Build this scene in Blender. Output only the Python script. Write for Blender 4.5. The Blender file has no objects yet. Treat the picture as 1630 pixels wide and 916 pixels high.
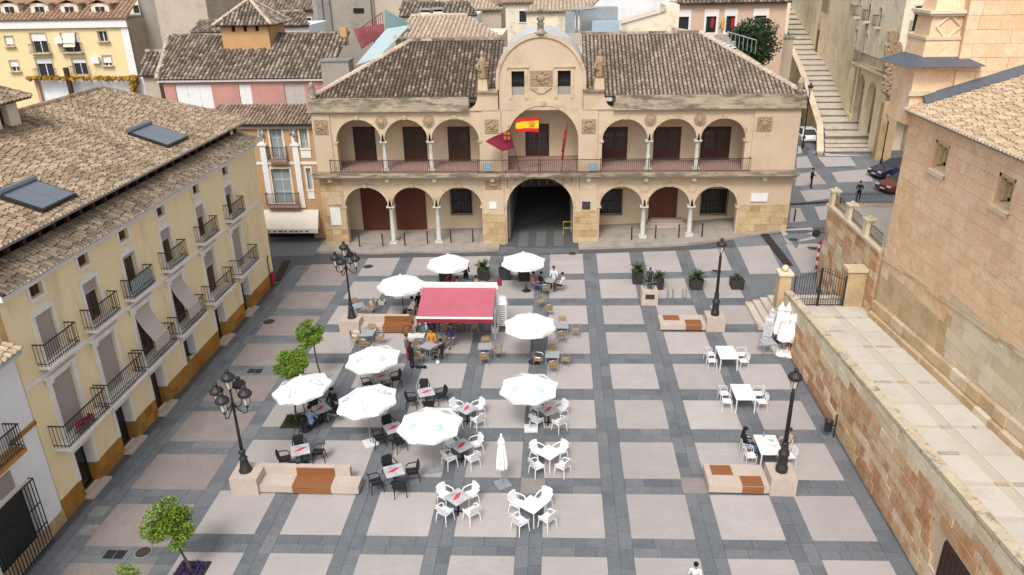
import bpy, bmesh, math, random
from mathutils import Vector, Matrix
R_ = random.Random(7)
rad = math.radians
scene = bpy.context.scene

# ------------------------------------------------------------------ camera
F, W, H = 1200.0, 1630.0, 916.0
CZ = 20.0
def cam_axes(yaw, pitch, roll):
    cy, sy, cp, sp = math.cos(yaw), math.sin(yaw), math.cos(pitch), math.sin(pitch)
    f = Vector((sy*cp, cy*cp, -sp)); r = Vector((cy, -sy, 0)); u = r.cross(f)
    cr, sr = math.cos(roll), math.sin(roll)
    return cr*r + sr*u, -sr*r + cr*u, f
AXR, AXU, AXF = cam_axes(rad(-3.7), rad(23.4), rad(-1.2))
CP = Vector((0, 0, CZ))
cam_data = bpy.data.cameras.new('camera')
cam_data.sensor_width = 36.0
cam_data.lens = F / W * 36.0
cam_data.clip_start = 0.1
cam_data.clip_end = 2000
cam = bpy.data.objects.new('camera', cam_data)
scene.collection.objects.link(cam)
cam.matrix_world = Matrix(((AXR.x, AXU.x, -AXF.x, 0), (AXR.y, AXU.y, -AXF.y, 0), (AXR.z, AXU.z, -AXF.z, CZ), (0, 0, 0, 1)))
scene.camera = cam

# ------------------------------------------------------------------ sky and sun (overcast)
SUN_EL, SUN_AZ = rad(52), rad(192)
world = bpy.data.worlds.new('World'); scene.world = world; world.use_nodes = True
nt = world.node_tree; nt.nodes.clear()
sky = nt.nodes.new('ShaderNodeTexSky'); sky.sky_type = 'NISHITA'; sky.sun_disc = False
sky.sun_elevation = SUN_EL; sky.sun_rotation = SUN_AZ; sky.dust_density = 4.0; sky.air_density = 1.0
hs = nt.nodes.new('ShaderNodeHueSaturation'); hs.inputs['Saturation'].default_value = 0.22
bg = nt.nodes.new('ShaderNodeBackground'); bg.inputs['Strength'].default_value = 0.15
wo = nt.nodes.new('ShaderNodeOutputWorld')
nt.links.new(sky.outputs[0], hs.inputs['Color']); nt.links.new(hs.outputs[0], bg.inputs['Color']); nt.links.new(bg.outputs[0], wo.inputs[0])
sun_data = bpy.data.lights.new('sun', 'SUN'); sun_data.energy = 1.3; sun_data.angle = rad(15); sun_data.color = (1.0, 0.965, 0.92)
sun = bpy.data.objects.new('sun', sun_data); scene.collection.objects.link(sun)
sd = Vector((math.sin(SUN_AZ)*math.cos(SUN_EL), math.cos(SUN_AZ)*math.cos(SUN_EL), math.sin(SUN_EL)))
sun.rotation_euler = sd.to_track_quat('Z', 'Y').to_euler()
scene.view_settings.view_transform = 'Standard'
scene.view_settings.look = 'None'
scene.view_settings.exposure = 0.48
scene.view_settings.gamma = 1.0

# ------------------------------------------------------------------ survey helpers: a sight line of the photograph met with a plane of the place
def sight(px, py): return AXR*((px-W/2)/F) + AXU*(-(py-H/2)/F) + AXF
def G(px, py, z=0.0):
    d = sight(px, py); return CP + d*((z-CZ)/d.z)
def AY(px, py, y):
    d = sight(px, py); return CP + d*(y/d.y)
def AX(px, py, x):
    d = sight(px, py); return CP + d*(x/d.x)

# ------------------------------------------------------------------ mesh builder
COL = scene.collection
class MB:
    def __init__(s): s.v = []; s.f = []; s.m = []; s.cur = 0
    def add(s, vs, fs):
        b = len(s.v); s.v.extend([tuple(v) for v in vs])
        for f in fs: s.f.append(tuple(b+i for i in f)); s.m.append(s.cur)
    def box(s, x0, y0, z0, x1, y1, z1):
        s.add([(x0,y0,z0),(x1,y0,z0),(x1,y1,z0),(x0,y1,z0),(x0,y0,z1),(x1,y0,z1),(x1,y1,z1),(x0,y1,z1)],
              [(0,3,2,1),(4,5,6,7),(0,1,5,4),(1,2,6,5),(2,3,7,6),(3,0,4,7)]); return s
    def cbox(s, c, sx, sy, sz, rz=0):
        ca, sa = math.cos(rz), math.sin(rz); vs = []
        for z in (c[2]-sz/2, c[2]+sz/2):
            for x, y in ((-sx/2,-sy/2),(sx/2,-sy/2),(sx/2,sy/2),(-sx/2,sy/2)):
                vs.append((c[0]+x*ca-y*sa, c[1]+x*sa+y*ca, z))
        s.add(vs, [(0,3,2,1),(4,5,6,7),(0,1,5,4),(1,2,6,5),(2,3,7,6),(3,0,4,7)]); return s
    def frus(s, c, z0, z1, ax, ay, bx, by):      # tapered box
        vs = [(c[0]+i*ax/2, c[1]+j*ay/2, z0) for i, j in ((-1,-1),(1,-1),(1,1),(-1,1))] + [(c[0]+i*bx/2, c[1]+j*by/2, z1) for i, j in ((-1,-1),(1,-1),(1,1),(-1,1))]
        s.add(vs, [(0,3,2,1),(4,5,6,7),(0,1,5,4),(1,2,6,5),(2,3,7,6),(3,0,4,7)]); return s
    def quad(s, a, b, c, d): s.add([a,b,c,d], [(0,1,2,3)]); return s
    def poly(s, pts): s.add(pts, [tuple(range(len(pts)))]); return s
    def slab(s, pts, thick, n=None):              # polygon with thickness along -n
        pts = [Vector(p) for p in pts]
        if n is None: n = (pts[1]-pts[0]).cross(pts[2]-pts[0]).normalized()
        k = len(pts); low = [p - n*thick for p in pts]
        s.add(pts+low, [tuple(range(k)), tuple(range(2*k-1, k-1, -1))] + [(i, i+k, (i+1)%k+k, (i+1)%k) for i in range(k)]); return s
    def lathe(s, prof, c=(0,0,0), n=10, cap=True, ax='z', ph=0.0):
        vs, fs = [], []
        for r, z in prof:
            for i in range(n):
                a = 2*math.pi*i/n + ph; x, y = r*math.cos(a), r*math.sin(a)
                if ax == 'z': vs.append((c[0]+x, c[1]+y, c[2]+z))
                elif ax == 'y': vs.append((c[0]+x, c[1]+z, c[2]+y))
                else: vs.append((c[0]+z, c[1]+x, c[2]+y))
        for j in range(len(prof)-1):
            for i in range(n): fs.append((j*n+i, j*n+(i+1)%n, (j+1)*n+(i+1)%n, (j+1)*n+i))
        if cap: fs.append(tuple(range(n-1,-1,-1))); fs.append(tuple((len(prof)-1)*n+i for i in range(n)))
        s.add(vs, fs); return s
    def tube(s, pts, r, n=5, r1=None, closed=False):
        pts = [Vector(p) for p in pts]; k = len(pts); vs, fs = [], []
        r1 = r if r1 is None else r1
        for j, p in enumerate(pts):
            if closed: t = pts[(j+1)%k]-pts[j-1]
            elif j == 0: t = pts[1]-p
            elif j == k-1: t = p-pts[k-2]
            else: t = pts[j+1]-pts[j-1]
            if t.length < 1e-9: t = Vector((0,0,1))
            t.normalize(); a = Vector((0,0,1)) if abs(t.z) < .9 else Vector((1,0,0))
            u = t.cross(a).normalized(); w = u.cross(t); rr = r+(r1-r)*j/max(1,k-1)
            for i in range(n):
                an = 2*math.pi*i/n; vs.append(p + u*(rr*math.cos(an)) + w*(rr*math.sin(an)))
        for j in range(k if closed else k-1):
            for i in range(n): fs.append((j*n+i, j*n+(i+1)%n, ((j+1)%k)*n+(i+1)%n, ((j+1)%k)*n+i))
        if not closed: fs.append(tuple(range(n-1,-1,-1))); fs.append(tuple((k-1)*n+i for i in range(n)))
        s.add(vs, fs); return s
    def ball(s, c, rx, ry=None, rz=None, n=8, m=6):
        ry = rx if ry is None else ry; rz = rx if rz is None else rz; vs, fs = [(c[0],c[1],c[2]-rz)], []
        for j in range(1, m):
            p = -math.pi/2+math.pi*j/m
            for i in range(n):
                a = 2*math.pi*i/n; vs.append((c[0]+rx*math.cos(p)*math.cos(a), c[1]+ry*math.cos(p)*math.sin(a), c[2]+rz*math.sin(p)))
        vs.append((c[0],c[1],c[2]+rz)); t = len(vs)-1
        for i in range(n): fs.append((0, 1+(i+1)%n, 1+i)); fs.append((t, 1+(m-2)*n+i, 1+(m-2)*n+(i+1)%n))
        for j in range(m-2):
            for i in range(n): fs.append((1+j*n+i, 1+j*n+(i+1)%n, 1+(j+1)*n+(i+1)%n, 1+(j+1)*n+i))
        s.add(vs, fs); return s
    def mesh(s, name, mats, off=(0,0,0), smooth=False):
        me = bpy.data.meshes.new(name)
        me.from_pydata([(v[0]-off[0], v[1]-off[1], v[2]-off[2]) for v in s.v], [], s.f)
        for m in (mats if isinstance(mats, (list, tuple)) else [mats]): me.materials.append(M[m])
        if max(s.m, default=0) > 0: me.polygons.foreach_set('material_index', s.m)
        if smooth: me.polygons.foreach_set('use_smooth', [True]*len(s.f))
        me.update(); return me
    def build(s, name, mats, parent=None, off=None, smooth=False, kind=None, label=None):
        if off is None: off = root_of(parent).location if parent else (0,0,0)
        o = bpy.data.objects.new(name, s.mesh(name, mats, off, smooth)); COL.objects.link(o)
        if parent: o.parent = parent
        if kind: o['kind'] = kind
        if label: o['label'] = label
        return o
def root_of(o):
    while o.parent: o = o.parent
    return o
LABELS = {}
def tag(o, label, cat, group=None):
    o['label'] = label; o['category'] = cat
    if group: o['group'] = group
    LABELS.setdefault(label, []).append(o.name)
    return o
def thing(name, label, cat, loc=(0,0,0), rz=0.0, group=None):
    o = bpy.data.objects.new(name, None); COL.objects.link(o); o.empty_display_size = .2
    o.location = loc; o.rotation_euler = (0,0,rz); tag(o, label, cat, group); return o
def single(mb, name, mats, label, cat, group=None, loc=None, smooth=False):
    loc = (0,0,0) if loc is None else loc
    o = mb.build(name, mats, None, loc, smooth); o.location = loc; tag(o, label, cat, group); return o
def struct(mb, name, mats, parent=None, smooth=False):
    o = mb.build(name, mats, parent, (0,0,0), smooth); o['kind'] = 'structure'; return o
def dup(root, loc, rz, label, group=None):
    r = root.copy(); COL.objects.link(r); r.location = loc; r.rotation_euler = (0,0,rz); tag(r, label, root['category'], group)
    for ch in list(root.children):
        c = ch.copy(); COL.objects.link(c); c.parent = r
        for g in list(ch.children):
            d = g.copy(); COL.objects.link(d); d.parent = c
    return r
def xf(mb, f):
    mb.v = [tuple(f(Vector(v))) for v in mb.v]; return mb

# ------------------------------------------------------------------ materials
M = {}
def mk(name):
    m = bpy.data.materials.new(name); m.use_nodes = True; M[name] = m
    t = m.node_tree; b = t.nodes['Principled BSDF']; return m, t, b
def rndnode(t):
    g = t.nodes.new('ShaderNodeNewGeometry'); o = t.nodes.new('ShaderNodeObjectInfo')
    a = t.nodes.new('ShaderNodeMath'); a.operation = 'ADD'; t.links.new(g.outputs['Random Per Island'], a.inputs[0]); t.links.new(o.outputs['Random'], a.inputs[1])
    fr = t.nodes.new('ShaderNodeMath'); fr.operation = 'FRACT'; t.links.new(a.outputs[0], fr.inputs[0]); return fr, g
def noise(t, g, scale, detail=4, rough=.6, stretch=None):
    n = t.nodes.new('ShaderNodeTexNoise'); n.inputs['Scale'].default_value = scale; n.inputs['Detail'].default_value = detail; n.inputs['Roughness'].default_value = rough
    if stretch:
        mp = t.nodes.new('ShaderNodeMapping'); mp.inputs['Scale'].default_value = stretch
        t.links.new(g.outputs['Position'], mp.inputs[0]); t.links.new(mp.outputs[0], n.inputs['Vector'])
    else: t.links.new(g.outputs['Position'], n.inputs['Vector'])
    return n
def mixc(t, fac, a, b, mode='MIX'):
    x = t.nodes.new('ShaderNodeMix'); x.data_type = 'RGBA'; x.blend_type = mode; x.clamp_factor = True
    for sck, val in ((x.inputs[0], fac), (x.inputs[6], a), (x.inputs[7], b)):
        if hasattr(val, 'links'): t.links.new(val, sck)
        elif isinstance(val, (int, float)): sck.default_value = val
        else: sck.default_value = (*val, 1)
    return x.outputs[2]
def maprange(t, v, a, b, c, d):
    r = t.nodes.new('ShaderNodeMapRange'); t.links.new(v, r.inputs[0])
    for i, x in enumerate((a, b, c, d)): r.inputs[i+1].default_value = x
    return r.outputs[0]
def mat(name, c1, c2=None, scale=2.0, rough=.85, rnd=0.0, bump=0.0, dirt=None, dscale=.6, dlo=.52, dhi=.7, stretch=None, metal=0.0, spec=.3, fine=0.0):
    m, t, b = mk(name); c2 = c2 or tuple(x*.82 for x in c1)
    fr, g = rndnode(t); n = noise(t, g, scale, 5, .65, stretch)
    col = mixc(t, maprange(t, n.outputs[0], .35, .65, 0, 1), c1, c2)
    if dirt:
        dn = noise(t, g, dscale, 6, .7, stretch); col = mixc(t, maprange(t, dn.outputs[0], dlo, dhi, 0, .85), col, dirt)
    if fine:
        fn = noise(t, g, 14, 3, .7); v = maprange(t, fn.outputs[0], .3, .7, 1-fine, 1+fine)
        cc = t.nodes.new('ShaderNodeCombineColor'); [t.links.new(v, cc.inputs[i]) for i in range(3)]
        col = mixc(t, 1.0, col, cc.outputs[0], 'MULTIPLY')
    if rnd:
        v = maprange(t, fr.outputs[0], 0, 1, 1-rnd, 1+rnd)
        cc = t.nodes.new('ShaderNodeCombineColor'); [t.links.new(v, cc.inputs[i]) for i in range(3)]
        col = mixc(t, 1.0, col, cc.outputs[0], 'MULTIPLY')
    t.links.new(col, b.inputs['Base Color']); b.inputs['Roughness'].default_value = rough; b.inputs['Metallic'].default_value = metal
    b.inputs['Specular IOR Level'].default_value = spec
    if bump:
        bn = noise(t, g, scale*6, 4, .6); bp = t.nodes.new('ShaderNodeBump'); bp.inputs['Strength'].default_value = bump; bp.inputs['Distance'].default_value = .03
        t.links.new(bn.outputs[0], bp.inputs['Height']); t.links.new(bp.outputs[0], b.inputs['Normal'])
    return m
def matramp(name, cols, rough=.9, noisec=None, nscale=.5, nlo=.5, nhi=.68, bump=.3, bscale=9, fine=.12, spec=.2, mixn=.35, pale=None):
    """pieces: each takes its colour from a ramp by its own random number, plus weathering patches"""
    m, t, b = mk(name); fr, g = rndnode(t)
    n0 = noise(t, g, 1.3, 4, .6)
    ad = t.nodes.new('ShaderNodeMath'); ad.operation = 'MULTIPLY_ADD'; t.links.new(n0.outputs[0], ad.inputs[0]); ad.inputs[1].default_value = mixn; t.links.new(fr.outputs[0], ad.inputs[2])
    sb = t.nodes.new('ShaderNodeMath'); sb.operation = 'SUBTRACT'; t.links.new(ad.outputs[0], sb.inputs[0]); sb.inputs[1].default_value = mixn*.5
    cr = t.nodes.new('ShaderNodeValToRGB'); e = cr.color_ramp.elements
    e[0].position = 0; e[0].color = (*cols[0],1); e[1].position = 1; e[1].color = (*cols[-1],1)
    for i, c in enumerate(cols[1:-1]): x = e.new((i+1)/(len(cols)-1)); x.color = (*c,1)
    t.links.new(sb.outputs[0], cr.inputs[0]); col = cr.outputs[0]
    if noisec:
        dn = noise(t, g, nscale, 6, .7); col = mixc(t, maprange(t, dn.outputs[0], nlo, nhi, 0, .8), col, noisec)
    if pale:
        pn = noise(t, g, .22, 5, .75); col = mixc(t, maprange(t, pn.outputs[0], .5, .66, 0, .75), col, pale)
    fn = noise(t, g, bscale, 4, .7); v = maprange(t, fn.outputs[0], .3, .7, 1-fine, 1+fine)
    cc = t.nodes.new('ShaderNodeCombineColor'); [t.links.new(v, cc.inputs[i]) for i in range(3)]
    col = mixc(t, 1.0, col, cc.outputs[0], 'MULTIPLY')
    t.links.new(col, b.inputs['Base Color']); b.inputs['Roughness'].default_value = rough; b.inputs['Specular IOR Level'].default_value = spec
    if bump:
        bp = t.nodes.new('ShaderNodeBump'); bp.inputs['Strength'].default_value = bump; bp.inputs['Distance'].default_value = .03
        t.links.new(fn.outputs[0], bp.inputs['Height']); t.links.new(bp.outputs[0], b.inputs['Normal'])
    return m
def glass(name, c=(.03,.035,.04), rough=.12):
    m, t, b = mk(name); b.inputs['Base Color'].default_value = (*c,1); b.inputs['Roughness'].default_value = rough; b.inputs['Specular IOR Level'].default_value = .6
    return m
# paving
matramp('slate', [(.11,.12,.134),(.15,.16,.173),(.132,.143,.158),(.172,.18,.19)], rough=.7, noisec=(.20,.197,.19), nscale=.5, nlo=.5, nhi=.75, bump=.12, fine=.16, mixn=.5)
mat('slate_joint', (.075,.08,.085), (.10,.10,.10), 3)
mat('pavement', (.36,.315,.275), (.31,.27,.235), 1.2, dirt=(.22,.20,.18), fine=.1)
m_, t_, b_ = mk('panel')          # small travertine setts in courses
fr_, g_ = rndnode(t_)
mp_ = t_.nodes.new('ShaderNodeMapping'); mp_.inputs['Scale'].default_value = (1,1,1); t_.links.new(g_.outputs['Position'], mp_.inputs[0])
br_ = t_.nodes.new('ShaderNodeTexBrick'); t_.links.new(mp_.outputs[0], br_.inputs['Vector'])
br_.inputs['Scale'].default_value = 1.0; br_.inputs['Brick Width'].default_value = .32; br_.inputs['Row Height'].default_value = .13; br_.inputs['Mortar Size'].default_value = .006
br_.inputs['Color1'].default_value = (.435,.402,.385,1); br_.inputs['Color2'].default_value = (.405,.373,.355,1); br_.inputs['Mortar'].default_value = (.335,.308,.292,1)
nn_ = noise(t_, g_, .7, 6, .7); c_ = mixc(t_, maprange(t_, nn_.outputs[0], .42, .72, 0, .75), br_.outputs[0], (.355,.318,.296))
n2_ = noise(t_, g_, 9, 4, .7); c_ = mixc(t_, maprange(t_, n2_.outputs[0], .58, .75, 0, .35), c_, (.30,.27,.25))
n3_ = noise(t_, g_, .11, 3, .5); c_ = mixc(t_, maprange(t_, n3_.outputs[0], .42, .62, 0, .5), c_, (.345,.305,.285))
n4_ = noise(t_, g_, 2.2, 6, .75); c_ = mixc(t_, maprange(t_, n4_.outputs[0], .62, .72, 0, .5), c_, (.30,.272,.25))
n5_ = noise(t_, g_, 26, 2, .5); c_ = mixc(t_, maprange(t_, n5_.outputs[0], .72, .76, 0, .6), c_, (.16,.145,.13))
v_ = maprange(t_, fr_.outputs[0], 0, 1, .88, 1.06); cc_ = t_.nodes.new('ShaderNodeCombineColor'); [t_.links.new(v_, cc_.inputs[i]) for i in range(3)]
c_ = mixc(t_, 1.0, c_, cc_.outputs[0], 'MULTIPLY'); t_.links.new(c_, b_.inputs['Base Color']); b_.inputs['Roughness'].default_value = .8
mat('panel_pink', (.275,.235,.215), (.235,.20,.183), 1.2, rough=.85, rnd=.06, dirt=(.22,.20,.185), dscale=.8, fine=.15)  # pinkish; shade of the yellow house on the left strip darkened into it
mat('concrete', (.26,.25,.23), (.21,.20,.185), 1.5, dirt=(.14,.135,.13), fine=.1)
mat('cobble_white', (.17,.168,.163), (.10,.10,.097), 12, fine=.3)
mat('cobble_dark', (.09,.09,.09), (.16,.16,.16), 14, fine=.3)
mat('iron', (.018,.018,.021), (.03,.028,.028), 6, rough=.5, spec=.4)
mat('iron_rust', (.06,.045,.035), (.035,.03,.026), 6, rough=.7)
# walls
mat('yellow_plaster', (.87,.715,.445), (.83,.675,.415), .5, rough=.9, dirt=(.56,.45,.30), dscale=.6, dlo=.52, dhi=.8, stretch=(1.2,1.2,.35), fine=.04)
mat('cream_plaster', (.79,.70,.54), (.73,.64,.49), .5, dirt=(.45,.37,.26))
mat('white_trim', (.78,.75,.72), (.71,.68,.645), 2.0, fine=.05)
mat('white_wash', (.80,.81,.82), (.74,.75,.765), .7, dirt=(.58,.58,.57), dscale=.4)
matramp('ochre_stone', [(.30,.135,.025),(.38,.18,.035),(.46,.23,.05),(.33,.15,.03),(.42,.24,.07)], noisec=(.25,.14,.05), bump=.15, fine=.15, rough=.7)
mat('town_plaster', (.575,.445,.315), (.52,.40,.28), .45, dirt=(.42,.31,.20), dscale=.5, dlo=.53, dhi=.74, fine=.05)
mat('town_inner', (.66,.54,.38), (.61,.49,.34), .6, fine=.03)
mat('town_trim', (.58,.46,.315), (.49,.385,.26), 1.0, dirt=(.30,.23,.15), dscale=1.2, fine=.08)
mat('town_cornice', (.45,.37,.265), (.33,.27,.195), .9, dirt=(.11,.09,.068), dscale=1.1, dlo=.42, dhi=.58, stretch=(.6,.6,2.5), fine=.1)
matramp('town_stone', [(.42,.29,.16),(.52,.38,.21),(.46,.34,.19),(.57,.42,.25),(.38,.24,.12)], noisec=(.34,.25,.13), nscale=1.0, bump=.3)
mat('marble', (.62,.60,.56), (.52,.49,.45), 3, rough=.6)
mat('vault_white', (.52,.53,.535), (.43,.44,.45), .8, rough=.7, dirt=(.33,.33,.33), dscale=.8)
mat('carved', (.42,.30,.19), (.28,.20,.12), 9, bump=.9, fine=.25)
mat('wood_dark', (.075,.03,.02), (.05,.02,.014), 6, rough=.5, stretch=(6,6,1))
mat('wood_red', (.14,.045,.026), (.10,.03,.018), 5, rough=.5, stretch=(1,1,7))
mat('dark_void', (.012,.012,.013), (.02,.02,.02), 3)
mat('terracotta', (.34,.22,.175), (.28,.18,.145), 3, fine=.12)
glass('pane'); glass('pane_dark', (.012,.013,.015), .2); glass('pane_pale', (.28,.33,.35), .3)
mat('frame_blue', (.50,.56,.58), (.43,.49,.52), 4)
mat('blind', (.38,.33,.30), (.33,.285,.26), 3, rough=.9, stretch=(14,14,1))
mat('blind_light', (.47,.42,.385), (.42,.37,.34), 3, rough=.9, stretch=(1,14,1))
# roofs
TILE_L = [(.19,.135,.092),(.28,.205,.14),(.345,.255,.175),(.40,.315,.225),(.31,.22,.15),(.23,.165,.115)]
matramp('tile_left', TILE_L, noisec=(.135,.108,.08), nscale=.8, nlo=.5, nhi=.7, bump=.35, fine=.22)
matramp('tile_mini', [(.12,.09,.065),(.19,.145,.105),(.29,.225,.16),(.15,.115,.082),(.24,.185,.135)], noisec=(.10,.078,.058), nscale=1.0, bump=.35, fine=.22)
mat('apartment_yellow', (.76,.61,.335), (.71,.565,.31), .5, rough=.9, dirt=(.58,.46,.26), dscale=.5, dlo=.56, dhi=.8)
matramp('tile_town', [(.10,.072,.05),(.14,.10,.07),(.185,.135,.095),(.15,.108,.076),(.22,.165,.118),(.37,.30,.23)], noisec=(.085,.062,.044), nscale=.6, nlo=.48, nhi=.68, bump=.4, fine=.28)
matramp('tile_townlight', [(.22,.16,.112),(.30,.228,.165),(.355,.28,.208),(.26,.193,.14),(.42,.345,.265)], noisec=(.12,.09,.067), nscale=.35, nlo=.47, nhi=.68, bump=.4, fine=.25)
matramp('tile_brown', [(.12,.09,.066),(.19,.145,.108),(.26,.20,.152),(.41,.345,.275),(.165,.125,.094)], noisec=(.11,.083,.062), nscale=.8, bump=.4, fine=.25)
matramp('tile_pale', [(.50,.40,.31),(.56,.46,.36),(.44,.34,.26),(.60,.51,.41)], noisec=(.34,.27,.21), nscale=.7, bump=.3, fine=.15)
matramp('tile_orange', [(.34,.20,.13),(.42,.27,.18),(.30,.185,.125),(.45,.32,.23)], noisec=(.26,.19,.14), bump=.3, fine=.18)
matramp('tile_church', [(.42,.31,.20),(.50,.385,.26),(.37,.27,.175),(.54,.43,.30),(.45,.325,.205)], noisec=(.29,.21,.145), nscale=1.2, nlo=.52, nhi=.7, bump=.4, fine=.2)
mat('tile_bed', (.06,.048,.038), (.04,.033,.027), 3, fine=.2)
mat('tile_bed_pale', (.34,.27,.20), (.26,.21,.16), 3, fine=.2)
mat('mortar', (.62,.59,.55), (.48,.45,.41), 6)
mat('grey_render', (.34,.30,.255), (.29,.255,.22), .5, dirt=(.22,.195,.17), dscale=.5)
mat('beige_render', (.50,.42,.325), (.45,.37,.285), .5, dirt=(.36,.30,.235))
mat('pink_plaster', (.50,.26,.215), (.45,.235,.195), .8, dirt=(.38,.22,.18))
mat('salmon_plaster', (.60,.42,.30), (.55,.385,.28), .5)
mat('orange_plaster', (.52,.31,.145), (.47,.28,.13), .7)
mat('baroque_orange', (.50,.30,.16), (.45,.275,.15), .8, dirt=(.36,.22,.13))
mat('teal_sheet', (.40,.50,.51), (.36,.46,.47), 1, rough=.5); mat('teal_dark', (.17,.28,.28), None, 1, rough=.5)
mat('red_sheet', (.25,.06,.065), (.20,.05,.055), 1, rough=.6)
mat('metal_grey', (.34,.36,.38), (.28,.30,.32), 4, rough=.45, metal=.3); mat('metal_blue', (.40,.50,.58), (.36,.46,.54), 2, rough=.4, metal=.2)
mat('slate_roof', (.10,.112,.135), (.08,.088,.105), 2, rough=.55)
# church stone
STONE = [(.73,.48,.295),(.78,.545,.355),(.75,.505,.32),(.80,.59,.405),(.71,.455,.27),(.77,.54,.36)]
matramp('church_stone', STONE, noisec=(.62,.39,.22), nscale=.45, nlo=.48, nhi=.7, bump=.4, fine=.14, mixn=1.0, pale=(.82,.655,.48))
matramp('church_pale', [(.66,.56,.41),(.70,.61,.46),(.60,.49,.34),(.64,.52,.37)], noisec=(.50,.40,.26), nscale=.7, bump=.25, fine=.1)
matramp('church_gold', [(.52,.37,.21),(.58,.43,.265),(.49,.345,.19),(.62,.475,.31)], noisec=(.36,.275,.175), nscale=.6, bump=.3, fine=.15)
matramp('wall_stone', [(.66,.49,.30),(.47,.235,.115),(.66,.51,.34),(.42,.215,.105),(.57,.36,.215),(.70,.56,.395),(.48,.27,.15),(.63,.44,.26)], noisec=(.62,.47,.315), nscale=.8, nlo=.54, nhi=.74, bump=.35, fine=.16)
mat('church_joint', (.60,.43,.285), (.53,.37,.24), 2, fine=.1)
mat('stone_joint', (.62,.49,.34), (.53,.41,.27), 2, fine=.12)
mat('coping', (.58,.49,.36), (.48,.395,.28), 1.5, dirt=(.20,.16,.115), dscale=2.2, dlo=.52, dhi=.64, fine=.15, bump=.3)
matramp('terrace_slab', [(.57,.525,.46),(.60,.555,.49),(.555,.51,.445),(.585,.54,.475)], noisec=(.50,.44,.36), nscale=.6, bump=.1, fine=.05)
mat('terrace_band', (.55,.485,.395), (.51,.45,.365), 1.5, fine=.08)
mat('terrace_pink', (.52,.37,.29), None, 2); mat('terrace_grey', (.45,.41,.35), None, 2)
mat('palace_stone', (.79,.68,.485), (.72,.61,.425), .6, dirt=(.52,.42,.28), dscale=.6, fine=.06)
mat('stair_stone', (.58,.515,.425), (.50,.44,.36), 1.2, dirt=(.30,.25,.20), dscale=1.0, fine=.1)
# furniture
mat('canvas_white', (.86,.86,.855), (.82,.82,.815), 1.5, rough=.9); mat('canvas_cream', (.68,.63,.54), (.63,.58,.49), 2)
mat('plastic_white', (.78,.78,.785), (.72,.72,.725), 3, rough=.4); mat('plastic_black', (.014,.014,.016), (.022,.022,.024), 4, rough=.45)
mat('alu', (.52,.53,.54), (.45,.46,.47), 6, rough=.35, metal=.75); mat('wicker', (.36,.25,.12), (.27,.18,.08), 40, fine=.25)
mat('table_grey', (.36,.38,.40), (.30,.32,.34), 4, rough=.4); mat('table_pale', (.52,.52,.53), (.36,.37,.39), 3, rough=.4); mat('red_print', (.60,.06,.09), None, 3)
mat('green_print', (.48,.64,.57), None, 5); mat('grey_print', (.40,.40,.40), None, 5)
mat('awning_red', (.45,.12,.155), (.40,.105,.14), 1.2, rough=.9); mat('awning_dark', (.25,.025,.045), None, 2)
mat('bench_stone', (.50,.415,.355), (.45,.37,.31), 2, fine=.08); mat('bench_wood', (.30,.125,.05), (.22,.085,.032), 4, stretch=(1.5,14,14), rough=.55)
mat('planter_black', (.035,.033,.032), (.05,.047,.045), 8); mat('soil', (.05,.035,.025), (.03,.02,.015), 10)
mat('flower_violet', (.10,.04,.22), (.05,.06,.10), 20)
matramp('leaf_orange', [(.07,.14,.012),(.14,.24,.022),(.21,.31,.04),(.05,.10,.012)], bump=0, rough=.5, fine=.05, mixn=.2)
matramp('leaf_dark', [(.016,.03,.012),(.035,.06,.022),(.06,.09,.035),(.022,.04,.017)], bump=0, rough=.6, fine=.05, mixn=.2)
matramp('leaf_palm', [(.025,.05,.012),(.05,.09,.022),(.08,.12,.035)], bump=0, rough=.5, fine=.05, mixn=.2)
matramp('leaf_yellow', [(.42,.22,.03),(.50,.30,.05),(.34,.15,.03),(.30,.26,.06)], bump=0, fine=.1)
mat('bark', (.10,.08,.065), (.07,.055,.045), 8, bump=.5)
mat('bronze', (.055,.06,.055), (.09,.10,.09), 8, rough=.4, metal=.6)
mat('lamp_glass', (.62,.58,.48), (.56,.52,.43), 3, rough=.3)
for n, c in dict(skin=(.42,.24,.16), hair_black=(.012,.01,.01), hair_brown=(.06,.03,.017), cloth_black=(.015,.015,.018), cloth_navy=(.025,.03,.055), cloth_jeans=(.09,.16,.30), cloth_white=(.72,.72,.73),
        cloth_red=(.42,.03,.05), cloth_orange=(.62,.26,.02), cloth_purple=(.07,.05,.18), cloth_blue=(.20,.28,.45), cloth_grey=(.16,.16,.18), cloth_beige=(.42,.32,.24), cloth_pink=(.55,.25,.27), shoe=(.03,.03,.03), shoe_white=(.65,.65,.65)).items():
    mat(n, c, None, 9, rough=.85, fine=.08)
for n, c in dict(car_white=(.70,.72,.74), car_blue=(.012,.016,.045), car_maroon=(.10,.012,.016)).items():
    m, t, b = mk(n); b.inputs['Base Color'].default_value = (*c,1); b.inputs['Roughness'].default_value = .25; b.inputs['Coat Weight'].default_value = .6
mat('rubber', (.012,.012,.012), None, 4); mat('tail_red', (.45,.02,.02), None, 4, rough=.3); mat('plate', (.6,.6,.6), None, 4)
mat('flag_red', (.62,.02,.03), None, 3); mat('flag_yellow', (.80,.55,.02), None, 3); mat('flag_maroon', (.20,.015,.04), (.16,.012,.032), 2); mat('flag_gold', (.65,.28,.03), None, 4)
mat('sign_white', (.74,.73,.71), (.68,.67,.65), 3); mat('sign_text', (.10,.09,.09), None, 3); mat('sign_grey', (.35,.34,.32), None, 3); mat('paint_yellow', (.60,.42,.02), None, 3); mat('sign_blue', (.20,.30,.38), None, 3)
mat('solar', (.135,.16,.19), (.12,.14,.165), 1.0, rough=.25, spec=.6)
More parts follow.
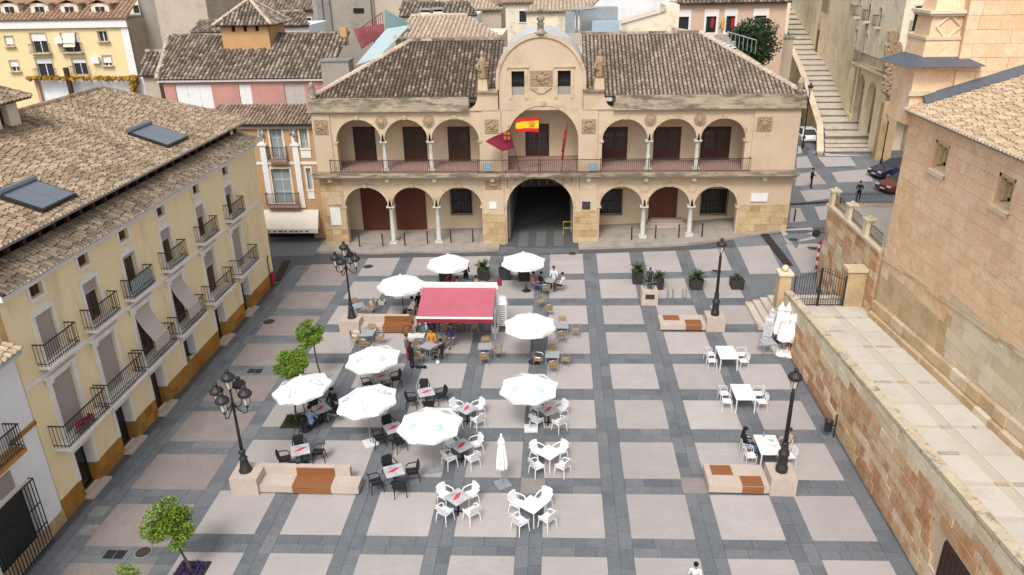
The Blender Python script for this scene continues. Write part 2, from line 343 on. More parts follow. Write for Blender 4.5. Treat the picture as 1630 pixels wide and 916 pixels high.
# ================================================================== GROUND
def interp(tab, x):
    if x <= tab[0][0]: return tab[0][1]
    for (a, b), (c, d) in zip(tab, tab[1:]):
        if x <= c: return b+(d-b)*(x-a)/(c-a)
    return tab[-1][1]
def gz(x, y):
    s = min(1, max(0, (y-45)/9.0))
    z = s*interp([(-30,0),(-13,.05),(-4,.25),(3,.45),(10,.75),(13.5,1.05),(17,1.3),(30,1.5)], x)
    if y > 54:
        z += interp([(54,0),(64,.2),(70,.7),(73,.95),(200,1.0)], y)*min(1, max(0, (x-14)/4))
        if y > 73: z += interp([(73,0),(77,.95),(95,3),(200,5)], y)*min(1, max(0, (x-14)/4))*min(1, max(0, 25.2-x))
    return z
def GS(px, py):
    z = 0
    for _ in range(12): p = G(px, py, z); z = .5*z+.5*gz(p.x, p.y)
    p = G(px, py, z); p.z = gz(p.x, p.y); return p
mb = MB()
gx = [-260,-120,-60,-40,-30,-24,-20,-16,-13,-8,-4,0,3,6,10,12,13.5,14,15,17,18,20,23,24.2,25.2,26,30,36,45,70,130,260]
gy = [-120,-40,0,20,40,44.9,46,47,48,49,50,51,52,53,54,56,58,61,64,67,70,73,75,77,82,90,95,120,160,260,420]
for y in gy:
    for x in gx: mb.v.append((x, y, gz(x, y)-.03))
for j in range(len(gy)-1):
    for i in range(len(gx)-1):
        a = j*len(gx)+i; mb.f.append((a, a+1, a+1+len(gx), a+len(gx))); mb.m.append(0)
ground = struct(mb, 'plaza_ground', 'slate_joint')
PX, SQ = 3.355, 2.37
COLX = [(-.5+(c-1)*PX) for c in range(-3, 5)]
ROWS = [(8.0,10.6),(11.6,14.2),(15.2,17.8),(18.8,21.4),(22.4,24.96),(25.98,28.58),(29.66,32.13),(33.21,35.79),(36.94,39.54),(40.62,43.27),(44.39,47.22),(48.22,51.6)]
LROWS = [(14.9,17.2),(18.2,20.62),(21.5,23.92),(24.86,27.3),(28.29,30.8),(31.75,34.3),(35.35,37.95),(38.98,41.65),(42.7,45.35),(46.4,50.3)]
SK = .018
def panel(x0, x1, y0, y1, m='panel', name='paving_panel'):
    mb = MB(); P = [(x, y+SK*x, gz(x, y+SK*x)+.01) for x, y in ((x0,y0),(x1,y0),(x1,y1),(x0,y1))]
    mb.slab(P, .03, Vector((0,0,1))); return mb.build(name, m, ground, (0,0,0))
for cx in COLX:
    for y0, y1 in ROWS:
        if y0 > 47:
            k = 3
            for i in range(k): panel(cx, cx+SQ, y0+(y1-y0)*i/k, y0+(y1-y0)*(i+1)/k-(.012 if i < k-1 else 0), 'panel')
        else: panel(cx, cx+SQ, y0, y1)
for y0, y1 in LROWS: panel(-17.82, -14.62, y0+.15, y1+.15, 'panel_pink')
for x0 in (13.0, 16.4): panel(x0, x0+2.2, 47.6, 51.6)
pq = [[(355,195),(555,195),(595,250),(405,255)],[(440,290),(660,270),(700,345),(480,352)],[(225,195),(290,190),(325,260),(225,265)],[(225,300),(345,285),(410,360),(215,375)],[(245,405),(445,390),(450,450),(285,470)],
      [(190,515),(245,510),(285,590),(180,600)],[(335,505),(430,495),(420,580),(370,585)],[(120,645),(320,630),(345,700),(170,730)],[(235,130),(250,128),(260,170),(232,172)],[(300,125),(370,120),(410,168),(330,170)]]
mb = MB()
for i in range(14):
    for j in range(18):
        x0, x1, y0, y1 = 12.95+i*2.0, 12.95+i*2.0+1.99, 43.2+j*2.0, 43.2+j*2.0+1.99
        mb.slab([Vector((x,y,gz(x,y)-.004)) for x, y in ((x0,y0),(x1,y0),(x1,y1),(x0,y1))], .02, Vector((0,0,1)))
struct(mb, 'side_street', 'slate')
for q in pq:
    P = [GS(1210+x/3.881, 200+y/3.881) for x, y in q]; P = [Vector((p.x, p.y, p.z+.014)) for p in P]; P.reverse()
    MB().slab(P, .05, Vector((0,0,1))).build('paving_panel', 'panel', ground, (0,0,0))
# dark slate slabs: strips of two courses between the panels
slabs = []
def strip(x0, y0, x1, y1, vert):
    a, b = (y0, y1) if vert else (x0, x1); lanes = 2 if (x1-x0 if vert else y1-y0) > .75 else 1
    w = ((x1-x0) if vert else (y1-y0))/lanes
    for l in range(lanes):
        t = a - (R_.random()*.5 if b-a > 5 else 0)
        while t < b-.05:
            n = min(b, t+R_.uniform(.7, 1.25)); n = b if b-n < .3 else n; s = max(t, a)
            if vert: slabs.append((x0+l*w, s, x0+(l+1)*w, n))
            else: slabs.append((s, y0+l*w, n, y0+(l+1)*w))
            t = n
edges = sorted(COLX)
YA, YB = 8.0, 51.6
for i, cx in enumerate(edges):
    if i+1 < len(edges): strip(cx+SQ, YA, edges[i+1], YB, True)
    for r in range(len(ROWS)-1): strip(cx, ROWS[r][1], cx+SQ, ROWS[r+1][0], False)
strip(-14.62, YA, -13.92, YB, True); strip(11.935, YA, 12.6, 38.0, True); strip(11.935, 38.0, 12.95, YB, True)
for k in range(3): strip(-19.0+k*.39, YA, -18.61+k*.39, 50.3, True)
for r in range(len(LROWS)-1): strip(-17.82, LROWS[r][1]+.15, -14.62, LROWS[r+1][0]+.15, False)
slabs.sort(key=lambda s: s[1])
rest = MB(); shared = {}
nin = 0
for s in slabs:
    g = .006; x0, y0, x1, y1 = s[0]+g, s[1]+g, s[2]-g, s[3]-g
    dz = R_.uniform(-.002, .002)
    P = [Vector((x, y+SK*x, gz(x, y+SK*x)+dz)) for x, y in ((x0,y0),(x1,y0),(x1,y1),(x0,y1))]
    vis = y1 > 20.0
    if vis and nin < 300:
        MB().slab(P, .028, Vector((0,0,1))).build('slate_slab', 'slate', ground, (0,0,0)); nin += 1
    else: rest.slab(P, .028, Vector((0,0,1)))
rest.build('slate_paving', 'slate', ground, (0,0,0), kind='stuff')
# town hall pavement with its kerb, street band, drain channels, manholes
KX = [-18.2,-15,-12,-9,-6,-4.6]; 
def sidewalk(xs, y0f, y1, h, name):
    for a, b in zip(xs, xs[1:]):
        P = [Vector((x, y, gz(x, y)+h)) for x, y in ((a,y0f(a)),(b-.012,y0f(b)),(b-.012,y1),(a,y1))]
        MB().slab(P, h+.15, Vector((0,0,1))).build(name, 'pavement', walk, (0,0,0))
walk = struct(MB().box(-18.3,53.0,-.5,15.0,58.3,-.35), 'sidewalk', 'concrete')
sidewalk([-18.2,-16,-13.5,-11,-8.5,-6,-4.3], lambda x: 52.35+.15*math.sin(x), 58.0, .14, 'pavement_slab')
sidewalk([1.6,3.6,5.8,8,10,12,14,16.5], lambda x: 52.5+max(0,x-9)*.18, 58.0, .14, 'pavement_slab')
P = [Vector((x, y, gz(x, y)+.004)) for x, y in ((-4.3,51.9),(1.6,51.9),(1.6,70),(-4.3,70))]
struct(MB().slab(P, .05, Vector((0,0,1))), 'passage_road', 'slate')
zebra = bpy.data.objects['passage_road']
for i in range(3):
    x = -2.95+i*1.35; P = [Vector((a, y, gz(a, y)+.012)) for a, y in ((x,53.2),(x+.75,53.2),(x+.75,56.6),(x,56.6))]
    MB().slab(P, .02, Vector((0,0,1))).build('zebra_stripe', 'cobble_white', zebra, (0,0,0))
P = [Vector((x, y, gz(x, y)+.006)) for x, y in ((-26,51.2),(-18.2,52.0),(-18.2,56.2),(-26,56.2))]
struct(MB().slab(P, .05, Vector((0,0,1))), 'shop_forecourt', 'slate')
def drain(p, q, w, label):
    p, q = GS(*p), GS(*q); p.z += .02; q.z += .02; d = (q-p); n = Vector((-d.y, d.x, 0)).normalized()*w; k = max(3, int(d.length/.3))
    t = thing('drain_channel', label, 'drain', p)
    MB().slab([p+n+Vector((0,0,.01)), p-n+Vector((0,0,.01)), q-n+Vector((0,0,.01)), q+n+Vector((0,0,.01))][::-1], .03, Vector((0,0,1))).build('channel_bed', 'dark_void', t)
    for i in range(k):
        c = p+d*((i+.5)/k); e = d.normalized()*(d.length/k*.28)
        MB().slab([c+n*.92-e+Vector((0,0,.022)), c-n*.92-e+Vector((0,0,.022)), c-n*.92+e+Vector((0,0,.022)), c+n*.92+e+Vector((0,0,.022))], .02, Vector((0,0,1))).build('grate', 'iron_rust', t)
drain((1216,372), (1256,424), .3, 'long dark drain channel running from town hall corner towards church gate')
drain((1258,326), (1322,322), .22, 'dark drain grate across the side street behind town hall')
drain((457,415), (440,447), .25, 'dark drain channel near the corner of the cream awning')
def manhole(px, py, r, label):
    p = GS(px, py); p.z += .012; t = thing('manhole_cover', label, 'manhole', p)
    MB().lathe([(r,0),(r,.012),(r*.9,.014)], (p.x,p.y,p.z), 16).build('rim', 'concrete', t)
    MB().lathe([(r*.86,.0),(r*.86,.017)], (p.x,p.y,p.z), 16).build('cover', 'iron_rust', t)
manhole(428, 513, .42, 'round manhole cover in pink panel near the yellow house'); manhole(586, 425, .4, 'round manhole cover behind the far left lamp post')
manhole(1141, 432, .38, 'round manhole cover behind the far right lamp post'); manhole(911, 404, .35, 'round manhole cover in front of the town hall passage')
manhole(1263, 382, .4, 'round manhole cover left of the long drain channel near town hall corner'); manhole(1294, 395, .4, 'round manhole cover beside the red and white bollard'); manhole(228, 880, .32, 'round manhole cover left of the flowering tree bed')
for px, py, l in ((406,591,'small slotted drain grate on the slate left of the leaning young tree'),(183,883,'small double drain grate on the slate near the white house')):
    p = GS(px, py); t = thing('drain_grate', l, 'drain', p)
    for i in range(2):
        MB().box(p.x-.38+i*.4, p.y-.22, p.z+.004, p.x-.02+i*.4, p.y+.22, p.z+.012).build('grate', 'iron', t)
for px, py, l in ((158,814,'square hatch cover on the slate by the nearest brown door'),(141,844,'second square hatch cover nearer the white house')):
    p = GS(px, py); single(MB().box(p.x-.32,p.y-.3,p.z,p.x+.32,p.y+.3,p.z+.01), 'hatch_cover', 'concrete', l, 'hatch', None, p)
for px, py, l in ((1105,773,'square concrete utility cover left of the near right bench'),(848,774,'square brown utility cover between the two white tables')):
    p = GS(px, py); single(MB().box(p.x-.5,p.y-.5,p.z,p.x+.5,p.y+.5,p.z+.012), 'utility_cover', 'panel_pink', l, 'hatch', None, p)

# ================================================================== shared builders for buildings
def arch_pts(xL, xR, zs, rise, n=12):
    c, a = (xL+xR)/2, (xR-xL)/2
    return [(c-a*math.cos(math.pi*i/n), zs+rise*math.sin(math.pi*i/n)) for i in range(n+1)]
def arch_wall(mb, y0, y1, z1, xa, xb, ops, gaps, zbot):
    """wall between planes y0 (front) and y1 with arched openings; gaps[i] = bottom z of the solid between openings"""
    xs = [xa]+[v for o in ops for v in (o[0], o[1])]+[xb]
    for i in range(len(ops)+1):
        a, b = xs[2*i], xs[2*i+1]; zb = gaps[i]
        if b-a > .01: mb.box(a, y0, zb, b, y1, z1)
    for xL, xR, zs, rise in ops:
        ap = arch_pts(xL, xR, zs, rise)
        for (p, q) in zip(ap, ap[1:]):
            mb.quad((p[0],y0,p[1]),(q[0],y0,q[1]),(q[0],y0,z1),(p[0],y0,z1))
            mb.quad((q[0],y1,q[1]),(p[0],y1,p[1]),(p[0],y1,z1),(q[0],y1,z1))
            mb.quad((p[0],y0,p[1]),(p[0],y1,p[1]),(q[0],y1,q[1]),(q[0],y0,q[1]))
        mb.quad((xL,y0,z1),(xR,y0,z1),(xR,y1,z1),(xL,y1,z1))
def arch_ring(mb, xL, xR, zs, rise, y, proud, w):
    inn = arch_pts(xL, xR, zs, rise, 14); out = arch_pts(xL-w, xR+w, zs, rise+w, 14)
    for i in range(14):
        a, b, c, d = inn[i], inn[i+1], out[i+1], out[i]
        mb.add([(a[0],y-proud,a[1]),(b[0],y-proud,b[1]),(c[0],y-proud,c[1]),(d[0],y-proud,d[1]),(a[0],y+.02,a[1]),(b[0],y+.02,b[1]),(c[0],y+.02,c[1]),(d[0],y+.02,d[1])],
               [(0,1,2,3),(4,5,1,0),(3,2,6,7)])
def roof(thing_, eL, eR, rR, rL, pitch=.3, course=.42, r=None, mats=('tile_left','tile_bed'), indiv=0, near=None, mortar=False, name='roof', parts=True, jit=.012, seg=4):
    """barrel-tile roof slope; corners eave-left, eave-right, ridge-right, ridge-left (counter-clockwise from outside)"""
    eL, eR, rR, rL = [Vector(p) for p in (eL, eR, rR, rL)]
    u = (eR-eL).normalized(); n = (eR-eL).cross(rL-eL).normalized()
    if n.z < 0: n = -n
    v = n.cross(u); v = v if v.dot(rL-eL) > 0 else -v
    poly = [((p-eL).dot(u), (p-eL).dot(v)) for p in (eL, eR, rR, rL)]
    L = max(p[0] for p in poly); lo = min(p[0] for p in poly); r = r or pitch*.37
    bed = MB().slab([eL, eR, rR, rL] if (eR-eL).cross(rL-eL).z > 0 else [eL, rL, rR, eR], .12, n)
    ro = bed.build(name, mats[1], thing_)
    tiles = []
    def span(x):
        ys = []
        for (a, b), (c, d) in zip(poly, poly[1:]+poly[:1]):
            if (a <= x < c) or (c <= x < a): ys.append(b+(d-b)*(x-a)/(c-a))
        return (min(ys), max(ys)) if len(ys) >= 2 else None
    k = int((L-lo)/pitch)
    for i in range(k):
        x = lo+(i+.5)*(L-lo)/k; sp = span(x)
        if not sp or sp[1]-sp[0] < .15: continue
        y = sp[0]-.08; ph = R_.uniform(.35,1.0)*course; ys_ = [y]
        while ys_[-1]+(ph if len(ys_) == 1 else course) < sp[1]-.08: ys_.append(ys_[-1]+(ph if len(ys_) == 1 else course*R_.uniform(.94,1.06)))
        ys_.append(sp[1])
        for ya_, yb_ in zip(ys_, ys_[1:]): tiles.append((x+R_.uniform(-jit,jit), ya_, (yb_-ya_)+.05, R_.uniform(-jit,jit)))
    def tile(mb, c, tw):
        x, y, l, sk = c; base = len(mb.v); vs = []
        for (yy, rr, h) in ((y, r*1.08, .055), (y+l, r*.86, .02)):
            for s in range(seg+1):
                a = math.pi*s/seg; vs.append(eL + u*(x+sk*(yy-y)*2-rr*math.cos(a)) + v*yy + n*(h-.02+rr*1.05*math.sin(a)))
        fs = [(s, s+1, seg+2+s, seg+1+s) for s in range(seg)] + [tuple(range(seg, -1, -1))]
        mb.add(vs, fs)
    if near is not None: tiles.sort(key=lambda c: (eL+u*c[0]+v*c[1]-near).length)
    mbr = MB()
    for i, c in enumerate(tiles):
        if i < indiv:
            t = MB(); tile(t, c, 0); t.build('roof_tile', mats[0], ro, root_of(ro).location)
        else: tile(mbr, c, 0)
    if mbr.f: mbr.build('roof_tiles', mats[0], ro, root_of(ro).location, kind='stuff')
    if mortar:
        mm = MB()
        for i in range(k):
            x = lo+(i+.5)*(L-lo)/k; sp = span(x)
            if not sp: continue
            c = eL+u*x+v*(sp[0]-.1)+n*.035
            vs = [c-u*r*math.cos(math.pi*s/4)+n*(r*.85*math.sin(math.pi*s/4)) for s in range(5)]; mm.add(vs+[p+v*.05 for p in vs], [(4,3,2,1,0)]+[(s,s+1,s+6,s+5) for s in range(4)])
        mm.build('mortar_caps', 'mortar', ro, root_of(ro).location, kind='stuff')
    return ro
def ridge(thing_, a, b, r=.16, m='tile_left', parent=None, step=.42):
    a, b = Vector(a), Vector(b); d = b-a; k = max(1, int(d.length/step)); mb = MB()
    for i in range(k):
        p, q = a+d*(i/k), a+d*((i+1.1)/k); t = d.normalized(); s = t.cross(Vector((0,0,1))).normalized(); up = s.cross(t)
        vs = []
        for c, rr in ((p, r*1.1), (q, r*.9)):
            for j in range(5): an = math.pi*j/4; vs.append(c - s*(rr*math.cos(an)) + up*(rr*math.sin(an)))
        mb.add(vs, [(j, j+1, j+6, j+5) for j in range(4)]+[(4,3,2,1,0)])
    return mb.build('ridge_tiles', m, parent or thing_, root_of(thing_).location, kind='stuff')
# ================================================================== TOWN HALL
TY = 54.0
th = thing('town_hall', 'sandstone town hall with two storeys of arcades and a round gable', 'building', (-1.2, TY, 0))
BY = 57.0                                   # back wall of the galleries
LOW = [(-16.0,-12.72,3.2,1.5),(-12.42,-9.2,3.2,1.5),(-8.88,-5.62,3.2,1.5)]
LOWC = (-3.75,1.2,3.13,2.28)
LOWR = [(3.15,6.28,3.2,1.5),(6.6,9.74,3.2,1.5),(10.06,13.2,3.2,1.5)]
UP = [(-16.12,-12.8,8.15,1.58),(-12.56,-9.36,8.15,1.58),(-9.12,-5.64,8.15,1.58)]
UPC = (-3.6,1.5,8.1,2.52)
UPR = [(3.2,6.42,8.1,1.52),(6.68,9.88,8.1,1.52),(10.14,13.3,8.1,1.52)]
XL, XR = -17.75, 16.95
mb = MB(); arch_wall(mb, TY, TY+.6, 5.6, XL, XR, LOW+[LOWC]+LOWR, [-.4,3.2,3.2,-.2,0,3.2,3.2,0], 0)
mb.box(XL, TY+.6, -.4, XL+.5, 66, 5.6); mb.box(XR-.5, TY+.6, 0, XR, 66, 5.6); w1 = mb.build('ground_wall', 'town_plaster', th)
mb = MB(); arch_wall(mb, TY, TY+.55, 10.3, XL-.05, XR, UP+[UPC]+UPR, [5.86,8.15,8.15,5.86,5.86,8.1,8.1,5.86], 0)
mb.box(XL-.05, TY+.55, 5.86, XL+.45, 66, 10.3); mb.box(XR-.5, TY+.55, 5.86, XR, 66, 10.3); mb.build('upper_wall', 'town_plaster', th)
MB().box(XL+.45, BY, 5.9, XR-.5, BY+.3, 10.3).build('gallery_back_wall', 'town_inner', th)
mb = MB().box(XL+.5, BY+.4, -.4, -4.05, BY+.7, 5.6); mb.box(1.5, BY+.4, 0, XR-.5, BY+.7, 5.6); mb.build('porch_back_wall', 'town_inner', th)
MB().box(-4.05, TY+.6, -.2, -3.75, 70, 5.6).build('passage_wall', 'town_stone', th); MB().box(1.2, TY+.6, 0, 1.5, 70, 5.6).build('passage_wall', 'town_stone', th)
MB().box(XL+.5, TY+.6, 5.45, XR-.5, 70, 5.62).build('porch_ceiling', 'town_inner', th); MB().box(-4,69.5,0,1.5,70,5.6).build('passage_gate', 'grey_render', th)
MB().box(-3.74,55.2,0,-3.6,69,5.4).build('passage_lining','grey_render',th); MB().box(1.06,56.2,0,1.19,69,5.4).build('passage_lining','concrete',th)
MB().box(XL+.45, TY+.55, 10.15, XR-.5, BY, 10.3).build('gallery_ceiling', 'town_inner', th)
MB().box(XL-.3, TY-.75, 5.62, XR+.2, BY+.3, 5.9).build('balcony_slab', 'town_cornice', th)
MB().box(XL+.5, TY-.65, 5.9, XR-.5, BY, 5.93).build('gallery_floor', 'terracotta', th)
MB().box(XL-.36, TY-.45, 5.42, XR+.15, TY-.003, 5.62).build('string_course', 'town_trim', th)
MB().box(-5.6,BY-.7,5.93,3.2,BY-.02,6.3).build('gallery_parapet', 'terracotta', th)
# arch rings, key stones, imposts
for o in LOW+LOWR: mb = MB(); arch_ring(mb, *o, TY, .05, .26); mb.build('arch_ring', 'town_trim', th)
for o in UP+UPR: mb = MB(); arch_ring(mb, *o, TY, .05, .22); mb.build('arch_ring', 'town_trim', th)
for o in (LOWC, UPC): mb = MB(); arch_ring(mb, *o, TY, .07, .34); mb.build('arch_ring', 'town_trim', th)
for o in LOW+LOWR+UP+UPR+[UPC]:
    c = (o[0]+o[1])/2; MB().frus((c, TY-.06), o[2]+o[3]-.02, o[2]+o[3]+.3, .2, .14, .3, .2).build('keystone', 'town_trim', th)
def column(x, y, z0, z1, r):
    h = z1-z0; c = MB().lathe([(r*1.15,.12),(r*1.02,.2),(r*1.05,h*.4),(r*.85,h-.3),(r*.95,h-.27),(r*.85,h-.22),(r*1.2,h-.1)], (x,y,z0), 12).build('column', 'marble', th, None, True)
    MB().box(x-r*1.6, y-r*1.6, z0-.3, x+r*1.6, y+r*1.6, z0+.12).build('base', 'marble', c, th.location); MB().box(x-r*1.7, y-r*1.7, z1-.13, x+r*1.7, y+r*1.7, z1-.004).build('capital', 'marble', c, th.location)
for x in (-12.57,-9.04,6.44,9.9): column(x, TY+.28, gz(x,54)+.14, 3.2, .18)
for x, zt in ((-12.68,8.15),(-9.24,8.15),(6.55,8.1),(10.01,8.1)): column(x, TY+.26, 5.93, zt, .155)
for x, z in ((-16.05,3.2),(-5.6,3.2),(3.1,3.2),(13.25,3.2),(-16.18,8.15),(-5.6,8.15),(3.15,8.1),(13.35,8.1)):
    MB().box(x-.16, TY-.07, z-.14, x+.16, TY+.5, z).build('impost', 'town_trim', th)
# projecting pilaster piers either side of the centre and at the ends
for x0, x1 in ((-5.5,-3.95),(1.4,2.95)):
    MB().box(x0, TY-.12, -.3 if x0 < 0 else 0, x1, TY-.004, 5.4).build('pier', 'town_plaster', th)
    MB().box(x0+.1, TY-.14, 5.92, x1-.1, TY-.005, 10.25).build('pilaster', 'town_plaster', th)
for x0, x1 in ((-17.7,-16.45),(13.75,16.9)):
    MB().box(x0, TY-.1, 5.92, x1, TY-.004, 10.28).build('pilaster', 'town_plaster', th)
# ashlar blocks on the lower piers
def ashlar(x0, x1, z0, z1, y, bw, bh, m, name='stone', d=.03):
    z = z0; k = 0
    while z < z1-.05:
        h = min(bh*R_.uniform(.85,1.15), z1-z); x = x0-(bw*.5 if k % 2 else 0)
        while x < x1-.03:
            b = min(x1, x+bw*R_.uniform(.8,1.2)); a = max(x0, x)
            if b-a > .08: MB().box(a+.008, y-d-R_.uniform(0,.015), z+.008, b-.008, y+.01, z+h-.008).build(name, m, th)
            x = b if b-x > 0 else x+bw
        z += h; k += 1
ashlar(-5.6,-3.85,.1,2.7,TY-.12,.62,.48,'town_stone'); ashlar(1.3,3.05,.35,2.9,TY-.12,.62,.48,'town_stone')
ashlar(-17.75,-16.05,-.1,5.3,TY,.7,.52,'town_stone'); ashlar(13.3,16.93,.7,3.3,TY,.85,.48,'town_stone')
# cornice, parapet, curved shoulders
for x0, x1 in ((XL-.25,-6.3),(3.9,XR+.2)):
    MB().box(x0, TY-.35, 10.3, x1, TY+.6, 10.42).build('cornice', 'town_cornice', th); MB().box(x0+.05, TY-.22, 10.42, x1, TY+.6, 10.72).build('cornice', 'town_cornice', th)
    MB().box(x0+.15, TY-.05, 10.72, x1, TY+.5, 11.2).build('parapet', 'town_cornice', th)
for s, xo, xi in ((-1,-6.4,-4.2),(1,4.0,1.8)):
    pts = [(xo, 10.3)]+[(xo+(xi-xo)*.35*math.sin(math.pi/2*i/6), 10.35+1.2*(1-math.cos(math.pi/2*i/6))) for i in range(7)]+[(xi, 11.55),(xi,10.3)]
    P = [Vector((a, TY-.1, b)) for a, b in pts]
    if s > 0: P.reverse()
    k = len(P); mb = MB(); mb.add(P+[p+Vector((0,.7,0)) for p in P], [tuple(range(k-1,-1,-1)), tuple(range(k,2*k))]+[(i,(i+1)%k,(i+1)%k+k,i+k) for i in range(k)])
    mb.build('shoulder_scroll', 'town_plaster', th)
    MB().box(min(xo+s*-.75,xi), TY-.3, 11.55, max(xo+s*-.75,xi), TY+.6, 11.72).build('shoulder_cornice', 'town_cornice', th)
for x in (-5.25, 2.9):
    st = MB().frus((x, TY+.1), 11.72, 12.45, .72, .6, .6, .52).build('statue_plinth', 'town_trim', th)
    mb = MB().lathe([(.26,0),(.30,.15),(.24,.6),(.27,.95),(.30,1.2),(.2,1.42),(.09,1.5),(.13,1.6),(.15,1.72),(.1,1.86),(.02,1.93)], (x, TY+.1, 12.45), 9)
    mb.tube([(x-.26,TY,13.6),(x-.34,TY-.12,13.2),(x-.1,TY-.25,13.05)], .08); mb.tube([(x+.26,TY,13.6),(x+.36,TY-.1,13.25),(x+.2,TY-.28,13.4)], .08)
    mb.build('stone_statue', 'carved', th, None, True, label='weathered stone saint standing on the parapet')
# gable with windows, vault behind
GL, GR, GS0 = -4.12, 1.76, 12.3
mb = MB(); wins = [(-3.22,-2.32),(0.0,.9)]
gp = arch_pts(GL, GR, GS0, 2.92, 24)
xs = sorted(set([GL,GR,-3.22,-2.32,0.0,.9]+[p[0] for p in gp]))
def ztop(x):
    c, a = (GL+GR)/2, (GR-GL)/2; q = max(0, 1-((x-c)/a)**2); return GS0+2.92*math.sqrt(q)
for a, b in zip(xs, xs[1:]):
    if b-a < 1e-4: continue
    inw = any(w[0]-1e-4 <= a and b <= w[1]+1e-4 for w in wins)
    for z0, z1a, z1b in (((10.3,11.33,11.33),(12.98,ztop(a),ztop(b))) if inw else ((10.3,ztop(a),ztop(b)),)):
        mb.quad((a,TY-.02,z0),(b,TY-.02,z0),(b,TY-.02,z1b),(a,TY-.02,z1a)); mb.quad((b,TY+.4,z0),(a,TY+.4,z0),(a,TY+.4,z1a),(b,TY+.4,z1b))
for x0, x1 in wins:
    for A, B in (((x0,11.33),(x1,11.33)),((x1,11.33),(x1,12.98)),((x1,12.98),(x0,12.98)),((x0,12.98),(x0,11.33))): mb.quad((A[0],TY-.02,A[1]),(B[0],TY-.02,B[1]),(B[0],TY+.4,B[1]),(A[0],TY+.4,A[1]))
mb.quad((GL,TY-.02,10.3),(GL,TY-.02,GS0),(GL,TY+.4,GS0),(GL,TY+.4,10.3)); mb.quad((GR,TY-.02,GS0),(GR,TY-.02,10.3),(GR,TY+.4,10.3),(GR,TY+.4,GS0))
mb.build('gable', 'town_plaster', th)
inn, out = arch_pts(GL, GR, GS0, 2.92, 24), arch_pts(GL-.22, GR+.22, GS0, 3.14, 24); mb = MB()
for i in range(24):
    a, b, c, d = inn[i], inn[i+1], out[i+1], out[i]
    mb.add([(p[0],y,p[1]) for y in (TY-.14,TY+.5) for p in (a,b,c,d)], [(0,1,2,3),(7,6,5,4),(0,4,5,1),(3,2,6,7)])
for x0, x1 in ((GL-.22,GL),(GR,GR+.22)): mb.box(x0, TY-.14, 11.72, x1, TY+.5, GS0)
mb.build('gable_moulding', 'town_trim', th)
mb = MB(); va = arch_pts(GL-.35, GR+.2, 12.2, 3.2, 24)
for p, q in zip(va, va[1:]): mb.quad((p[0],TY+1.6,p[1]),(p[0],62,p[1]),(q[0],62,q[1]),(q[0],TY+1.6,q[1]))
mb.box(GL-.35,TY+1.6,10.3,GL-.2,62,12.2); mb.box(GR+.05,TY+1.6,10.3,GR+.2,62,12.2); mb.poly([(p[0],62,p[1]) for p in va]); mb.poly([(p[0],TY+1.6,p[1]) for p in va[::-1]])
mb.build('vault_roof', 'vault_white', th, None, True)
MB().lathe([(.42,0),(.42,.12),(.25,.25),(.2,.55),(.27,.7),(.15,.8),(.28,.98),(.24,1.12),(.08,1.22),(.08,1.36),(.16,1.46),(.15,1.58),(.02,1.66)], ((GL+GR)/2, TY+.15, 15.38), 12).build('finial', 'town_cornice', th, None, True)
for x0, x1 in wins:
    wf = MB().box(x0-.22, TY-.08, 11.1, x0-.003, TY-.022, 13.2); wf.box(x1+.003, TY-.08, 11.1, x1+.22, TY-.022, 13.2); wf.box(x0, TY-.08, 12.985, x1, TY-.022, 13.2); wf.box(x0-.3, TY-.14, 13.2, x1+.3, TY-.022, 13.28)
    w = wf.build('window', 'town_trim', th); MB().box(x0, TY+.3, 11.33, x1, TY+.36, 12.98).build('pane', 'dark_void', w, th.location)
    rl = MB()
    for i in range(8): x = x0+(i+.5)*(x1-x0)/8; rl.box(x-.012, TY+.05, 11.9, x+.012, TY+.07, 12.3)
    rl.box(x0, TY+.04, 12.3, x1, TY+.08, 12.34); rl.build('railing', 'iron', w, th.location); MB().box(x0, TY+.1, 11.33, x1, TY+.2, 11.9).build('sill', 'grey_render', w, th.location)
def carved(x0, x1, z0, z1, y, n, name, label=None, seed=0):
    r = random.Random(seed); p = MB().box(x0, y-.05, z0, x1, y, z1).build(name, 'carved', th, label=label); mb = MB(); cx, cz = (x0+x1)/2, (z0+z1)/2
    for i in range(n):
        a = r.uniform(0, 6.28); q = r.uniform(.3,1); mb.ball((cx+math.cos(a)*q*(x1-x0)*.42, y-.05, cz+math.sin(a)*q*(z1-z0)*.42), r.uniform(.05,.11), .06, r.uniform(.05,.12), 6, 4)
    mb.ball((cx, y-.05, cz), (x1-x0)*.2, .1, (z1-z0)*.25, 8, 6); mb.build('relief', 'carved', p, th.location, True)
carved(-1.95,-.35,11.95,13.0,TY-.02,26,'gable_relief','carved stone panel between the gable windows',1); MB().frus(((GL+GR)/2, TY-.06), 11.45, 11.85, .3, .12, 1.5, .16).build('gable_bracket', 'town_trim', th)
for i, (x0, x1, z0, z1, y) in enumerate(((-17.6,-16.6,8.7,9.75,TY-.1),(-5.2,-4.2,8.7,9.7,TY-.14),(1.72,2.72,8.65,9.65,TY-.14),(13.95,15.0,8.7,9.7,TY-.1))): carved(x0, x1, z0, z1, y, 30, 'coat_of_arms', None, i+3)
for i, x in enumerate((-12.68,-9.24,6.55,10.01)):
    c = MB().lathe([(.42,-.06),(.42,.0),(.3,.03)], (x, TY-.03, 9.55), 14, True, 'y').build('roundel', 'carved', th); MB().ball((x, TY-.07, 9.5), .24, .1, .3, 8, 6).build('shield', 'carved', c, th.location, True)
for x in (6.44, 9.9): MB().lathe([(.33,-.05),(.33,0),(.2,0)], (x, TY-.0, 4.6), 14, True, 'y').build('roundel', 'town_trim', th)
carved(-5.35,-4.1,4.55,5.2,TY-.12,14,'frieze_relief',None,17); MB().box(1.55,TY-.15,4.5,2.8,TY-.12,5.15).build('blank_panel','town_trim',th)
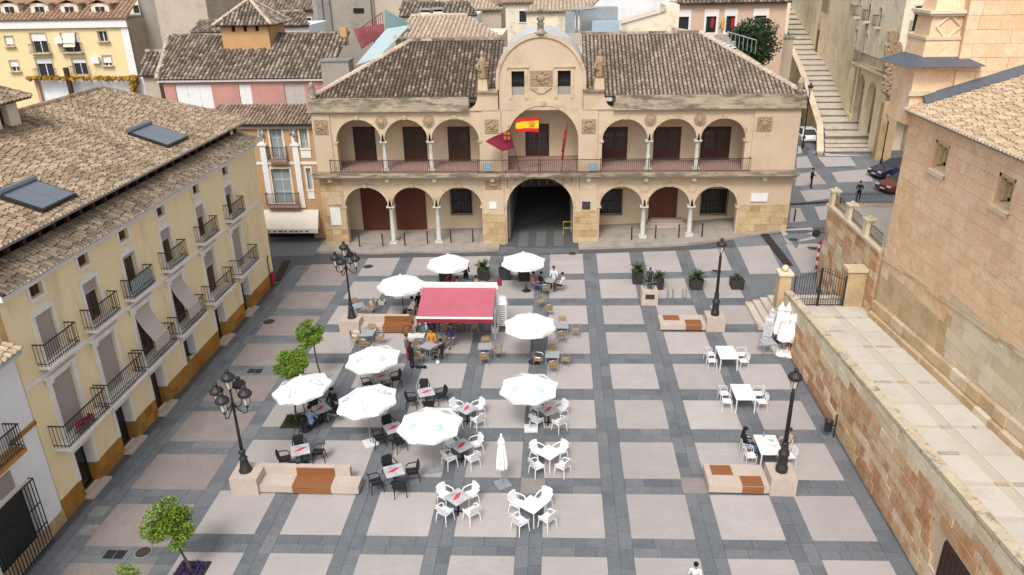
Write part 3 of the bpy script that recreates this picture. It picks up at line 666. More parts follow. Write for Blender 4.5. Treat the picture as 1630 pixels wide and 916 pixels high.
MB().box(-5.05,TY-.17,3.05,-4.5,TY-.155,3.6).build('plaque','sign_white',th); MB().box(1.85,TY-.17,3.0,2.45,TY-.155,3.6).build('plaque','bronze',th)
MB().box(-17.45,TY-.09,3.35,-16.15,TY-.06,4.0).build('wall_panel','town_trim',th); MB().box(-17.2,TY-.1,1.75,-16.4,TY-.065,3.15).build('notice_board','sign_white',th); MB().box(14.1,TY-.08,3.55,15.3,TY-.05,4.2).build('plaque','sign_white',th)
for x in (-16.9,-12.57,-9.04,-4.75,2.3,6.44,9.9,14.9): MB().box(x-.14,TY-.32,5.15,x+.14,TY-.13,5.38).build('floodlight','sign_white',th)
# doors of the galleries
def panel_door(x0, x1, z0, z1, y, glazed):
    d = MB().box(x0-.12, y-.05, z0, x1+.12, y-.003, z1+.12).build('door', 'wood_dark', th); c = (x0+x1)/2
    for a, b in ((x0, c-.015), (c+.015, x1)):
        MB().box(a, y-.09, z0, b, y-.052, z1).build('door_leaf', 'wood_dark', d, th.location)
        if glazed:
            for k in range(3):
                for q in range(2): xx = a+.12+q*(b-a-.24)/2; MB().box(xx+.02, y-.1, z0+.95+k*.42, xx+(b-a-.24)/2-.02, y-.092, z0+1.3+k*.42).build('pane', 'pane', d, th.location)
        else:
            for k in range(3): MB().box(a+.14, y-.105, z0+.15+k*.75, b-.14, y-.092, z0+.75+k*.75).build('panel', 'wood_dark', d, th.location)
    return d
def dpx(a, b): p, q = AY(*a, BY), AY(*b, BY); return p.x, q.x, q.z, p.z
for a, b in (((563.5,204.6),(598,251.5)),((643,204.6),(678.5,252)),((714.5,204.6),(747,252)),((838.6,198),(871.5,246.5)),((961,205),(995,253)),((1044,205),(1079,253)),((1120,204.5),(1157,252.5))):
    x0, x1, _, z1 = dpx(a, b); panel_door(x0, x1, 5.93, min(z1, 8.62), BY, True)
PB = BY+.4
def wood_gate(a, b, zt):
    p, q = AY(*a, PB), AY(*b, PB); x0, x1 = p.x, q.x; z0 = gz((x0+x1)/2, 54)+.14
    g = MB().box(x0, PB-.1, z0, x1, PB-.003, zt).build('gate', 'wood_red', th); n = max(5, int((x1-x0)/.22))
    for i in range(n): xa = x0+i*(x1-x0)/n; MB().box(xa+.012, PB-.125, z0+.02, xa+(x1-x0)/n-.012, PB-.1, zt-.05).build('plank', 'wood_red', g, th.location)
wood_gate((573,300),(626,372), 4.1); wood_gate((627,300),(681,371), 4.1); wood_gate((1034,300),(1076,347), 4.0)
p = AY(1055,352,PB)
for i in range(3): MB().box(p.x-1.5+i*.25, PB-1.3+i*.32, gz(8,54)+.1, p.x+1.9-i*.25, PB-.11, gz(8,54)+.28+i*.15).build('step', 'bench_stone', th)
def grille_window(a, b):
    p, q = AY(*a, PB), AY(*b, PB); x0, x1, z0, z1 = p.x, q.x, q.z, p.z
    w = MB().box(x0-.1, PB-.06, z0-.1, x1+.1, PB-.003, z1+.1).build('window', 'wood_dark', th); MB().box(x0, PB-.08, z0, x1, PB-.062, z1).build('pane', 'pane_dark', w, th.location)
    rl = MB(); n = 8
    for i in range(n+1): x = x0-.12+i*(x1-x0+.24)/n; rl.box(x-.018, PB-.3, z0-.15, x+.018, PB-.265, z1+.15)
    for z in (z0-.15, z0, z1, (z0+z1)/2): rl.box(x0-.12, PB-.305, z, x1+.12, PB-.26, z+.04)
    for x in (x0-.12, x1+.12): rl.box(x-.02, PB-.3, z0-.15, x+.02, PB-.06, z0-.1)
    rl.build('grille', 'iron', w, th.location)
for a, b in (((719,303),(750,338)),((957,303),(987,338)),((1119,303),(1153,338))): grille_window(a, b)
# balcony railing: panels with their own bars
RX = [-16.6,-12.7,-9.3,-5.75]; RX2 = [3.1,6.5,10.0,13.7]
for ra, ys in ((RX,TY-.6),([-5.75,-3.7,-1.2,1.4,3.1],TY-.72),(RX2,TY-.6)):
    for a, b in zip(ra, ra[1:]):
        mb = MB(); n = int((b-a)/.14)
        for i in range(n+1): x = a+i*(b-a)/n; mb.box(x-.009, ys-.009, 5.92, x+.009, ys+.009, 6.86)
        mb.box(a, ys-.025, 6.86, b, ys+.025, 6.9); mb.box(a, ys-.015, 6.0, b, ys+.015, 6.03); mb.box(a-.025,ys-.025,5.9,a+.025,ys+.025,6.95); mb.build('balcony_railing', 'iron_rust', th)
for x in (-16.6, 13.7): MB().box(x-.015, TY-.6, 6.83, x+.015, TY, 6.87).build('railing_return', 'iron_rust', th)
for i in range(11): x = -4.2+i*.58; z = 5.3-.18*math.sin(i*1.7)**2*3; MB().box(x-.02,TY-.8,z,x+.02,TY-.77,5.6).build('light_chain','iron_rust',th)
for x in (-5.0,2.55):
    c = MB().box(x-.27,TY-.76,6.1,x+.27,TY-.74,6.65).build('crest_plate','sign_blue',th); MB().lathe([(.13,-.03),(.13,0)],(x,TY-.76,6.38),10,True,'y').build('crest','metal_grey',c,th.location)
# roofs
RZ, RY = 14.45, 61.6
n_ = Vector((0,30,12))
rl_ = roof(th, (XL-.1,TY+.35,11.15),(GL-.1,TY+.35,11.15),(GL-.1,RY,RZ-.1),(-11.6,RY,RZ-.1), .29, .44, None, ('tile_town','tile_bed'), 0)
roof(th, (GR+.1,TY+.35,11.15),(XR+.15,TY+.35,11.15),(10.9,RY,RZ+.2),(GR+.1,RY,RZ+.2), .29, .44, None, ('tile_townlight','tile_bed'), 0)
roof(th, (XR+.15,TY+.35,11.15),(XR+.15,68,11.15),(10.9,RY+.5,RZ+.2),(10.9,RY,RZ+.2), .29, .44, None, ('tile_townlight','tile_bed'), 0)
roof(th, (XL-.1,68,11.15),(XL-.1,TY+.35,11.15),(-11.6,RY,RZ-.1),(-11.6,RY+.5,RZ-.1), .29, .44, None, ('tile_brown','tile_bed'), 0)
MB().box(-11.2,RY+.05,10.3,10.6,68,13.2).build('rear_wall','beige_render',th)
ridge(th, (-11.6,RY,RZ-.05),(GL,RY,RZ-.05), .16, 'tile_brown'); ridge(th, (GR,RY,RZ+.25),(10.9,RY,RZ+.25), .16, 'tile_brown')
ridge(th, (XR+.15,TY+.35,11.2),(10.9,RY,RZ+.25), .2, 'tile_pale'); ridge(th, (XL-.1,TY+.35,11.2),(-11.6,RY,RZ-.05), .2, 'tile_pale')
for x in (-17.55, 16.7): MB().lathe([(.22,0),(.3,.12),(.12,.3),(.26,.55),(.2,.95),(.05,1.2)], (x, TY+.15, 11.2), 9).build('corner_urn', 'town_cornice', th, None, True)
# flags
def flag(px0, py0, px1, py1, y0, label, builder):
    a, b = AY(px0, py0, y0), AY(px1, py1, y0-1.0); t = thing('flag', label, 'flag', a); MB().tube([a, b], .025, 6).build('flag_pole', 'iron_rust', t); builder(t, a, b)
def cloth(t, P, name, mats, nu=10, nv=8, mfun=None, wave=.12):
    """waving sheet between four corners P00,P10,P11,P01 with thickness"""
    P = [Vector(p) for p in P]; n = (P[1]-P[0]).cross(P[3]-P[0]).normalized(); vs = []
    for k in (0, 1):
        for j in range(nv+1):
            for i in range(nu+1):
                u, v = i/nu, j/nv; p = (P[0]*(1-u)+P[1]*u)*(1-v)+(P[3]*(1-u)+P[2]*u)*v
                vs.append(p + n*(wave*math.sin(u*7+v*2.2)*u + .008*k))
    mb = MB(); st = (nu+1)*(nv+1)
    for k in (0, 1):
        for j in range(nv):
            for i in range(nu):
                a = k*st+j*(nu+1)+i; f = (a, a+1, a+nu+2, a+nu+1); mb.f.append(f if k else f[::-1]); mb.m.append(mfun((i+.5)/nu, (j+.5)/nv) if mfun else 0)
    mb.v = [tuple(v) for v in vs]; return mb.build(name, mats, t, None, True)
FY = TY-1.0
def fl_spain(t, a, b):
    cl = cloth(t, [AY(858,185,FY),AY(821,191,FY-.2),AY(820,209,FY-.2),AY(858,211,FY)], 'flag_cloth', ['flag_red','flag_yellow'], 12, 8, lambda u, v: 1 if .25 < v < .75 else 0, .2)
    p = AY(846,197,FY-.12); MB().lathe([(.2,-.02),(.2,.02)], tuple(p), 10, True, 'y').build('emblem', 'flag_gold', cl, t.location)
flag(858,278,858,186,FY, 'red and yellow flag flying over the centre balcony', fl_spain)
def fl_reg(t, a, b):
    cl = cloth(t, [AY(811,206,FY),AY(772,225,FY-.3),AY(800,241,FY-.2),AY(819,236,FY)], 'flag_cloth', 'flag_maroon', 10, 6, None, .15)
    for k in range(4):
        p = AY(804+(k % 2)*6, 213+(k//2)*7, FY-.28); mb = MB()
        for q in range(3): mb.cbox((p.x-.07+.07*q, p.y, p.z), .035, .03, .2)
        mb.cbox((p.x, p.y, p.z), .2, .03, .04); mb.cbox((p.x, p.y, p.z+.09), .2, .03, .04); mb.build('castle_emblem', 'flag_gold', cl, t.location)
flag(828,276,809,200,FY, 'maroon flag with golden emblems left on the centre balcony', fl_reg)
def fl_red(t, a, b):
    cl = cloth(t, [AY(902,206,FY),AY(899,209,FY-.4),AY(892,253,FY-.3),AY(896,256,FY)], 'flag_cloth', 'flag_red', 5, 8, None, .12)
    for k in range(3): p = AY(897.5-k*1.2, 224+k*8, FY-.38); MB().cbox(tuple(p), .12, .03, .24).build('emblem', 'flag_maroon', cl, t.location)
flag(893,276,904,196,FY, 'narrow red flag hanging furled right on the centre balcony', fl_red)
# bollards before the arcade, yellow barrier
for i, (px, py) in enumerate(((573,396),(610,395),(645,394),(681,391),(718,389),(753,388),(1005,384.5),(1043,382.5),(1080,381),(1117,379.5))):
    p = GS(px, py); z = p.z+.14
    single(MB().lathe([(.05,0),(.05,.9),(.07,.92),(.07,.98),(.03,1.02)], (p.x,p.y,z), 8), 'bollard', 'iron', ['leftmost','second','third','fourth','fifth','sixth'][i]+' thin black bollard from the left before the left arcade' if i < 6 else ['leftmost','second','third','rightmost'][i-6]+' thin black bollard from the left before the right arcade', 'bollard', 'bollards before the arcades', (p.x,p.y,z))
p = GS(1264,353); single(MB().lathe([(.06,0),(.06,.95),(.03,1.0)], tuple(p), 8), 'bollard', 'iron', 'black bollard standing alone at the right corner of the town hall', 'bollard', 'bollards before the arcades', p)
p = GS(906,376); z = p.z+.15
t = thing('barrier', 'yellow tubular barrier inside the right side of the passage', 'barrier', (p.x,p.y,z))
MB().tube([(p.x-.45,p.y,z),(p.x-.45,p.y,z+1.0),(p.x+.45,p.y,z+1.0),(p.x+.45,p.y,z)], .035, 6).build('frame', 'paint_yellow', t); MB().tube([(p.x-.42,p.y,z+.5),(p.x+.42,p.y,z+.5)], .03, 6).build('rail', 'paint_yellow', t)
# ================================================================== generic facade tools: s along the wall, d outward, z up
def east(xp): return lambda s, d, z: (xp+d, s, z)
def south(yp): return lambda s, d, z: (s, yp-d, z)
def west(xp): return lambda s, d, z: (xp-d, s, z)
def fb(mb, f, s0, d0, z0, s1, d1, z1):
    vs = [f(a, b, c) for c in (z0, z1) for a, b in ((s0,d0),(s1,d0),(s1,d1),(s0,d1))]
    mb.add(vs, [(0,3,2,1),(4,5,6,7),(0,1,5,4),(1,2,6,5),(2,3,7,6),(3,0,4,7)]); return mb
def FB(f, *a): return fb(MB(), f, *a)
def holed(f, s0, s1, z0, z1, holes, depth=.3):
    mb = MB(); S = sorted({s0, s1, *[h[0] for h in holes], *[h[1] for h in holes]}); Z = sorted({z0, z1, *[h[2] for h in holes], *[h[3] for h in holes]})
    for a, b in zip(S, S[1:]):
        for c, d in zip(Z, Z[1:]):
            if any(h[0]-1e-5 <= a and b <= h[1]+1e-5 and h[2]-1e-5 <= c and d <= h[3]+1e-5 for h in holes): continue
            mb.quad(f(a,0,c), f(b,0,c), f(b,0,d), f(a,0,d))
    for a, b, c, d in holes:
        for p, q in (((a,c),(b,c)),((b,c),(b,d)),((b,d),(a,d)),((a,d),(a,c))): mb.quad(f(p[0],0,p[1]), f(q[0],0,q[1]), f(q[0],-depth,q[1]), f(p[0],-depth,p[1]))
    return mb
def frame(t, f, s0, s1, z0, z1, w=.16, d=.05, m='white_trim', name='window', sill=True):
    mb = MB(); fb(mb, f, s0-w, .002, z0, s0, d, z1); fb(mb, f, s1, .002, z0, s1+w, d, z1); fb(mb, f, s0-w, .002, z1, s1+w, d+.01, z1+w)
    if sill: fb(mb, f, s0-w, .002, z0-w, s1+w, d+.03, z0)
    return mb.build(name, m, t)
def railing(f, s0, s1, d0, d1, z0, h, n, m, parent, off, name='railing'):
    mb = MB(); P = [(s0,d0),(s0,d1),(s1,d1),(s1,d0)]
    k = max(3, int((s1-s0)/n))
    for i in range(k+1): s = s0+i*(s1-s0)/k; fb(mb, f, s-.009, d1-.009, z0, s+.009, d1+.009, z0+h)
    for s in (s0, s1):
        kk = max(2, int((d1-d0)/n))
        for i in range(kk): d = d0+i*(d1-d0)/kk; fb(mb, f, s-.009, d-.009, z0, s+.009, d+.009, z0+h)
        fb(mb, f, s-.02, d0, z0+h-.03, s+.02, d1, z0+h+.01); fb(mb, f, s-.012, d0, z0+.1, s+.012, d1, z0+.125)
    fb(mb, f, s0-.02, d1-.02, z0+h-.03, s1+.02, d1+.02, z0+h+.012); fb(mb, f, s0, d1-.012, z0+.1, s1, d1+.012, z0+.125); fb(mb, f, s0, d1-.012, z0+.28, s1, d1+.012, z0+.295)
    return mb.build(name, m, parent, off)
def balcony(t, f, s0, s1, z, dep, h, bulge=0):
    b = FB(f, s0-.05, .003, z-.12, s1+.05, dep+.06, z).build('balcony', 'white_trim', t); mb = MB()
    fb(mb, f, s0+.1, .003, z-.24, s1-.1, dep*.6, z-.122); mb.build('bracket', 'grey_render', b, t.location)
    railing(f, s0, s1, 0.0, dep, z, h, .125, 'iron', b, t.location); return b

# ================================================================== YELLOW HOUSE (left)
LX = -19.4
yh = thing('yellow_house', 'long pale yellow town house with six bays of balconies', 'house', (LX, 34, 0))
fE = east(LX); YS = [24.7,27.75,30.85,34.3,38.2,42.05]; Y0, Y1 = 22.75, 46.7
att = [(y-.36,y+.36,8.86,9.34) for y in YS]; upd = [(y-.5,y+.5,6.4,8.2) for y in YS]; lod = [(y-.66,y+.66,3.05,5.56) for y in YS]
gro = [(y-.58,y+.58,.03 if i != 3 else .85,2.2) for i, y in enumerate(YS)]
holed(fE, Y0, Y1, -.3, 9.75, att+upd+lod+gro, .24).build('wall', 'yellow_plaster', yh)
MB().box(LX-12,Y0,-.3,LX-.45,Y1,9.6).build('rear_wall', 'yellow_plaster', yh)
mb = MB(); y = Y0                                  # ochre stone dado, block by block
while y < Y1-.05:
    b = min(Y1, y+R_.uniform(.5,.72))
    for z0, z1 in ((-.02,.42),(.43,.9)):
        segs = [(y, b)]
        for i, c in enumerate(YS):
            if i == 3 : continue
            ns = []
            for p, q in segs:
                if q <= c-.62 or p >= c+.62: ns.append((p,q)); continue
                if p < c-.62: ns.append((p, c-.62))
                if q > c+.62: ns.append((c+.62, q))
            segs = ns
        for p, q in segs:
            if q-p > .06: FB(fE, p+.004, .003, z0, q-.004, .05+R_.uniform(0,.008), z1).build('dado_stone', 'ochre_stone', yh)
    y = b
FB(fE, Y0, .003, 5.86, Y1, .06, 6.02).build('band', 'white_trim', yh); FB(fE, Y0, .003, 9.45, Y1, .22, 9.72).build('eave_cornice', 'white_trim', yh)
FB(fE, Y1-.12,.003,0.92,Y1+.02,.05,9.45).build('corner_strip','yellow_plaster',yh)
for i, y in enumerate(YS):
    w = frame(yh, fE, y-.36, y+.36, 8.86, 9.34, .13, .05); FB(fE, y-.36, -.18, 8.86, y+.36, -.13, 9.34).build('pane', 'wood_dark', w, yh.location); FB(fE, y-.02,-.13,8.86,y+.02,-.1,9.34).build('mullion','wood_dark',w,yh.location)
    # upper balcony door
    w = frame(yh, fE, y-.5, y+.5, 6.42, 8.2, .17, .06, name='balcony_door', sill=False)
    c = MB(); vs = [(y-.67,8.37),(y-.3,8.47),(y,8.6),(y+.3,8.47),(y+.67,8.37)]; c.add([fE(a,dd,b) for dd in (.002,.07) for a, b in vs], [(0,1,2,3,4),(9,8,7,6,5)]+[(k,k+5,(k+1)%5+5,(k+1)%5) for k in range(5)]); c.build('crest', 'white_trim', w, yh.location)
    FB(fE, y-.5, -.2, 6.42, y+.5, -.16, 8.2).build('door_leaf', 'wood_red' if i in (1,2,4) else 'wood_dark', w, yh.location)
    for s in (-1, 1): FB(fE, y+s*.25-.16, -.16, 6.6, y+s*.25+.16, -.14, 7.9).build('pane', 'pane_dark', w, yh.location)
    bl = (0, 7.75, 8.1, 7.7, 7.6, 7.75)[i]
    FB(fE, y-.48, -.08, 6.45 if i == 0 else bl, y+.48, -.04, 8.18).build('blind', 'blind', w, yh.location)
    if i: fb(MB(), fE, y-.48, -.1, bl-.06, y+.48, -.02, bl-.005).build('blind_roll', 'blind_light', w, yh.location)
    b_ = balcony(yh, fE, y-.98, y+.98, 6.38, .45, .92)
    if i == 2: FB(fE, y-.9, .40, 6.45, y+.9, .42, 7.2).build('screen', 'frame_blue', b_, yh.location)
    # lower balcony door
    w = frame(yh, fE, y-.66, y+.66, 3.06, 5.56, .2, .08, name='balcony_door', sill=False)
    FB(fE, y-.95, .082, 5.5, y-.6, .16, 5.8).build('corbel', 'white_trim', w, yh.location); FB(fE, y+.6, .082, 5.5, y+.95, .16, 5.8).build('corbel', 'white_trim', w, yh.location); FB(fE, y-1.0, .003, 5.762, y+1.0, .2, 5.855).build('lintel', 'white_trim', w, yh.location)
    FB(fE, y-.66, -.22, 3.06, y+.66, -.18, 5.56).build('door_leaf', 'wood_red' if i == 4 else 'wood_dark', w, yh.location)
    for s in (-1, 1): FB(fE, y+s*.33-.2, -.18, 3.5, y+s*.33+.2, -.16, 5.2).build('pane', 'pane_dark', w, yh.location)
    if i in (0,1,5): FB(fE, y-.64, -.10, 3.1, y+.64, -.06, 5.54).build('blind', 'blind', w, yh.location)
    elif i == 4: FB(fE, y-.64, -.10, 4.75, y+.64, -.06, 5.54).build('blind', 'blind', w, yh.location); FB(fE, y-.64,-.13,4.66,y+.64,-.03,4.745).build('blind_roll','blind_light',w,yh.location)
    else:                                         # blind drawn out over the railing
        mb = MB(); prof = [(-.06,5.54),(.28,4.75),(.66,4.12),(.72,4.05),(.735,3.55)]
        for (d0, z0), (d1, z1) in zip(prof, prof[1:]): mb.slab([fE(y-.62,d0,z0), fE(y+.62,d0,z0), fE(y+.62,d1,z1), fE(y-.62,d1,z1)], .02)
        mb.build('blind', 'blind_light', w, yh.location)
    b_ = balcony(yh, fE, y-1.42, y+1.42, 3.03, .62, 1.0)
    if i == 0:
        FB(fE, y-.5, .3, 3.06, y+.55, .5, 3.3).build('flower_box', 'terracotta', b_, yh.location)
        mb = MB()
        for k in range(40): a = R_.uniform(y-.5,y+.55); mb.ball(fE(a, .3+R_.random()*.25, 3.32+R_.random()*.14), .045, .045, .05, 5, 4)
        mb.build('flowers', 'cloth_red', b_, yh.location, kind='stuff')
    # ground floor
    z0 = .03 if i != 3 else .85
    w = frame(yh, fE, y-.58, y+.58, .92, 2.2, .16, .065, name='street_door' if i != 3 else 'shop_window', sill=False)
    FB(fE, y+.56, -.44, .92, y+.579, .0, 2.2).build('jamb', 'white_trim', w, yh.location); FB(fE, y-.579, -.44, .92, y-.56, .0, 2.2).build('jamb', 'white_trim', w, yh.location)
    if i != 3: FB(fE, y+.56, -.44, .0, y+.579, .045, .915).build('jamb', 'ochre_stone', w, yh.location); FB(fE, y-.579, -.44, .0, y-.56, .045, .915).build('jamb', 'ochre_stone', w, yh.location)
    FB(fE, y-.555, -.43, z0, y+.555, -.38, 2.2).build('door_leaf', ('pane_dark','plastic_black','wood_dark','pane','plastic_black','plastic_black')[i], w, yh.location)
    mb = MB()
    for s in (-.5, -.02, .46): fb(mb, fE, y+s, -.38, z0, y+s+.05, -.35, 2.2)
    fb(mb, fE, y-.5, -.38, 1.75, y+.5, -.35, 1.8); mb.build('door_frame', 'iron', w, yh.location)
    if i != 3: FB(fE, y-.7, .0, -.02, y+.7, .42, .1).build('step', 'bench_stone', w, yh.location)
    else: FB(fE,y-.5,-.15,.86,y-.1,-.02,1.15).build('plant','leaf_orange',w,yh.location)
# roofs: narrow lower slope, dark gallery with posts, main roof with hip
NEAR = Vector((-18, 22, 12))
roof(yh, (LX+.42,Y0-.1,9.82),(LX+.42,Y1+.7,9.82),(LX-.75,Y1-.2,10.38),(LX-.75,Y0-.1,10.38), .23, .5, .092, ('tile_mini','tile_bed'), 0, None, True)
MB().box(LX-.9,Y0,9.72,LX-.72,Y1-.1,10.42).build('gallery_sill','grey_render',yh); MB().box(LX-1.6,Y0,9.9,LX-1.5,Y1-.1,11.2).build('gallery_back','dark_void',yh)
for k in range(26): y = Y0+.3+k*.93; MB().box(LX-.93,y-.08,10.42,LX-.75,y+.08,11.05).build('post','wood_dark',yh)
ev = [(LX-.55,Y0-.3,10.95),(LX-.55,Y1+1.2,10.95),(LX-7.6,Y1-2.4,13.5),(LX-7.6,Y0-.3,13.5)]
roof(yh, *ev, .25, .36, None, ('tile_left','tile_bed_pale'), 300, NEAR, True)
roof(yh, (LX-.55,Y1+1.2,10.95),(LX-14.6,Y1+1.2,10.95),(LX-7.6,Y1-2.4,13.5),(LX-7.6,Y1-2.45,13.5), .29, .44, None, ('tile_left','tile_bed'), 0)
roof(yh, (LX-14.6,Y1+1.2,10.95),(LX-14.6,Y0-.3,10.95),(LX-7.6,Y0-.3,13.5),(LX-7.6,Y1-2.4,13.5), .29, .44, None, ('tile_left','tile_bed'), 0)
ridge(yh, (LX-.55,Y1+1.2,11.0),(LX-7.6,Y1-2.4,13.55), .15, 'tile_left'); ridge(yh, (LX-7.6,Y0,13.55),(LX-7.6,Y1-2.4,13.55), .15, 'tile_left')
MB().box(LX-.6,Y0-.3,10.83,LX-.52,Y1+1.1,10.93).build('gutter','grey_render',yh)
# little roof tower
tw = 3.0; tc = (-26.0-tw/2, 32.4+tw/2); ttz = AX(40,152,-25.9).z
holed(east(tc[0]+tw/2), tc[1]-tw/2, tc[1]+tw/2, 11.5, ttz, [(tc[1]-.95+k*1.1, tc[1]-.35+k*1.1, ttz-1.3, ttz-.25) for k in range(2)], .3).build('tower_wall', 'cream_plaster', yh)
holed(south(tc[1]-tw/2), tc[0]-tw/2, tc[0]+tw/2, 11.5, ttz, [(tc[0]+.2, tc[0]+.8, ttz-1.3, ttz-.25)], .3).build('tower_wall', 'cream_plaster', yh); MB().box(tc[0]-tw/2+.3,tc[1]-tw/2+.32,11.5,tc[0]+tw/2-.32,tc[1]+tw/2-.02,ttz-.05).build('tower_core','wood_dark',yh)
c4 = [(tc[0]+i*2.0,tc[1]+j*2.0,ttz-.02) for i, j in ((1,-1),(1,1),(-1,1),(-1,-1))]
for k in range(4): roof(yh, c4[k], c4[(k+1)%4], (tc[0]+.02,tc[1]+.02,ttz+1.15), (tc[0],tc[1],ttz+1.15), .27, .42, None, ('tile_left','tile_bed'), 0, name='tower_roof')
for k in range(4): ridge(yh, c4[k], (tc[0],tc[1],ttz+1.2), .13, 'tile_left')
# solar panels lying on the slope
sl = (13.5-10.95)/7.05
def solar(ya, yb, xa, xb, label):
    P = [Vector((x, y, 10.95+(LX-.55-x)*sl+.26)) for x, y in ((xa,ya),(xa,yb),(xb,yb),(xb,ya))]; t = thing('solar_panel', label, 'solar panel', P[0])
    MB().slab(P, .14).build('housing', 'iron', t); n = (P[1]-P[0]).cross(P[3]-P[0]).normalized()
    Q = [P[0]*.96+P[2]*.04, P[1]*.96+P[3]*.04, P[2]*.96+P[0]*.04, P[3]*.96+P[1]*.04]; m0, m1 = (Q[0]+Q[1])/2, (Q[2]+Q[3])/2; e = (Q[1]-Q[0])*.006
    MB().slab([Q[0]+n*.012, m0-e+n*.012, m1-e+n*.012, Q[3]+n*.012], .01, n).build('collector', 'solar', t); MB().slab([m0+e+n*.012, Q[1]+n*.012, Q[2]+n*.012, m1+e+n*.012], .01, n).build('collector', 'solar', t)
    MB().tube([P[3]+n*.05, P[2]+n*.05], .14, 8).build('tank_header', 'solar', t)
solar(38.4,40.8,-20.5,-22.55,'farther blue grey solar panel on the yellow house roof'); solar(27.5,29.8,-20.3,-22.0,'nearer blue grey solar panel on the yellow house roof')
# wall lantern box and extinguisher-red pipe at the far corner
t = thing('wall_pipe', 'thin black wall pipe with red box at far corner of yellow house', 'pipe', (LX+.08,46.0,0)); MB().tube([(LX+.08,46.0,0),(LX+.08,46.0,2.0),(LX+.15,46.0,2.3)], .035, 6).build('pipe','iron_rust',t); MB().box(LX+.06,46.15,.1,LX+.2,46.45,.95).build('red_box','cloth_red',t)

# ================================================================== WHITE HOUSE (near left)
wh = thing('white_house', 'whitewashed house with barred window at the near left', 'house', (LX, 18, 0))
wA, wB = AX(z3x := 155/3.881, 680+345/3.881, LX), AX(285/3.881, 680+715/3.881, LX)
wy1 = wA.y; wy0 = wy1-2.2; wz1, wz0 = wA.z, wB.z
holed(fE, 10.0, Y0-.02, .55, 7.6, [(wy0,wy1,wz0,wz1),(17.3,18.5,3.9,6.4),(13,14.2,3.9,6.4)], .3).build('wall', 'white_wash', wh)
MB().box(LX-8,10,-.3,LX-.32,Y0-.03,7.55).build('rear_wall','white_wash',wh); FB(fE, 10, .0, -.2, Y0-.02, .06, .54).build('plinth', 'town_stone', wh)
w = frame(wh, fE, wy0, wy1, wz0, wz1, .14, .04); FB(fE, wy0,-.29,wz0,wy1,-.24,wz1).build('pane','planter_black',w,wh.location)
mb = MB(); n = 15
for i in range(n+1): y = wy0-.1+i*(wy1-wy0+.2)/n; fb(mb, fE, y-.014, .24, wz0-.15, y+.014, .268, wz1+.15)
for z in (wz0-.1,(wz0*2+wz1)/3,(wz0+wz1*2)/3,wz1+.1): fb(mb, fE, wy0-.12,.235,z,wy1+.12,.275,z+.035)
for y in (wy0-.12, wy1+.12):
    for z in (wz0-.1, wz1+.1): fb(mb, fE, y-.02, .0, z, y+.02, .27, z+.03)
mb.build('grille','iron',w,wh.location); FB(fE, wy0-.2,.0,wz0-.32,wy1+.2,.34,wz0-.18).build('sill','white_trim',w,wh.location)
bp = AX(38, 712, LX+.5)
b_ = FB(fE, 16.2, .003, bp.z-.15, bp.y, .6, bp.z).build('balcony','ochre_stone',wh); railing(fE, 16.2, bp.y-.03, 0, .57, bp.z, 1.0, .11, 'iron', b_, wh.location)
d_ = FB(fE,17.3,-.28,3.9,18.5,-.22,6.4).build('door','orange_plaster',wh); FB(fE, 10,.003,bp.z-.16,16.15,.06,bp.z-.04).build('band','ochre_stone',wh); FB(fE, bp.y+.02,.003,bp.z+.05,Y0-.03,.09,bp.z+.2).build('band','ochre_stone',wh)
ba = AX(8,772,LX); FB(fE, ba.y-.4,.003,ba.z-.35,ba.y+.35,.05,ba.z+.35).build('plaque','grey_render',wh)
roof(wh, (LX+.45,10,7.75),(LX+.45,Y0-.05,7.75),(LX-4,Y0-.05,9.3),(LX-4,10,9.3), .27, .42, None, ('tile_church','tile_bed_pale'), 0, None, True); FB(fE,10,.003,7.5,Y0-.03,.4,7.62).build('eave','frame_blue',wh)

# ================================================================== BAROQUE HOUSE with cream awning
BYP = 55.8; fS = south(BYP)
bh = thing('baroque_house', 'narrow orange baroque house with white pilasters beside town hall', 'house', (-21.5, BYP, 0))
def A_(px, py): p = AY(px, py, BYP); return p.x, p.z
bx0, bx1 = -26.5, -18.0
def rect(a, b): x0, z1 = A_(*a); x1, z0 = A_(*b); return (min(x0,x1), max(x0,x1), z0, z1)
wn = [rect((428,205),(454,252)), rect((431,269),(468,324)), rect((476,205),(492,236)), rect((487,268),(498,302))]
wn[0] = (wn[0][0]+.0, wn[0][1], wn[0][2], wn[0][3]); doorh = (-23.0,-19.3,0,2.3)
holed(fS, bx0, bx1, -.2, A_(440,193)[1], wn+[doorh], .35).build('wall','baroque_orange',bh)
MB().box(bx0,BYP+.36,-.2,bx1,62,A_(440,193)[1]-.3).build('rear_wall','beige_render',bh); FB(fS,-23,-.34,0,-19.3,-.3,2.3).build('shopfront','pane_dark',bh)
for i, h in enumerate(wn):
    w = frame(bh, fS, *h, .14, .05, 'cream_plaster'); FB(fS, h[0],-.3,h[2],h[1],-.25,h[3]).build('pane','pane_pale',w,bh.location); mb = MB()
    cs = (h[0]+h[1])/2
    for s in (h[0],cs-.04,h[1]-.08): fb(mb, fS, s, -.25, h[2], s+.08, -.2, h[3])
    for k in range(4): z = h[2]+(h[3]-h[2])*k/3; fb(mb, fS, h[0], -.25, max(h[2],z-.04), h[1], -.21, min(h[3],z+.03))
    mb.build('casement','frame_blue',w,bh.location)
    if i < 2:
        e = .28 if i == 0 else .6
        b_ = FB(fS, h[0]-e, .003, h[2]-.2, h[1]+e, .55, h[2]-.02).build('balcony','terracotta',bh); railing(fS, h[0]-e+.05, h[1]+e-.05, 0, .5, h[2]-.02, .95, .12, 'iron', b_, bh.location)
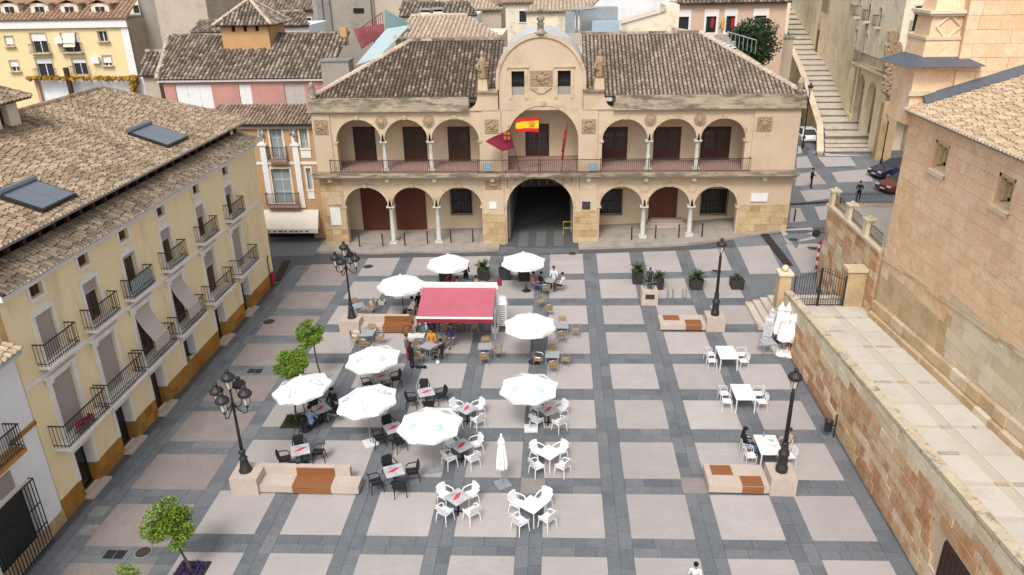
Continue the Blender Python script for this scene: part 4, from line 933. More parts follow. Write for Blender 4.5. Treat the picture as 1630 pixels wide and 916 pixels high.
for px in (418,470):
    x, z = A_(px, 232); xb, zb = A_(px+14, 325); pl = FB(fS, x-.22, .003, 2.6, x+.22, .14, z).build('pilaster','white_trim',bh); FB(fS, x-.34,.003,z,x+.34,.22,z+.16).build('capital','white_trim',pl,bh.location)
    FB(fS,x-.2,.003,z+.16,x+.2,.12,A_(440,195)[1]-.3).build('upper_pilaster','white_trim',pl,bh.location); mb = MB(); [mb.ball(fS(x+R_.uniform(-.2,.2),.16,z+.5+R_.random()*1.0),.13,.1,.16,6,4) for _ in range(9)]; mb.build('carving','grey_render',pl,bh.location)
zc = A_(440,197)[1]; FB(fS,bx0,.003,zc-.35,bx1,.25,zc-.05).build('cornice','grey_render',bh); FB(fS,bx0,.003,A_(440,262)[1],bx1,.06,A_(440,258)[1]).build('band','white_trim',bh)
for h in wn[2:]:
    FB(fS,h[0]-.1,.003,h[2]-.75,h[1]+.1,.05,h[2]-.2).build('wall_panel','white_trim',bh)
roof(bh, (bx0,BYP-.5,zc+.05),(bx1,BYP-.5,zc+.05),(bx1,BYP+2.6,zc+.95),(bx0,BYP+2.6,zc+.95), .29, .44, None, ('tile_left','tile_bed'), 0)
# awning over the shop
aw = thing('shop_awning', 'cream shop awning over the dark shopfront beside town hall', 'awning', (-21,BYP-1,2.6))
pT0, pT1 = A_(417,333)[0], A_(507,332)[0]; zt = A_(460,332)[1]-.1
fr = [AY(411,365,BYP-1.5), AY(506,364,BYP-1.5)]; zf = fr[0].z
MB().slab([(pT0,BYP-.02,zt),(fr[0].x,BYP-1.5,zf),(fr[1].x,BYP-1.5,zf),(pT1,BYP-.02,zt)], .03).build('canvas','canvas_cream',aw)
vl = MB().box(fr[0].x,BYP-1.53,zf-.32,fr[1].x,BYP-1.502,zf-.02).build('valance','canvas_cream',aw)
for k, wd in enumerate((.5,.16,.3,.75,.2,.6,.55,.2,.4)): MB().box(fr[0].x+.35+k*.42,BYP-1.545,zf-.24,fr[0].x+.35+k*.42+.32*min(1,wd+.4),BYP-1.531,zf-.12).build('lettering','sign_text',vl,aw.location)
for s in (0,1): MB().slab([((pT0,pT1)[s],BYP-.02,zt-.02),(fr[s].x,BYP-1.5,zf-.03),((pT0,pT1)[s],BYP-.02,zf-.3)],.02).build('side_cheek','canvas_cream',aw)

# ================================================================== ROOFSCAPE BEHIND
def house(name, label, y, x0, x1, z0, z1, dep, m, loc=None): 
    t = thing(name, label, 'building', ((x0+x1)/2, y, 0)); return t
def win(t, f, h, fm='white_trim', pm='pane', sill=True, w=.1):
    q = frame(t, f, *h, w, .05, fm, 'window', sill); FB(f, h[0], -.2, h[2], h[1], -.16, h[3]).build('pane', pm, q, t.location); return q
# pink house with long brown roof and orange tower
PY_ = 64.0; e0, e1 = AY(248,128,PY_), AY(516,122,PY_); zE = (e0.z+e1.z)/2
ph = thing('pink_house', 'pink house with long brown tiled roof behind the baroque house', 'building', ((e0.x+e1.x)/2, PY_, 0)); fP = south(PY_+.5)
hs_ = [(AY(a,100,PY_).x, AY(b,100,PY_).x, zE-2.6, zE-.55) for a, b in ((266,325),(369,389),(443,477))]
holed(fP, e0.x+.3, e1.x, 6, zE, hs_, .2).build('wall','pink_plaster',ph); MB().box(e0.x+.3,PY_+.72,6,e1.x,PY_+9,zE-.05).build('rear_wall','pink_plaster',ph)
for h in hs_:
    w = FB(fP,h[0],-.19,h[2],h[1],-.12,h[3]).build('shutter','sign_white' if h is not hs_[2] else 'blind_light',ph); n = max(2,int((h[1]-h[0])/.8))
    for k in range(n): FB(fP,h[0]+k*(h[1]-h[0])/n+.03,-.12,h[2]+.05,h[0]+(k+1)*(h[1]-h[0])/n-.03,-.09,h[3]-.05).build('leaf','sign_white' if h is not hs_[2] else 'blind_light',w,ph.location)
FB(fP,e0.x,.0,zE-.3,e1.x,.3,zE-.02).build('eave','white_trim',ph)
rp = AY(268,56,PY_+6.5); rq = AY(556,54,PY_+6.5); zr = (rp.z+rq.z)/2
roof(ph, (e0.x,PY_+.1,zE),(e1.x+.2,PY_+.1,zE),(rq.x,PY_+6.5,zr),(rp.x,PY_+6.5,zr), .36, .5, None, ('tile_brown','tile_bed'), 0, None, True)
roof(ph, (e0.x-.2,PY_+13,zE),(e0.x,PY_+.1,zE),(rp.x,PY_+6.5,zr),(rp.x,PY_+6.6,zr), .36, .5, None, ('tile_brown','tile_bed'), 0); ridge(ph,(e0.x,PY_+.1,zE),(rp.x,PY_+6.5,zr),.18,'tile_pale'); ridge(ph,(rp.x,PY_+6.5,zr),(rq.x,PY_+6.5,zr),.16,'tile_brown')
for px, py in ((405,98),(547,50)): p = AY(px,py,PY_+3 if px<500 else PY_+6); MB().box(p.x-.3,p.y-.3,p.z-1.2,p.x+.3,p.y+.3,p.z+.3).build('chimney','orange_plaster',ph)
TYp = PY_+4.2; a, b = AY(357,82,TYp), AY(432,82,TYp); zt0, zt1 = a.z-1.5, AY(395,40,TYp).z
holed(south(TYp), a.x, b.x, zt0, zt1, [(AY(x,40,TYp).x-.16,AY(x,40,TYp).x+.16,AY(370,50,TYp).z-.05,AY(370,41,TYp).z) for x in (370,389,408)], .3).build('tower_wall','orange_plaster',ph); wdt = b.x-a.x
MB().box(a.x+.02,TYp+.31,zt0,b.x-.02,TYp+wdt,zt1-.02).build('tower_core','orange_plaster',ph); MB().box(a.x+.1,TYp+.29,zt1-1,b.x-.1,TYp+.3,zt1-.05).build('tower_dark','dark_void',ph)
cx, cy = (a.x+b.x)/2, TYp+wdt/2; hw = wdt/2+.5; c4 = [(cx+i*hw,cy+j*hw,zt1) for i, j in ((-1,-1),(1,-1),(1,1),(-1,1))]
for k in range(4): roof(ph, c4[k], c4[(k+1)%4], (cx+.02,cy,zt1+2.0), (cx,cy,zt1+2.0), .34, .46, None, ('tile_brown','tile_bed'), 0, name='tower_roof'); ridge(ph, c4[k], (cx,cy,zt1+2.05), .16, 'tile_pale')
# small roof between
p = AY(545,95,PY_+1); t = thing('grey_annex','plain grey rendered annex between pink house and town hall roof','building',(p.x,PY_,0)); MB().box(AY(512,95,PY_).x,PY_-.4,8,AY(556,95,PY_).x,PY_+1.2,p.z).build('wall','grey_render',t); MB().box(AY(510,95,PY_).x,PY_-.5,p.z,AY(558,95,PY_).x,PY_+1.3,p.z+.12).build('coping','concrete',t)
# yellow apartment block, far left
AP = 92.0; fA = south(AP)
def a_(px, py): p = AY(px, py, AP); return p.x, p.z
xR_ = a_(207,60)[0]; xL_ = a_(0,60)[0]-12; zEv = a_(100,32)[1]
ab = thing('apartment_block', 'yellow apartment block with white cornice and roof dormers', 'building', ((xL_+xR_)/2, AP, 0))
s9 = 1/3.881
wr = [((25,225),(90,285)),((182,205),(308,325)),((370,205),(505,320)),((600,195),(670,255)),((55,375),(125,440)),((215,360),(345,475)),((440,362),(550,460)),((630,345),(695,405))]
hl = []
for (p, q) in wr:
    x0, z1 = a_(p[0]*s9, p[1]*s9); x1, z0 = a_(q[0]*s9, q[1]*s9); hl.append((x0, x1, z0, z1))
holed(fA, xL_, xR_, 0, zEv, hl, .3).build('wall','apartment_yellow',ab); MB().box(xL_,AP+.32,0,xR_-.02,AP+14,zEv-.1).build('side_wall','beige_render',ab)
FB(fA, xL_, .003, zEv-.9, xR_+.1, .35, zEv).build('cornice','white_trim',ab); FB(fA, xR_-.9, .003, 0, xR_, .08, zEv-.9).build('corner_strip','white_trim',ab)
for i, h in enumerate(hl):
    w = frame(ab, fA, *h, .12, .06, 'town_trim'); FB(fA, h[0],-.28,h[2],h[1],-.24,h[3]).build('pane','pane',w,ab.location)
    if i != 3: FB(fA, h[0],-.15,h[3]-(h[3]-h[2])*(.85,.42,.5,0,.6,.3,.3,.75)[i],h[1],-.1,h[3]).build('roller_blind','sign_white',w,ab.location)
    mb = MB(); k = 2 if h[1]-h[0] < 2.4 else 4
    for j in range(k+1): s = h[0]+j*(h[1]-h[0])/k; fb(mb, fA, s-.05,-.24,h[2],s+.05,-.19,h[3])
    mb.build('casement','white_trim',w,ab.location)
    if i in (1,2,5,6): b_ = FB(fA,h[0]-.3,.003,h[2]-.15,h[1]+.3,.6,h[2]-.02).build('balcony','town_trim',ab); railing(fA,h[0]-.25,h[1]+.25,0,.55,h[2],1.0,.22,'iron',b_,ab.location)
    else: FB(fA,h[0]-.2,.003,h[2]-.12,h[1]+.2,.4,h[2]-.02).build('balcony','town_trim',ab)
h = hl[2]; MB().slab([fA(h[0]+.4,.1,h[3]),fA(h[0]+.4,.65,h[2]+.6),fA(h[1]-.3,.65,h[2]+.6),fA(h[1]-.3,.1,h[3])],.04).build('sunshade','canvas_cream',ab)
for px, py in ((374*s9,253*s9),(597*s9,372*s9)): x, z = a_(px, py); FB(fA,x-.5,.003,z-.35,x+.5,.5,z+.35).build('air_conditioner','white_trim',ab)
roof(ab, (xL_,AP-.5,zEv+.05),(xR_+.3,AP-.5,zEv+.05),(xR_-.6,AP+7,zEv+3.6),(xL_,AP+7,zEv+3.6), .55, .7, None, ('tile_orange','tile_bed_pale'), 0)
for k, px in enumerate((57,243,427,617)):
    x, z = AY(px*s9, 52*s9, AP+.9).x, AY(px*s9, 62*s9, AP+.9).z
    d = MB().box(x-1.1,AP+.9,z-.7,x+1.1,AP+4,z+.75).build('dormer','cream_plaster',ab); MB().slab([(x-1.5,AP+.6,z+.75),(x,AP+.6,z+1.3),(x,AP+4.5,z+1.3),(x-1.5,AP+4.5,z+.75)],.15).build('dormer_roof','tile_orange',d,ab.location); MB().slab([(x,AP+.6,z+1.3),(x+1.5,AP+.6,z+.75),(x+1.5,AP+4.5,z+.75),(x,AP+4.5,z+1.3)],.15).build('dormer_roof','tile_orange',d,ab.location)
    for s in (-.55,.05): MB().box(x+s,AP+.84,z-.35,x+s+.5,AP+.89,z+.35).build('pane','pane',d,ab.location)
# vine pergola in front of it
pv = AY(140,130,74); t = thing('vine_pergola','dark pergola overgrown with yellow vine below the apartment block','pergola',(pv.x,74,0))
def pv_(px,py): return AY(px,py,74)
MB().box(pv_(48,120).x,74.3,0,pv_(226,120).x,74.8,pv_(100,124).z).build('garden_wall','white_wash',t)
MB().box(pv_(113,125).x-.2,73.4,4,pv_(113,125).x+.2,73.7,pv_(113,107).z).build('post','wood_dark',t); MB().box(pv_(120,148).x,73.2,pv_(150,149).z,pv_(207,146).x,73.4,pv_(150,146).z).build('beam','wood_dark',t); MB().box(pv_(58,130).x-.15,73.9,4,pv_(58,130).x+.15,74.2,pv_(58,126).z).build('post','orange_plaster',t)
mb = MB()
for k in range(900):
    if k < 680: px, py = R_.uniform(48,222), 124+R_.gauss(0,1.1)
    else: px, py = 217+R_.gauss(0,1.6), R_.uniform(120,158)
    c = pv_(px,py); c.y -= R_.random()*.8; a = R_.random()*6.28; u = Vector((math.cos(a),math.sin(a),R_.uniform(-.5,.5)))*.14; v = Vector((-math.sin(a)*.5,R_.uniform(-1,1),1)).normalized()*.12; mb.quad(c-u-v,c+u-v,c+u+v,c-u+v)
mb.build('vine_leaves','leaf_yellow',t,kind='stuff')
# tall grey rendered blocks behind
def block(label, pxs, ytop, ybot, y, dep, m, name='rendered_block', top=None):
    a, b = AY(pxs[0], ytop, y), AY(pxs[1], ytop, y); z1 = max(a.z, b.z)
    t = thing(name, label, 'building', ((a.x+b.x)/2, y, 0)); w = MB().box(a.x, y, 0, b.x, y+dep, z1).build('wall', m, t); MB().box(a.x-.1,y-.1,z1,b.x+.1,y+dep+.1,z1+.15).build('coping','concrete',t); return t, a.x, b.x, z1
block('tall beige blank wall right of the yellow apartment block',(207,240),-60,200,96,10,'grey_render'); block('tall blank grey party wall behind the orange tower',(238,320),-40,200,88,10,'beige_render')
t,xa,xb,zz = block('grey concrete block with slit window behind brown roof',(495,588),-12,120,90,9,'grey_render'); p=AY(571,17,90); MB().box(p.x-.6,89.9,p.z-.25,p.x+.6,89.99,p.z+.25).build('window','pane_dark',t); 
for px in (512,524): p=AY(px,30,90); MB().box(p.x-.3,89.7,p.z-4,p.x+.3,89.98,p.z+6).build('pipe','concrete',t)
t,xa,xb,zz = block('beige block with drainpipe left of the far tiled roof',(592,640),-20,120,86,9,'beige_render'); MB().tube([(AY(596,30,86).x,85.8,6),(AY(596,30,86).x,85.8,zz)],.12,6).build('drainpipe','concrete',t)
# small roofs behind the tower
def tiled(label, y0, P, y1, Q, tm='tile_brown', wallz=4, wm='white_wash', pitch=.4, course=.55, bed='tile_bed', name='tiled_house', rt=None):
    a, b = AY(*P[0], y0), AY(*P[1], y0); c, d = AY(*Q[1], y1), AY(*Q[0], y1); ze = (a.z+b.z)/2; zr = max((c.z+d.z)/2, ze+.35)
    t = thing(name, label, 'building', ((a.x+b.x)/2, y0, 0)); MB().box(a.x+.2,y0+.4,2,b.x-.2,y1+3,ze-.02).build('wall',wm,t)
    roof(t,(a.x,y0,ze),(b.x,y0,ze),(c.x,y1,zr),(d.x,y1,zr),pitch,course,None,(tm,bed),0); ridge(t,(d.x,y1,zr),(c.x,y1,zr),.2,tm); return t, ze
tiled('small brown tiled roof right of the orange tower',78,((443,42),(492,40)),82,((441,20),(483,18)),wm='white_wash')
tiled('narrow brown roof left of the orange tower',78,((303,52),(352,52)),82,((318,35),(355,33)),'tile_brown',wm='beige_render')
tiled('low ruined roof at the left end of pink house',69,((220,122),(250,120)),72,((232,80),(262,84)),'tile_brown',wm='beige_render')
tiled('far brown roof with white chimney above town hall left wing',80,((635,27),(760,24)),84,((640,5),(745,2)),'tile_brown',wm='white_wash')
tiled('large pale tiled roof right behind the town hall left wing',70,((625,66),(800,56)),77,((655,28),(742,22)),'tile_pale',wm='cream_plaster',bed='tile_bed_pale')
tiled('upper pale roof left of the round vault',88,((700,12),(800,20)),93,((690,-6),(760,-4)),'tile_pale',wm='beige_render',bed='tile_bed_pale')
tiled('far roof above the town hall centre with pale tiles',86,((835,22),(935,14)),92,((860,-4),(960,-8)),'tile_pale',wm='cream_plaster',bed='tile_bed_pale')
tiled('dark shed roof left behind the round vault',90,((745,24),(800,26)),94,((745,8),(800,8)),'tile_brown',wm='wood_dark')
for px,py in ((678,28),(698,27)):
    p = AY(px,py,79); t = thing('roof_chimney','white roof chimney with flat cap, '+('left' if px<690 else 'right')+' of a pair on the pale roof','chimney',(p.x,79,p.z-.9)); MB().box(p.x-.45,78.6,p.z-1.4,p.x+.45,79.4,p.z+.5).build('stack','white_trim',t); MB().box(p.x-.6,78.45,p.z+.7,p.x+.6,79.55,p.z+.85).build('cap','metal_grey',t); MB().box(p.x-.35,78.7,p.z+.5,p.x+.35,79.3,p.z+.7).build('vent','dark_void',t)
# teal canopy, red terrace
p = AY(600,70,69); t = thing('teal_canopy','pale teal metal roof with triangular glazed end and red terrace','canopy',(p.x,69,8))
MB().slab([AY(566,104,67),AY(602,92,66.5),AY(652,40,72),AY(615,46,73)],.12).build('sheet_roof','teal_sheet',t); MB().slab([AY(612,16,73),AY(613,50,73),AY(652,38,73)],.3).build('gable_panel','teal_dark',t)
MB().slab([AY(562,46,74),AY(575,78,73.5),AY(612,52,73.8),AY(610,38,74.5)],.15).build('red_deck','red_sheet',t)
mb = MB(); a, b = AY(574,66,73), AY(610,40,73)
for k in range(12): q = a+(b-a)*(k/11); mb.tube([q,q+Vector((0,0,1.1))],.03,4)
mb.tube([a+Vector((0,0,1.1)),b+Vector((0,0,1.1))],.04,5); mb.build('guard_rail','red_sheet',t)
# roof air handling unit
p = AY(952,45,74); t = thing('air_handler','blue and grey air handling unit on the roof behind town hall','air handler',(p.x,74,p.z-2))
q0, q1 = AY(942,50,74), AY(986,34,74); MB().box(q0.x,73.5,q0.z-.4,q1.x,75.5,q1.z).build('blue_casing','metal_blue',t); q0, q1 = AY(926,48,75.6), AY(984,12,75.6); MB().box(q0.x,75.7,q0.z-.4,q1.x,77.5,q1.z).build('grey_casing','metal_grey',t)
for px in (908,918,924): a = AY(px,48,74); MB().tube([(a.x,74,a.z-1),(a.x,74,AY(px,16,74).z),(a.x+1.4,74.6,AY(px,14,74).z)],.16,6).build('duct','metal_grey',t)
q=AY(910,30,74); MB().box(q.x-.6,73.6,q.z-1.4,q.x+.3,74.6,q.z+.6).build('fan_box','metal_grey',t); MB().box(AY(905,50,74).x,73.3,8,AY(990,50,74).x,78,AY(945,52,74).z).build('plant_deck','beige_render',t)
# cream walls behind right wing, terrace with chairs
t = thing('cream_annex','cream gabled annex behind the right wing roof','building',(AY(1030,40,72).x,72,0)); x0,x1,x2 = AY(988,40,72).x, AY(1058,40,72).x, AY(1080,40,72).x
zb_ = AY(1000,50,72).z; MB().poly([(x0,72,6),(x1,72,6),(x1,72,AY(1056,18,72).z),(x0,72,AY(988,38,72).z)]).box(x1,72.01,6,x2,76,AY(1070,8,72).z).build('wall','cream_plaster',t); ridge(t,(x0,72,AY(988,38,72).z+.1),(x1,72,AY(1056,18,72).z+.1),.25,'tile_pale'); MB().box(x0,72.05,6,x1,80,zb_-.5).build('rear','cream_plaster',t)
block('long white wall behind the air handling unit',(905,1080),-2,60,95,6,'white_wash')
# salmon building with flags
SP = 84.0; f = south(SP); s_ = lambda px,py: AY(px,py,SP); x0, x1 = s_(1082,20).x, s_(1252,20).x; zt = s_(1160,4).z
sb = thing('salmon_building','salmon building with white framed windows behind the right wing','building',((x0+x1)/2,SP,0))
hh = [(s_(a,10).x,s_(b,10).x,s_(1150,52).z,s_(1150,26).z) for a,b in ((1082,1098),(1126,1142),(1158,1172),(1204,1222))]
holed(f,x0,x1,3,zt,hh,.3).build('wall','salmon_plaster',sb); MB().box(x0,SP+.32,3,x1,SP+8,zt-.1).build('rear_wall','salmon_plaster',sb)
for h in hh: w = win(sb,f,h,'white_trim','pane',True,.22); FB(f,h[0]-.22,.004,h[3]+.22,h[1]+.22,.05,h[3]+.7).build('transom','white_trim',w,sb.location)
roof(sb,(x0-.3,SP-.6,zt),(x1+.3,SP-.6,zt),(x1,SP+5,zt+2),(x0,SP+5,zt+2),.4,.55,None,('tile_brown','tile_bed'),0)
for k,(px,cl) in enumerate(((1128,'flag_red'),(1145,'flag_yellow'),(1160,'flag_red'))):
    p = s_(px,46); t = thing('wall_flag',('red wall flag at the left window of the salmon building','yellow wall flag between windows of the salmon building','red wall flag at the right window of the salmon building')[k],'flag',(p.x,SP-.4,p.z)); MB().tube([(p.x,SP,p.z),(p.x+.3,SP-.6,p.z+1.2)],.04,5).build('pole','wood_dark',t); cloth(t,[(p.x+.1,SP-.6,p.z+1.1),(p.x+.4,SP-.65,p.z+1.0),(p.x+.35,SP-.4,p.z+.05),(p.x+.12,SP-.4,p.z+.15)],'flag_cloth',cl,4,5,None,.1)
# roof terrace behind the right wing with row of chairs
t = thing('roof_terrace','narrow roof terrace wall with railing right of the tiled wing','terrace',(AY(1150,60,66).x,66,0)); P0,P1,P2 = AY(1075,46,66), AY(1130,56,65), AY(1205,104,62)
MB().slab([P0,P1,P1+Vector((0,2,0)),P0+Vector((0,2,0))],.6).build('deck','beige_render',t); MB().slab([P1,P2,P2+Vector((.5,.8,0)),P1+Vector((.5,1.2,0))],.5).build('deck','beige_render',t)
mb = MB(); a,b = AY(1140,74,63.5)+Vector((1,1,0)), AY(1186,88,62)+Vector((1,1,0)); mb.tube([a+Vector((0,0,1)),b+Vector((0,0,1))],.04,5)
for k in range(8): q=a+(b-a)*(k/7); mb.tube([q,q+Vector((0,0,1))],.03,4)
mb.build('guard_rail','metal_grey',t)
for k in range(4):
    q = AY(1143+k*8,66+k*3.4,64); t = thing('terrace_chair',('leftmost','second from left','third from left','rightmost')[k]+' white folding chair on the roof terrace','chair',(q.x,64,q.z-.4),0,'chairs on the roof terrace'); MB().box(q.x-.22,63.8,q.z,q.x+.22,64.2,q.z+.05).build('seat','sign_white',t); MB().box(q.x-.22,64.2,q.z,q.x+.22,64.25,q.z+.5).build('backrest','sign_grey',t)
    for i in (-.2,.2): MB().box(q.x+i-.02,63.8,q.z-.45,q.x+i+.02,64.2,q.z-.003).build('leg','metal_grey',t)
# ================================================================== RETAINING WALL and church terrace (right)
WX, CX = 12.75, 17.0
def tz(y): return 2.05+(38-y)*.079            # terrace level
def cz(y): return tz(y)+.88                    # coping top
YF, YN = 39.3, 8.0
rw = thing('retaining_wall', 'long patchwork stone retaining wall along the right of the plaza', 'wall', (WX, 26, 0))
core = MB(); ys = [YN+(YF-YN)*i/24 for i in range(25)]
for a, b in zip(ys, ys[1:]): core.add([(WX+.03,a,-.2),(WX+.03,b,-.2),(WX+.03,b,cz(b)-.14),(WX+.03,a,cz(a)-.14),(WX+.5,a,-.2),(WX+.5,b,-.2),(WX+.5,b,cz(b)-.14),(WX+.5,a,cz(a)-.14)], [(0,1,2,3),(4,7,6,5),(3,2,6,7)])
core.build('wall_core', 'stone_joint', rw)
# low door in the wall, near the lower right corner
d0, d1 = AX(1497,905,WX), AX(1532,925,WX); dy0, dy1, dz1 = d1.y-.4, d0.y+.1, AX(1512,868,WX).z
bl = []
z = -.05; k = 0
while z < 5.2:
    h = R_.uniform(.36,.54); y = YN-R_.random()*.6
    while y < YF:
        l = R_.uniform(.5,1.35); a, b = max(YN,y), min(YF,y+l)
        top = min(z+h, cz(b)-.15, cz(a)-.15)
        if b-a > .1 and top-z > .1 and not (b > dy0 and a < dy1 and z < dz1): bl.append((a, b, z, top, 'church_pale' if z > cz((a+b)/2)-1.05 else 'wall_stone'))
        y += l
    z += h; k += 1
bl.sort(key=lambda q: abs(q[0]-24.5)); rs = {'church_pale': MB(), 'wall_stone': MB()}; n = 0
for a, b, z0, z1, m in bl:
    pr = R_.uniform(0,.04); t_ = MB() if n < 300 and a > 15.5 else rs[m]
    j = [R_.uniform(-.03,.03) for _ in range(4)]; x0 = WX-.02-pr
    t_.add([(x0,a+.018,z0+.018+j[0]),(x0,b-.018,z0+.018+j[1]),(x0,b-.018+j[2],z1-.018),(x0,a+.018+j[3],z1-.018),(WX+.06,a+.004,z0),(WX+.06,b-.004,z0),(WX+.06,b-.004,z1),(WX+.06,a+.004,z1)], [(0,1,2,3),(0,4,5,1),(1,5,6,2),(2,6,7,3),(3,7,4,0)])
    if t_ not in rs.values(): t_.build('stone', m, rw); n += 1
for m, q in rs.items():
    if q.f: q.build('stonework', m, rw, kind='stuff')
w_ = MB().box(WX-.01,dy0,-.05,WX+.1,dy1,dz1).build('door','wood_dark',rw)
for i in range(7): y = dy0+.08+i*(dy1-dy0-.12)/6; MB().box(WX-.06,y-.012,0,WX-.035,y+.012,dz1-.05).build('bar','iron',w_,rw.location)
y = YN
while y < YF-.05:
    b = min(YF, y+R_.uniform(.9,1.5)); jz = R_.uniform(-.012,.012)
    MB().add([(x,yy,cz(yy)+zz+jz) for zz in (-.14,0) for x, yy in ((WX-.05,y+.006),(WX+.36,y+.006),(WX+.36,b-.006),(WX-.05,b-.006))], [(0,3,2,1),(4,5,6,7),(0,1,5,4),(1,2,6,5),(2,3,7,6),(3,0,4,7)])
    mb = MB(); mb.add([(x,yy,cz(yy)+zz+jz) for zz in (-.14,0) for x, yy in ((WX-.05,y+.006),(WX+.36,y+.006),(WX+.36,b-.006),(WX-.05,b-.006))], [(0,3,2,1),(4,5,6,7),(0,1,5,4),(1,2,6,5),(2,3,7,6),(3,0,4,7)])
    mb.build('coping_stone','coping',rw); y = b
# terrace floor of big pale slabs with a warm band
tf = struct(MB().add([(WX+.5,YN,tz(YN)-.02),(CX+.2,YN,tz(YN)-.02),(CX+.2,YF,tz(YF)-.02),(WX+.5,YF,tz(YF)-.02)], [(0,1,2,3)]) or MB(), 'terrace', 'terrace_band') if False else None
mb = MB(); mb.add([(WX+.5,YN,tz(YN)-.02),(CX+.2,YN,tz(YN)-.02),(CX+.2,YF,tz(YF)-.02),(WX+.5,YF,tz(YF)-.02),(WX+.5,YN,0),(CX+.2,YN,0),(CX+.2,YF,0),(WX+.5,YF,0)], [(0,1,2,3),(4,5,1,0),(7,6,2,3)]); tf = struct(mb, 'terrace', 'terrace_band')
def tslab(x0, x1, y0, y1, m, name='terrace_slab', dz=.012):
    mb = MB(); P = [Vector((x,y,tz(y)+dz)) for x, y in ((x0,y0),(x1,y0),(x1,y1),(x0,y1))]; mb.slab(P,.03,Vector((0,0,1))); mb.build(name, m, tf, (0,0,0))
y = YN+.2; k = 0
while y < YF-1.2:
    tslab(WX+.55, 14.95, y, y+1.68, 'terrace_slab'); tslab(15.42, CX-.25, y, y+1.68, 'terrace_slab')
    if k % 2 == 0: tslab(14.98, 15.39, y+1.72, y+1.93, 'terrace_pink' if k % 4 else 'terrace_grey', 'accent_stone'); tslab(15.6+(k%3)*.3, 16.3, y+1.72, y+1.93, 'terrace_grey' if k % 4 else 'terrace_pink', 'accent_stone')
    if k % 3 == 1: tslab(14.0, 14.7, y+1.72, y+1.93, 'terrace_grey', 'accent_stone')
    y += 1.96; k += 1
# ================================================================== CHURCH
ch = thing('church', 'huge golden stone church with buttress and tiled aisle roof', 'church', (CX, 30, 0))
CE = 13.0; CYN, CYF = 8.0, 37.7
wins_ = [(33.4,34.75,11.05,12.3),(28.2,29.4,11.0,12.2)]
holed(west(CX+.06), CYN, CYF, 0, CE, wins_, .5).build('wall_core','church_joint',ch)
st = []
z = 1.6
while z < CE-.05:
    h = min(R_.uniform(.42,.56), CE-z); y = CYN-R_.random()*.8
    if CE-z-h < .2: h = CE-z
    while y < CYF:
        l = R_.uniform(.6,1.25); a, b = max(CYN,y), min(CYF,y+l)
        if b-a > .08 and not any(b > w[0] and a < w[1] and z+h > w[2] and z < w[3] for w in wins_):
            rel = z-tz((a+b)/2); m = 'church_pale' if rel < 3.4 and (a+b)/2 < 30.5 else ('church_gold' if rel < 2.4 else 'church_stone')
            st.append((a, b, z, z+h, m))
        elif b-a > .08:
            for w in wins_:
                if b > w[0] and a < w[1] and z+h > w[2] and z < w[3]:
                    if a < w[0]-.05: st.append((a, w[0], z, z+h, 'church_stone'))
                    if b > w[1]+.05: st.append((w[1], b, z, z+h, 'church_stone'))
                    if w[2]-z > .08: st.append((max(a,w[0]), min(b,w[1]), z, w[2], 'church_stone'))
                    if z+h-w[3] > .08: st.append((max(a,w[0]), min(b,w[1]), w[3], z+h, 'church_stone'))
        y += l
    z += h
rs = {}; n = 0
st.sort(key=lambda s: abs(s[0]-27.5)+abs(s[2]-6)*.8)
for a, b, z0, z1, m in st:
    pr = R_.uniform(0,.02); own = n < 220 and a > 21.5; t_ = MB() if own else rs.setdefault(m, MB()); x0 = CX-pr; g = .006
    t_.add([(x0,a+g,z0+g),(x0,b-g,z0+g),(x0,b-g,z1-g),(x0,a+g,z1-g),(CX+.08,a,z0),(CX+.08,b,z0),(CX+.08,b,z1),(CX+.08,a,z1)], [(0,1,2,3),(0,4,5,1),(1,5,6,2),(2,6,7,3),(3,7,4,0)])
    if own: t_.build('stone', m, ch); n += 1
for m, q in rs.items(): q.build('stonework', m, ch, kind='stuff')
y = CYN                                           # stepped plinth with sloping ledges
while y < CYF-.05:
    b = min(CYF, y+R_.uniform(.8,1.4))
    for lo, hi, d, m in ((-.1,.4,.24,'church_gold'),(.4,1.0,.12,'church_gold'),(3.3,3.46,.06,'church_gold')):
        if m and (lo < 2 or R_.random() < 1):
            mb = MB(); jit = R_.uniform(-.03,.03); D = d+jit
            mb.add([(CX-D,y+.006,tz(y)+lo),(CX-D,b-.006,tz(b)+lo),(CX-D,b-.006,tz(b)+hi-.12),(CX-D,y+.006,tz(y)+hi-.12),(CX-.02,y+.006,tz(y)+hi),(CX-.02,b-.006,tz(b)+hi),(CX-.02,y+.006,tz(y)+lo),(CX-.02,b-.006,tz(b)+lo)], [(0,1,2,3),(3,2,5,4),(0,3,4,6),(1,7,5,2)])
            mb.build('plinth_stone', 'church_pale' if R_.random() < .14 else m, ch)
    y = b
MB().box(CX+.06,CYF,0,CX+9,CYF+.02,CE+.5).build('end_wall','church_stone',ch)
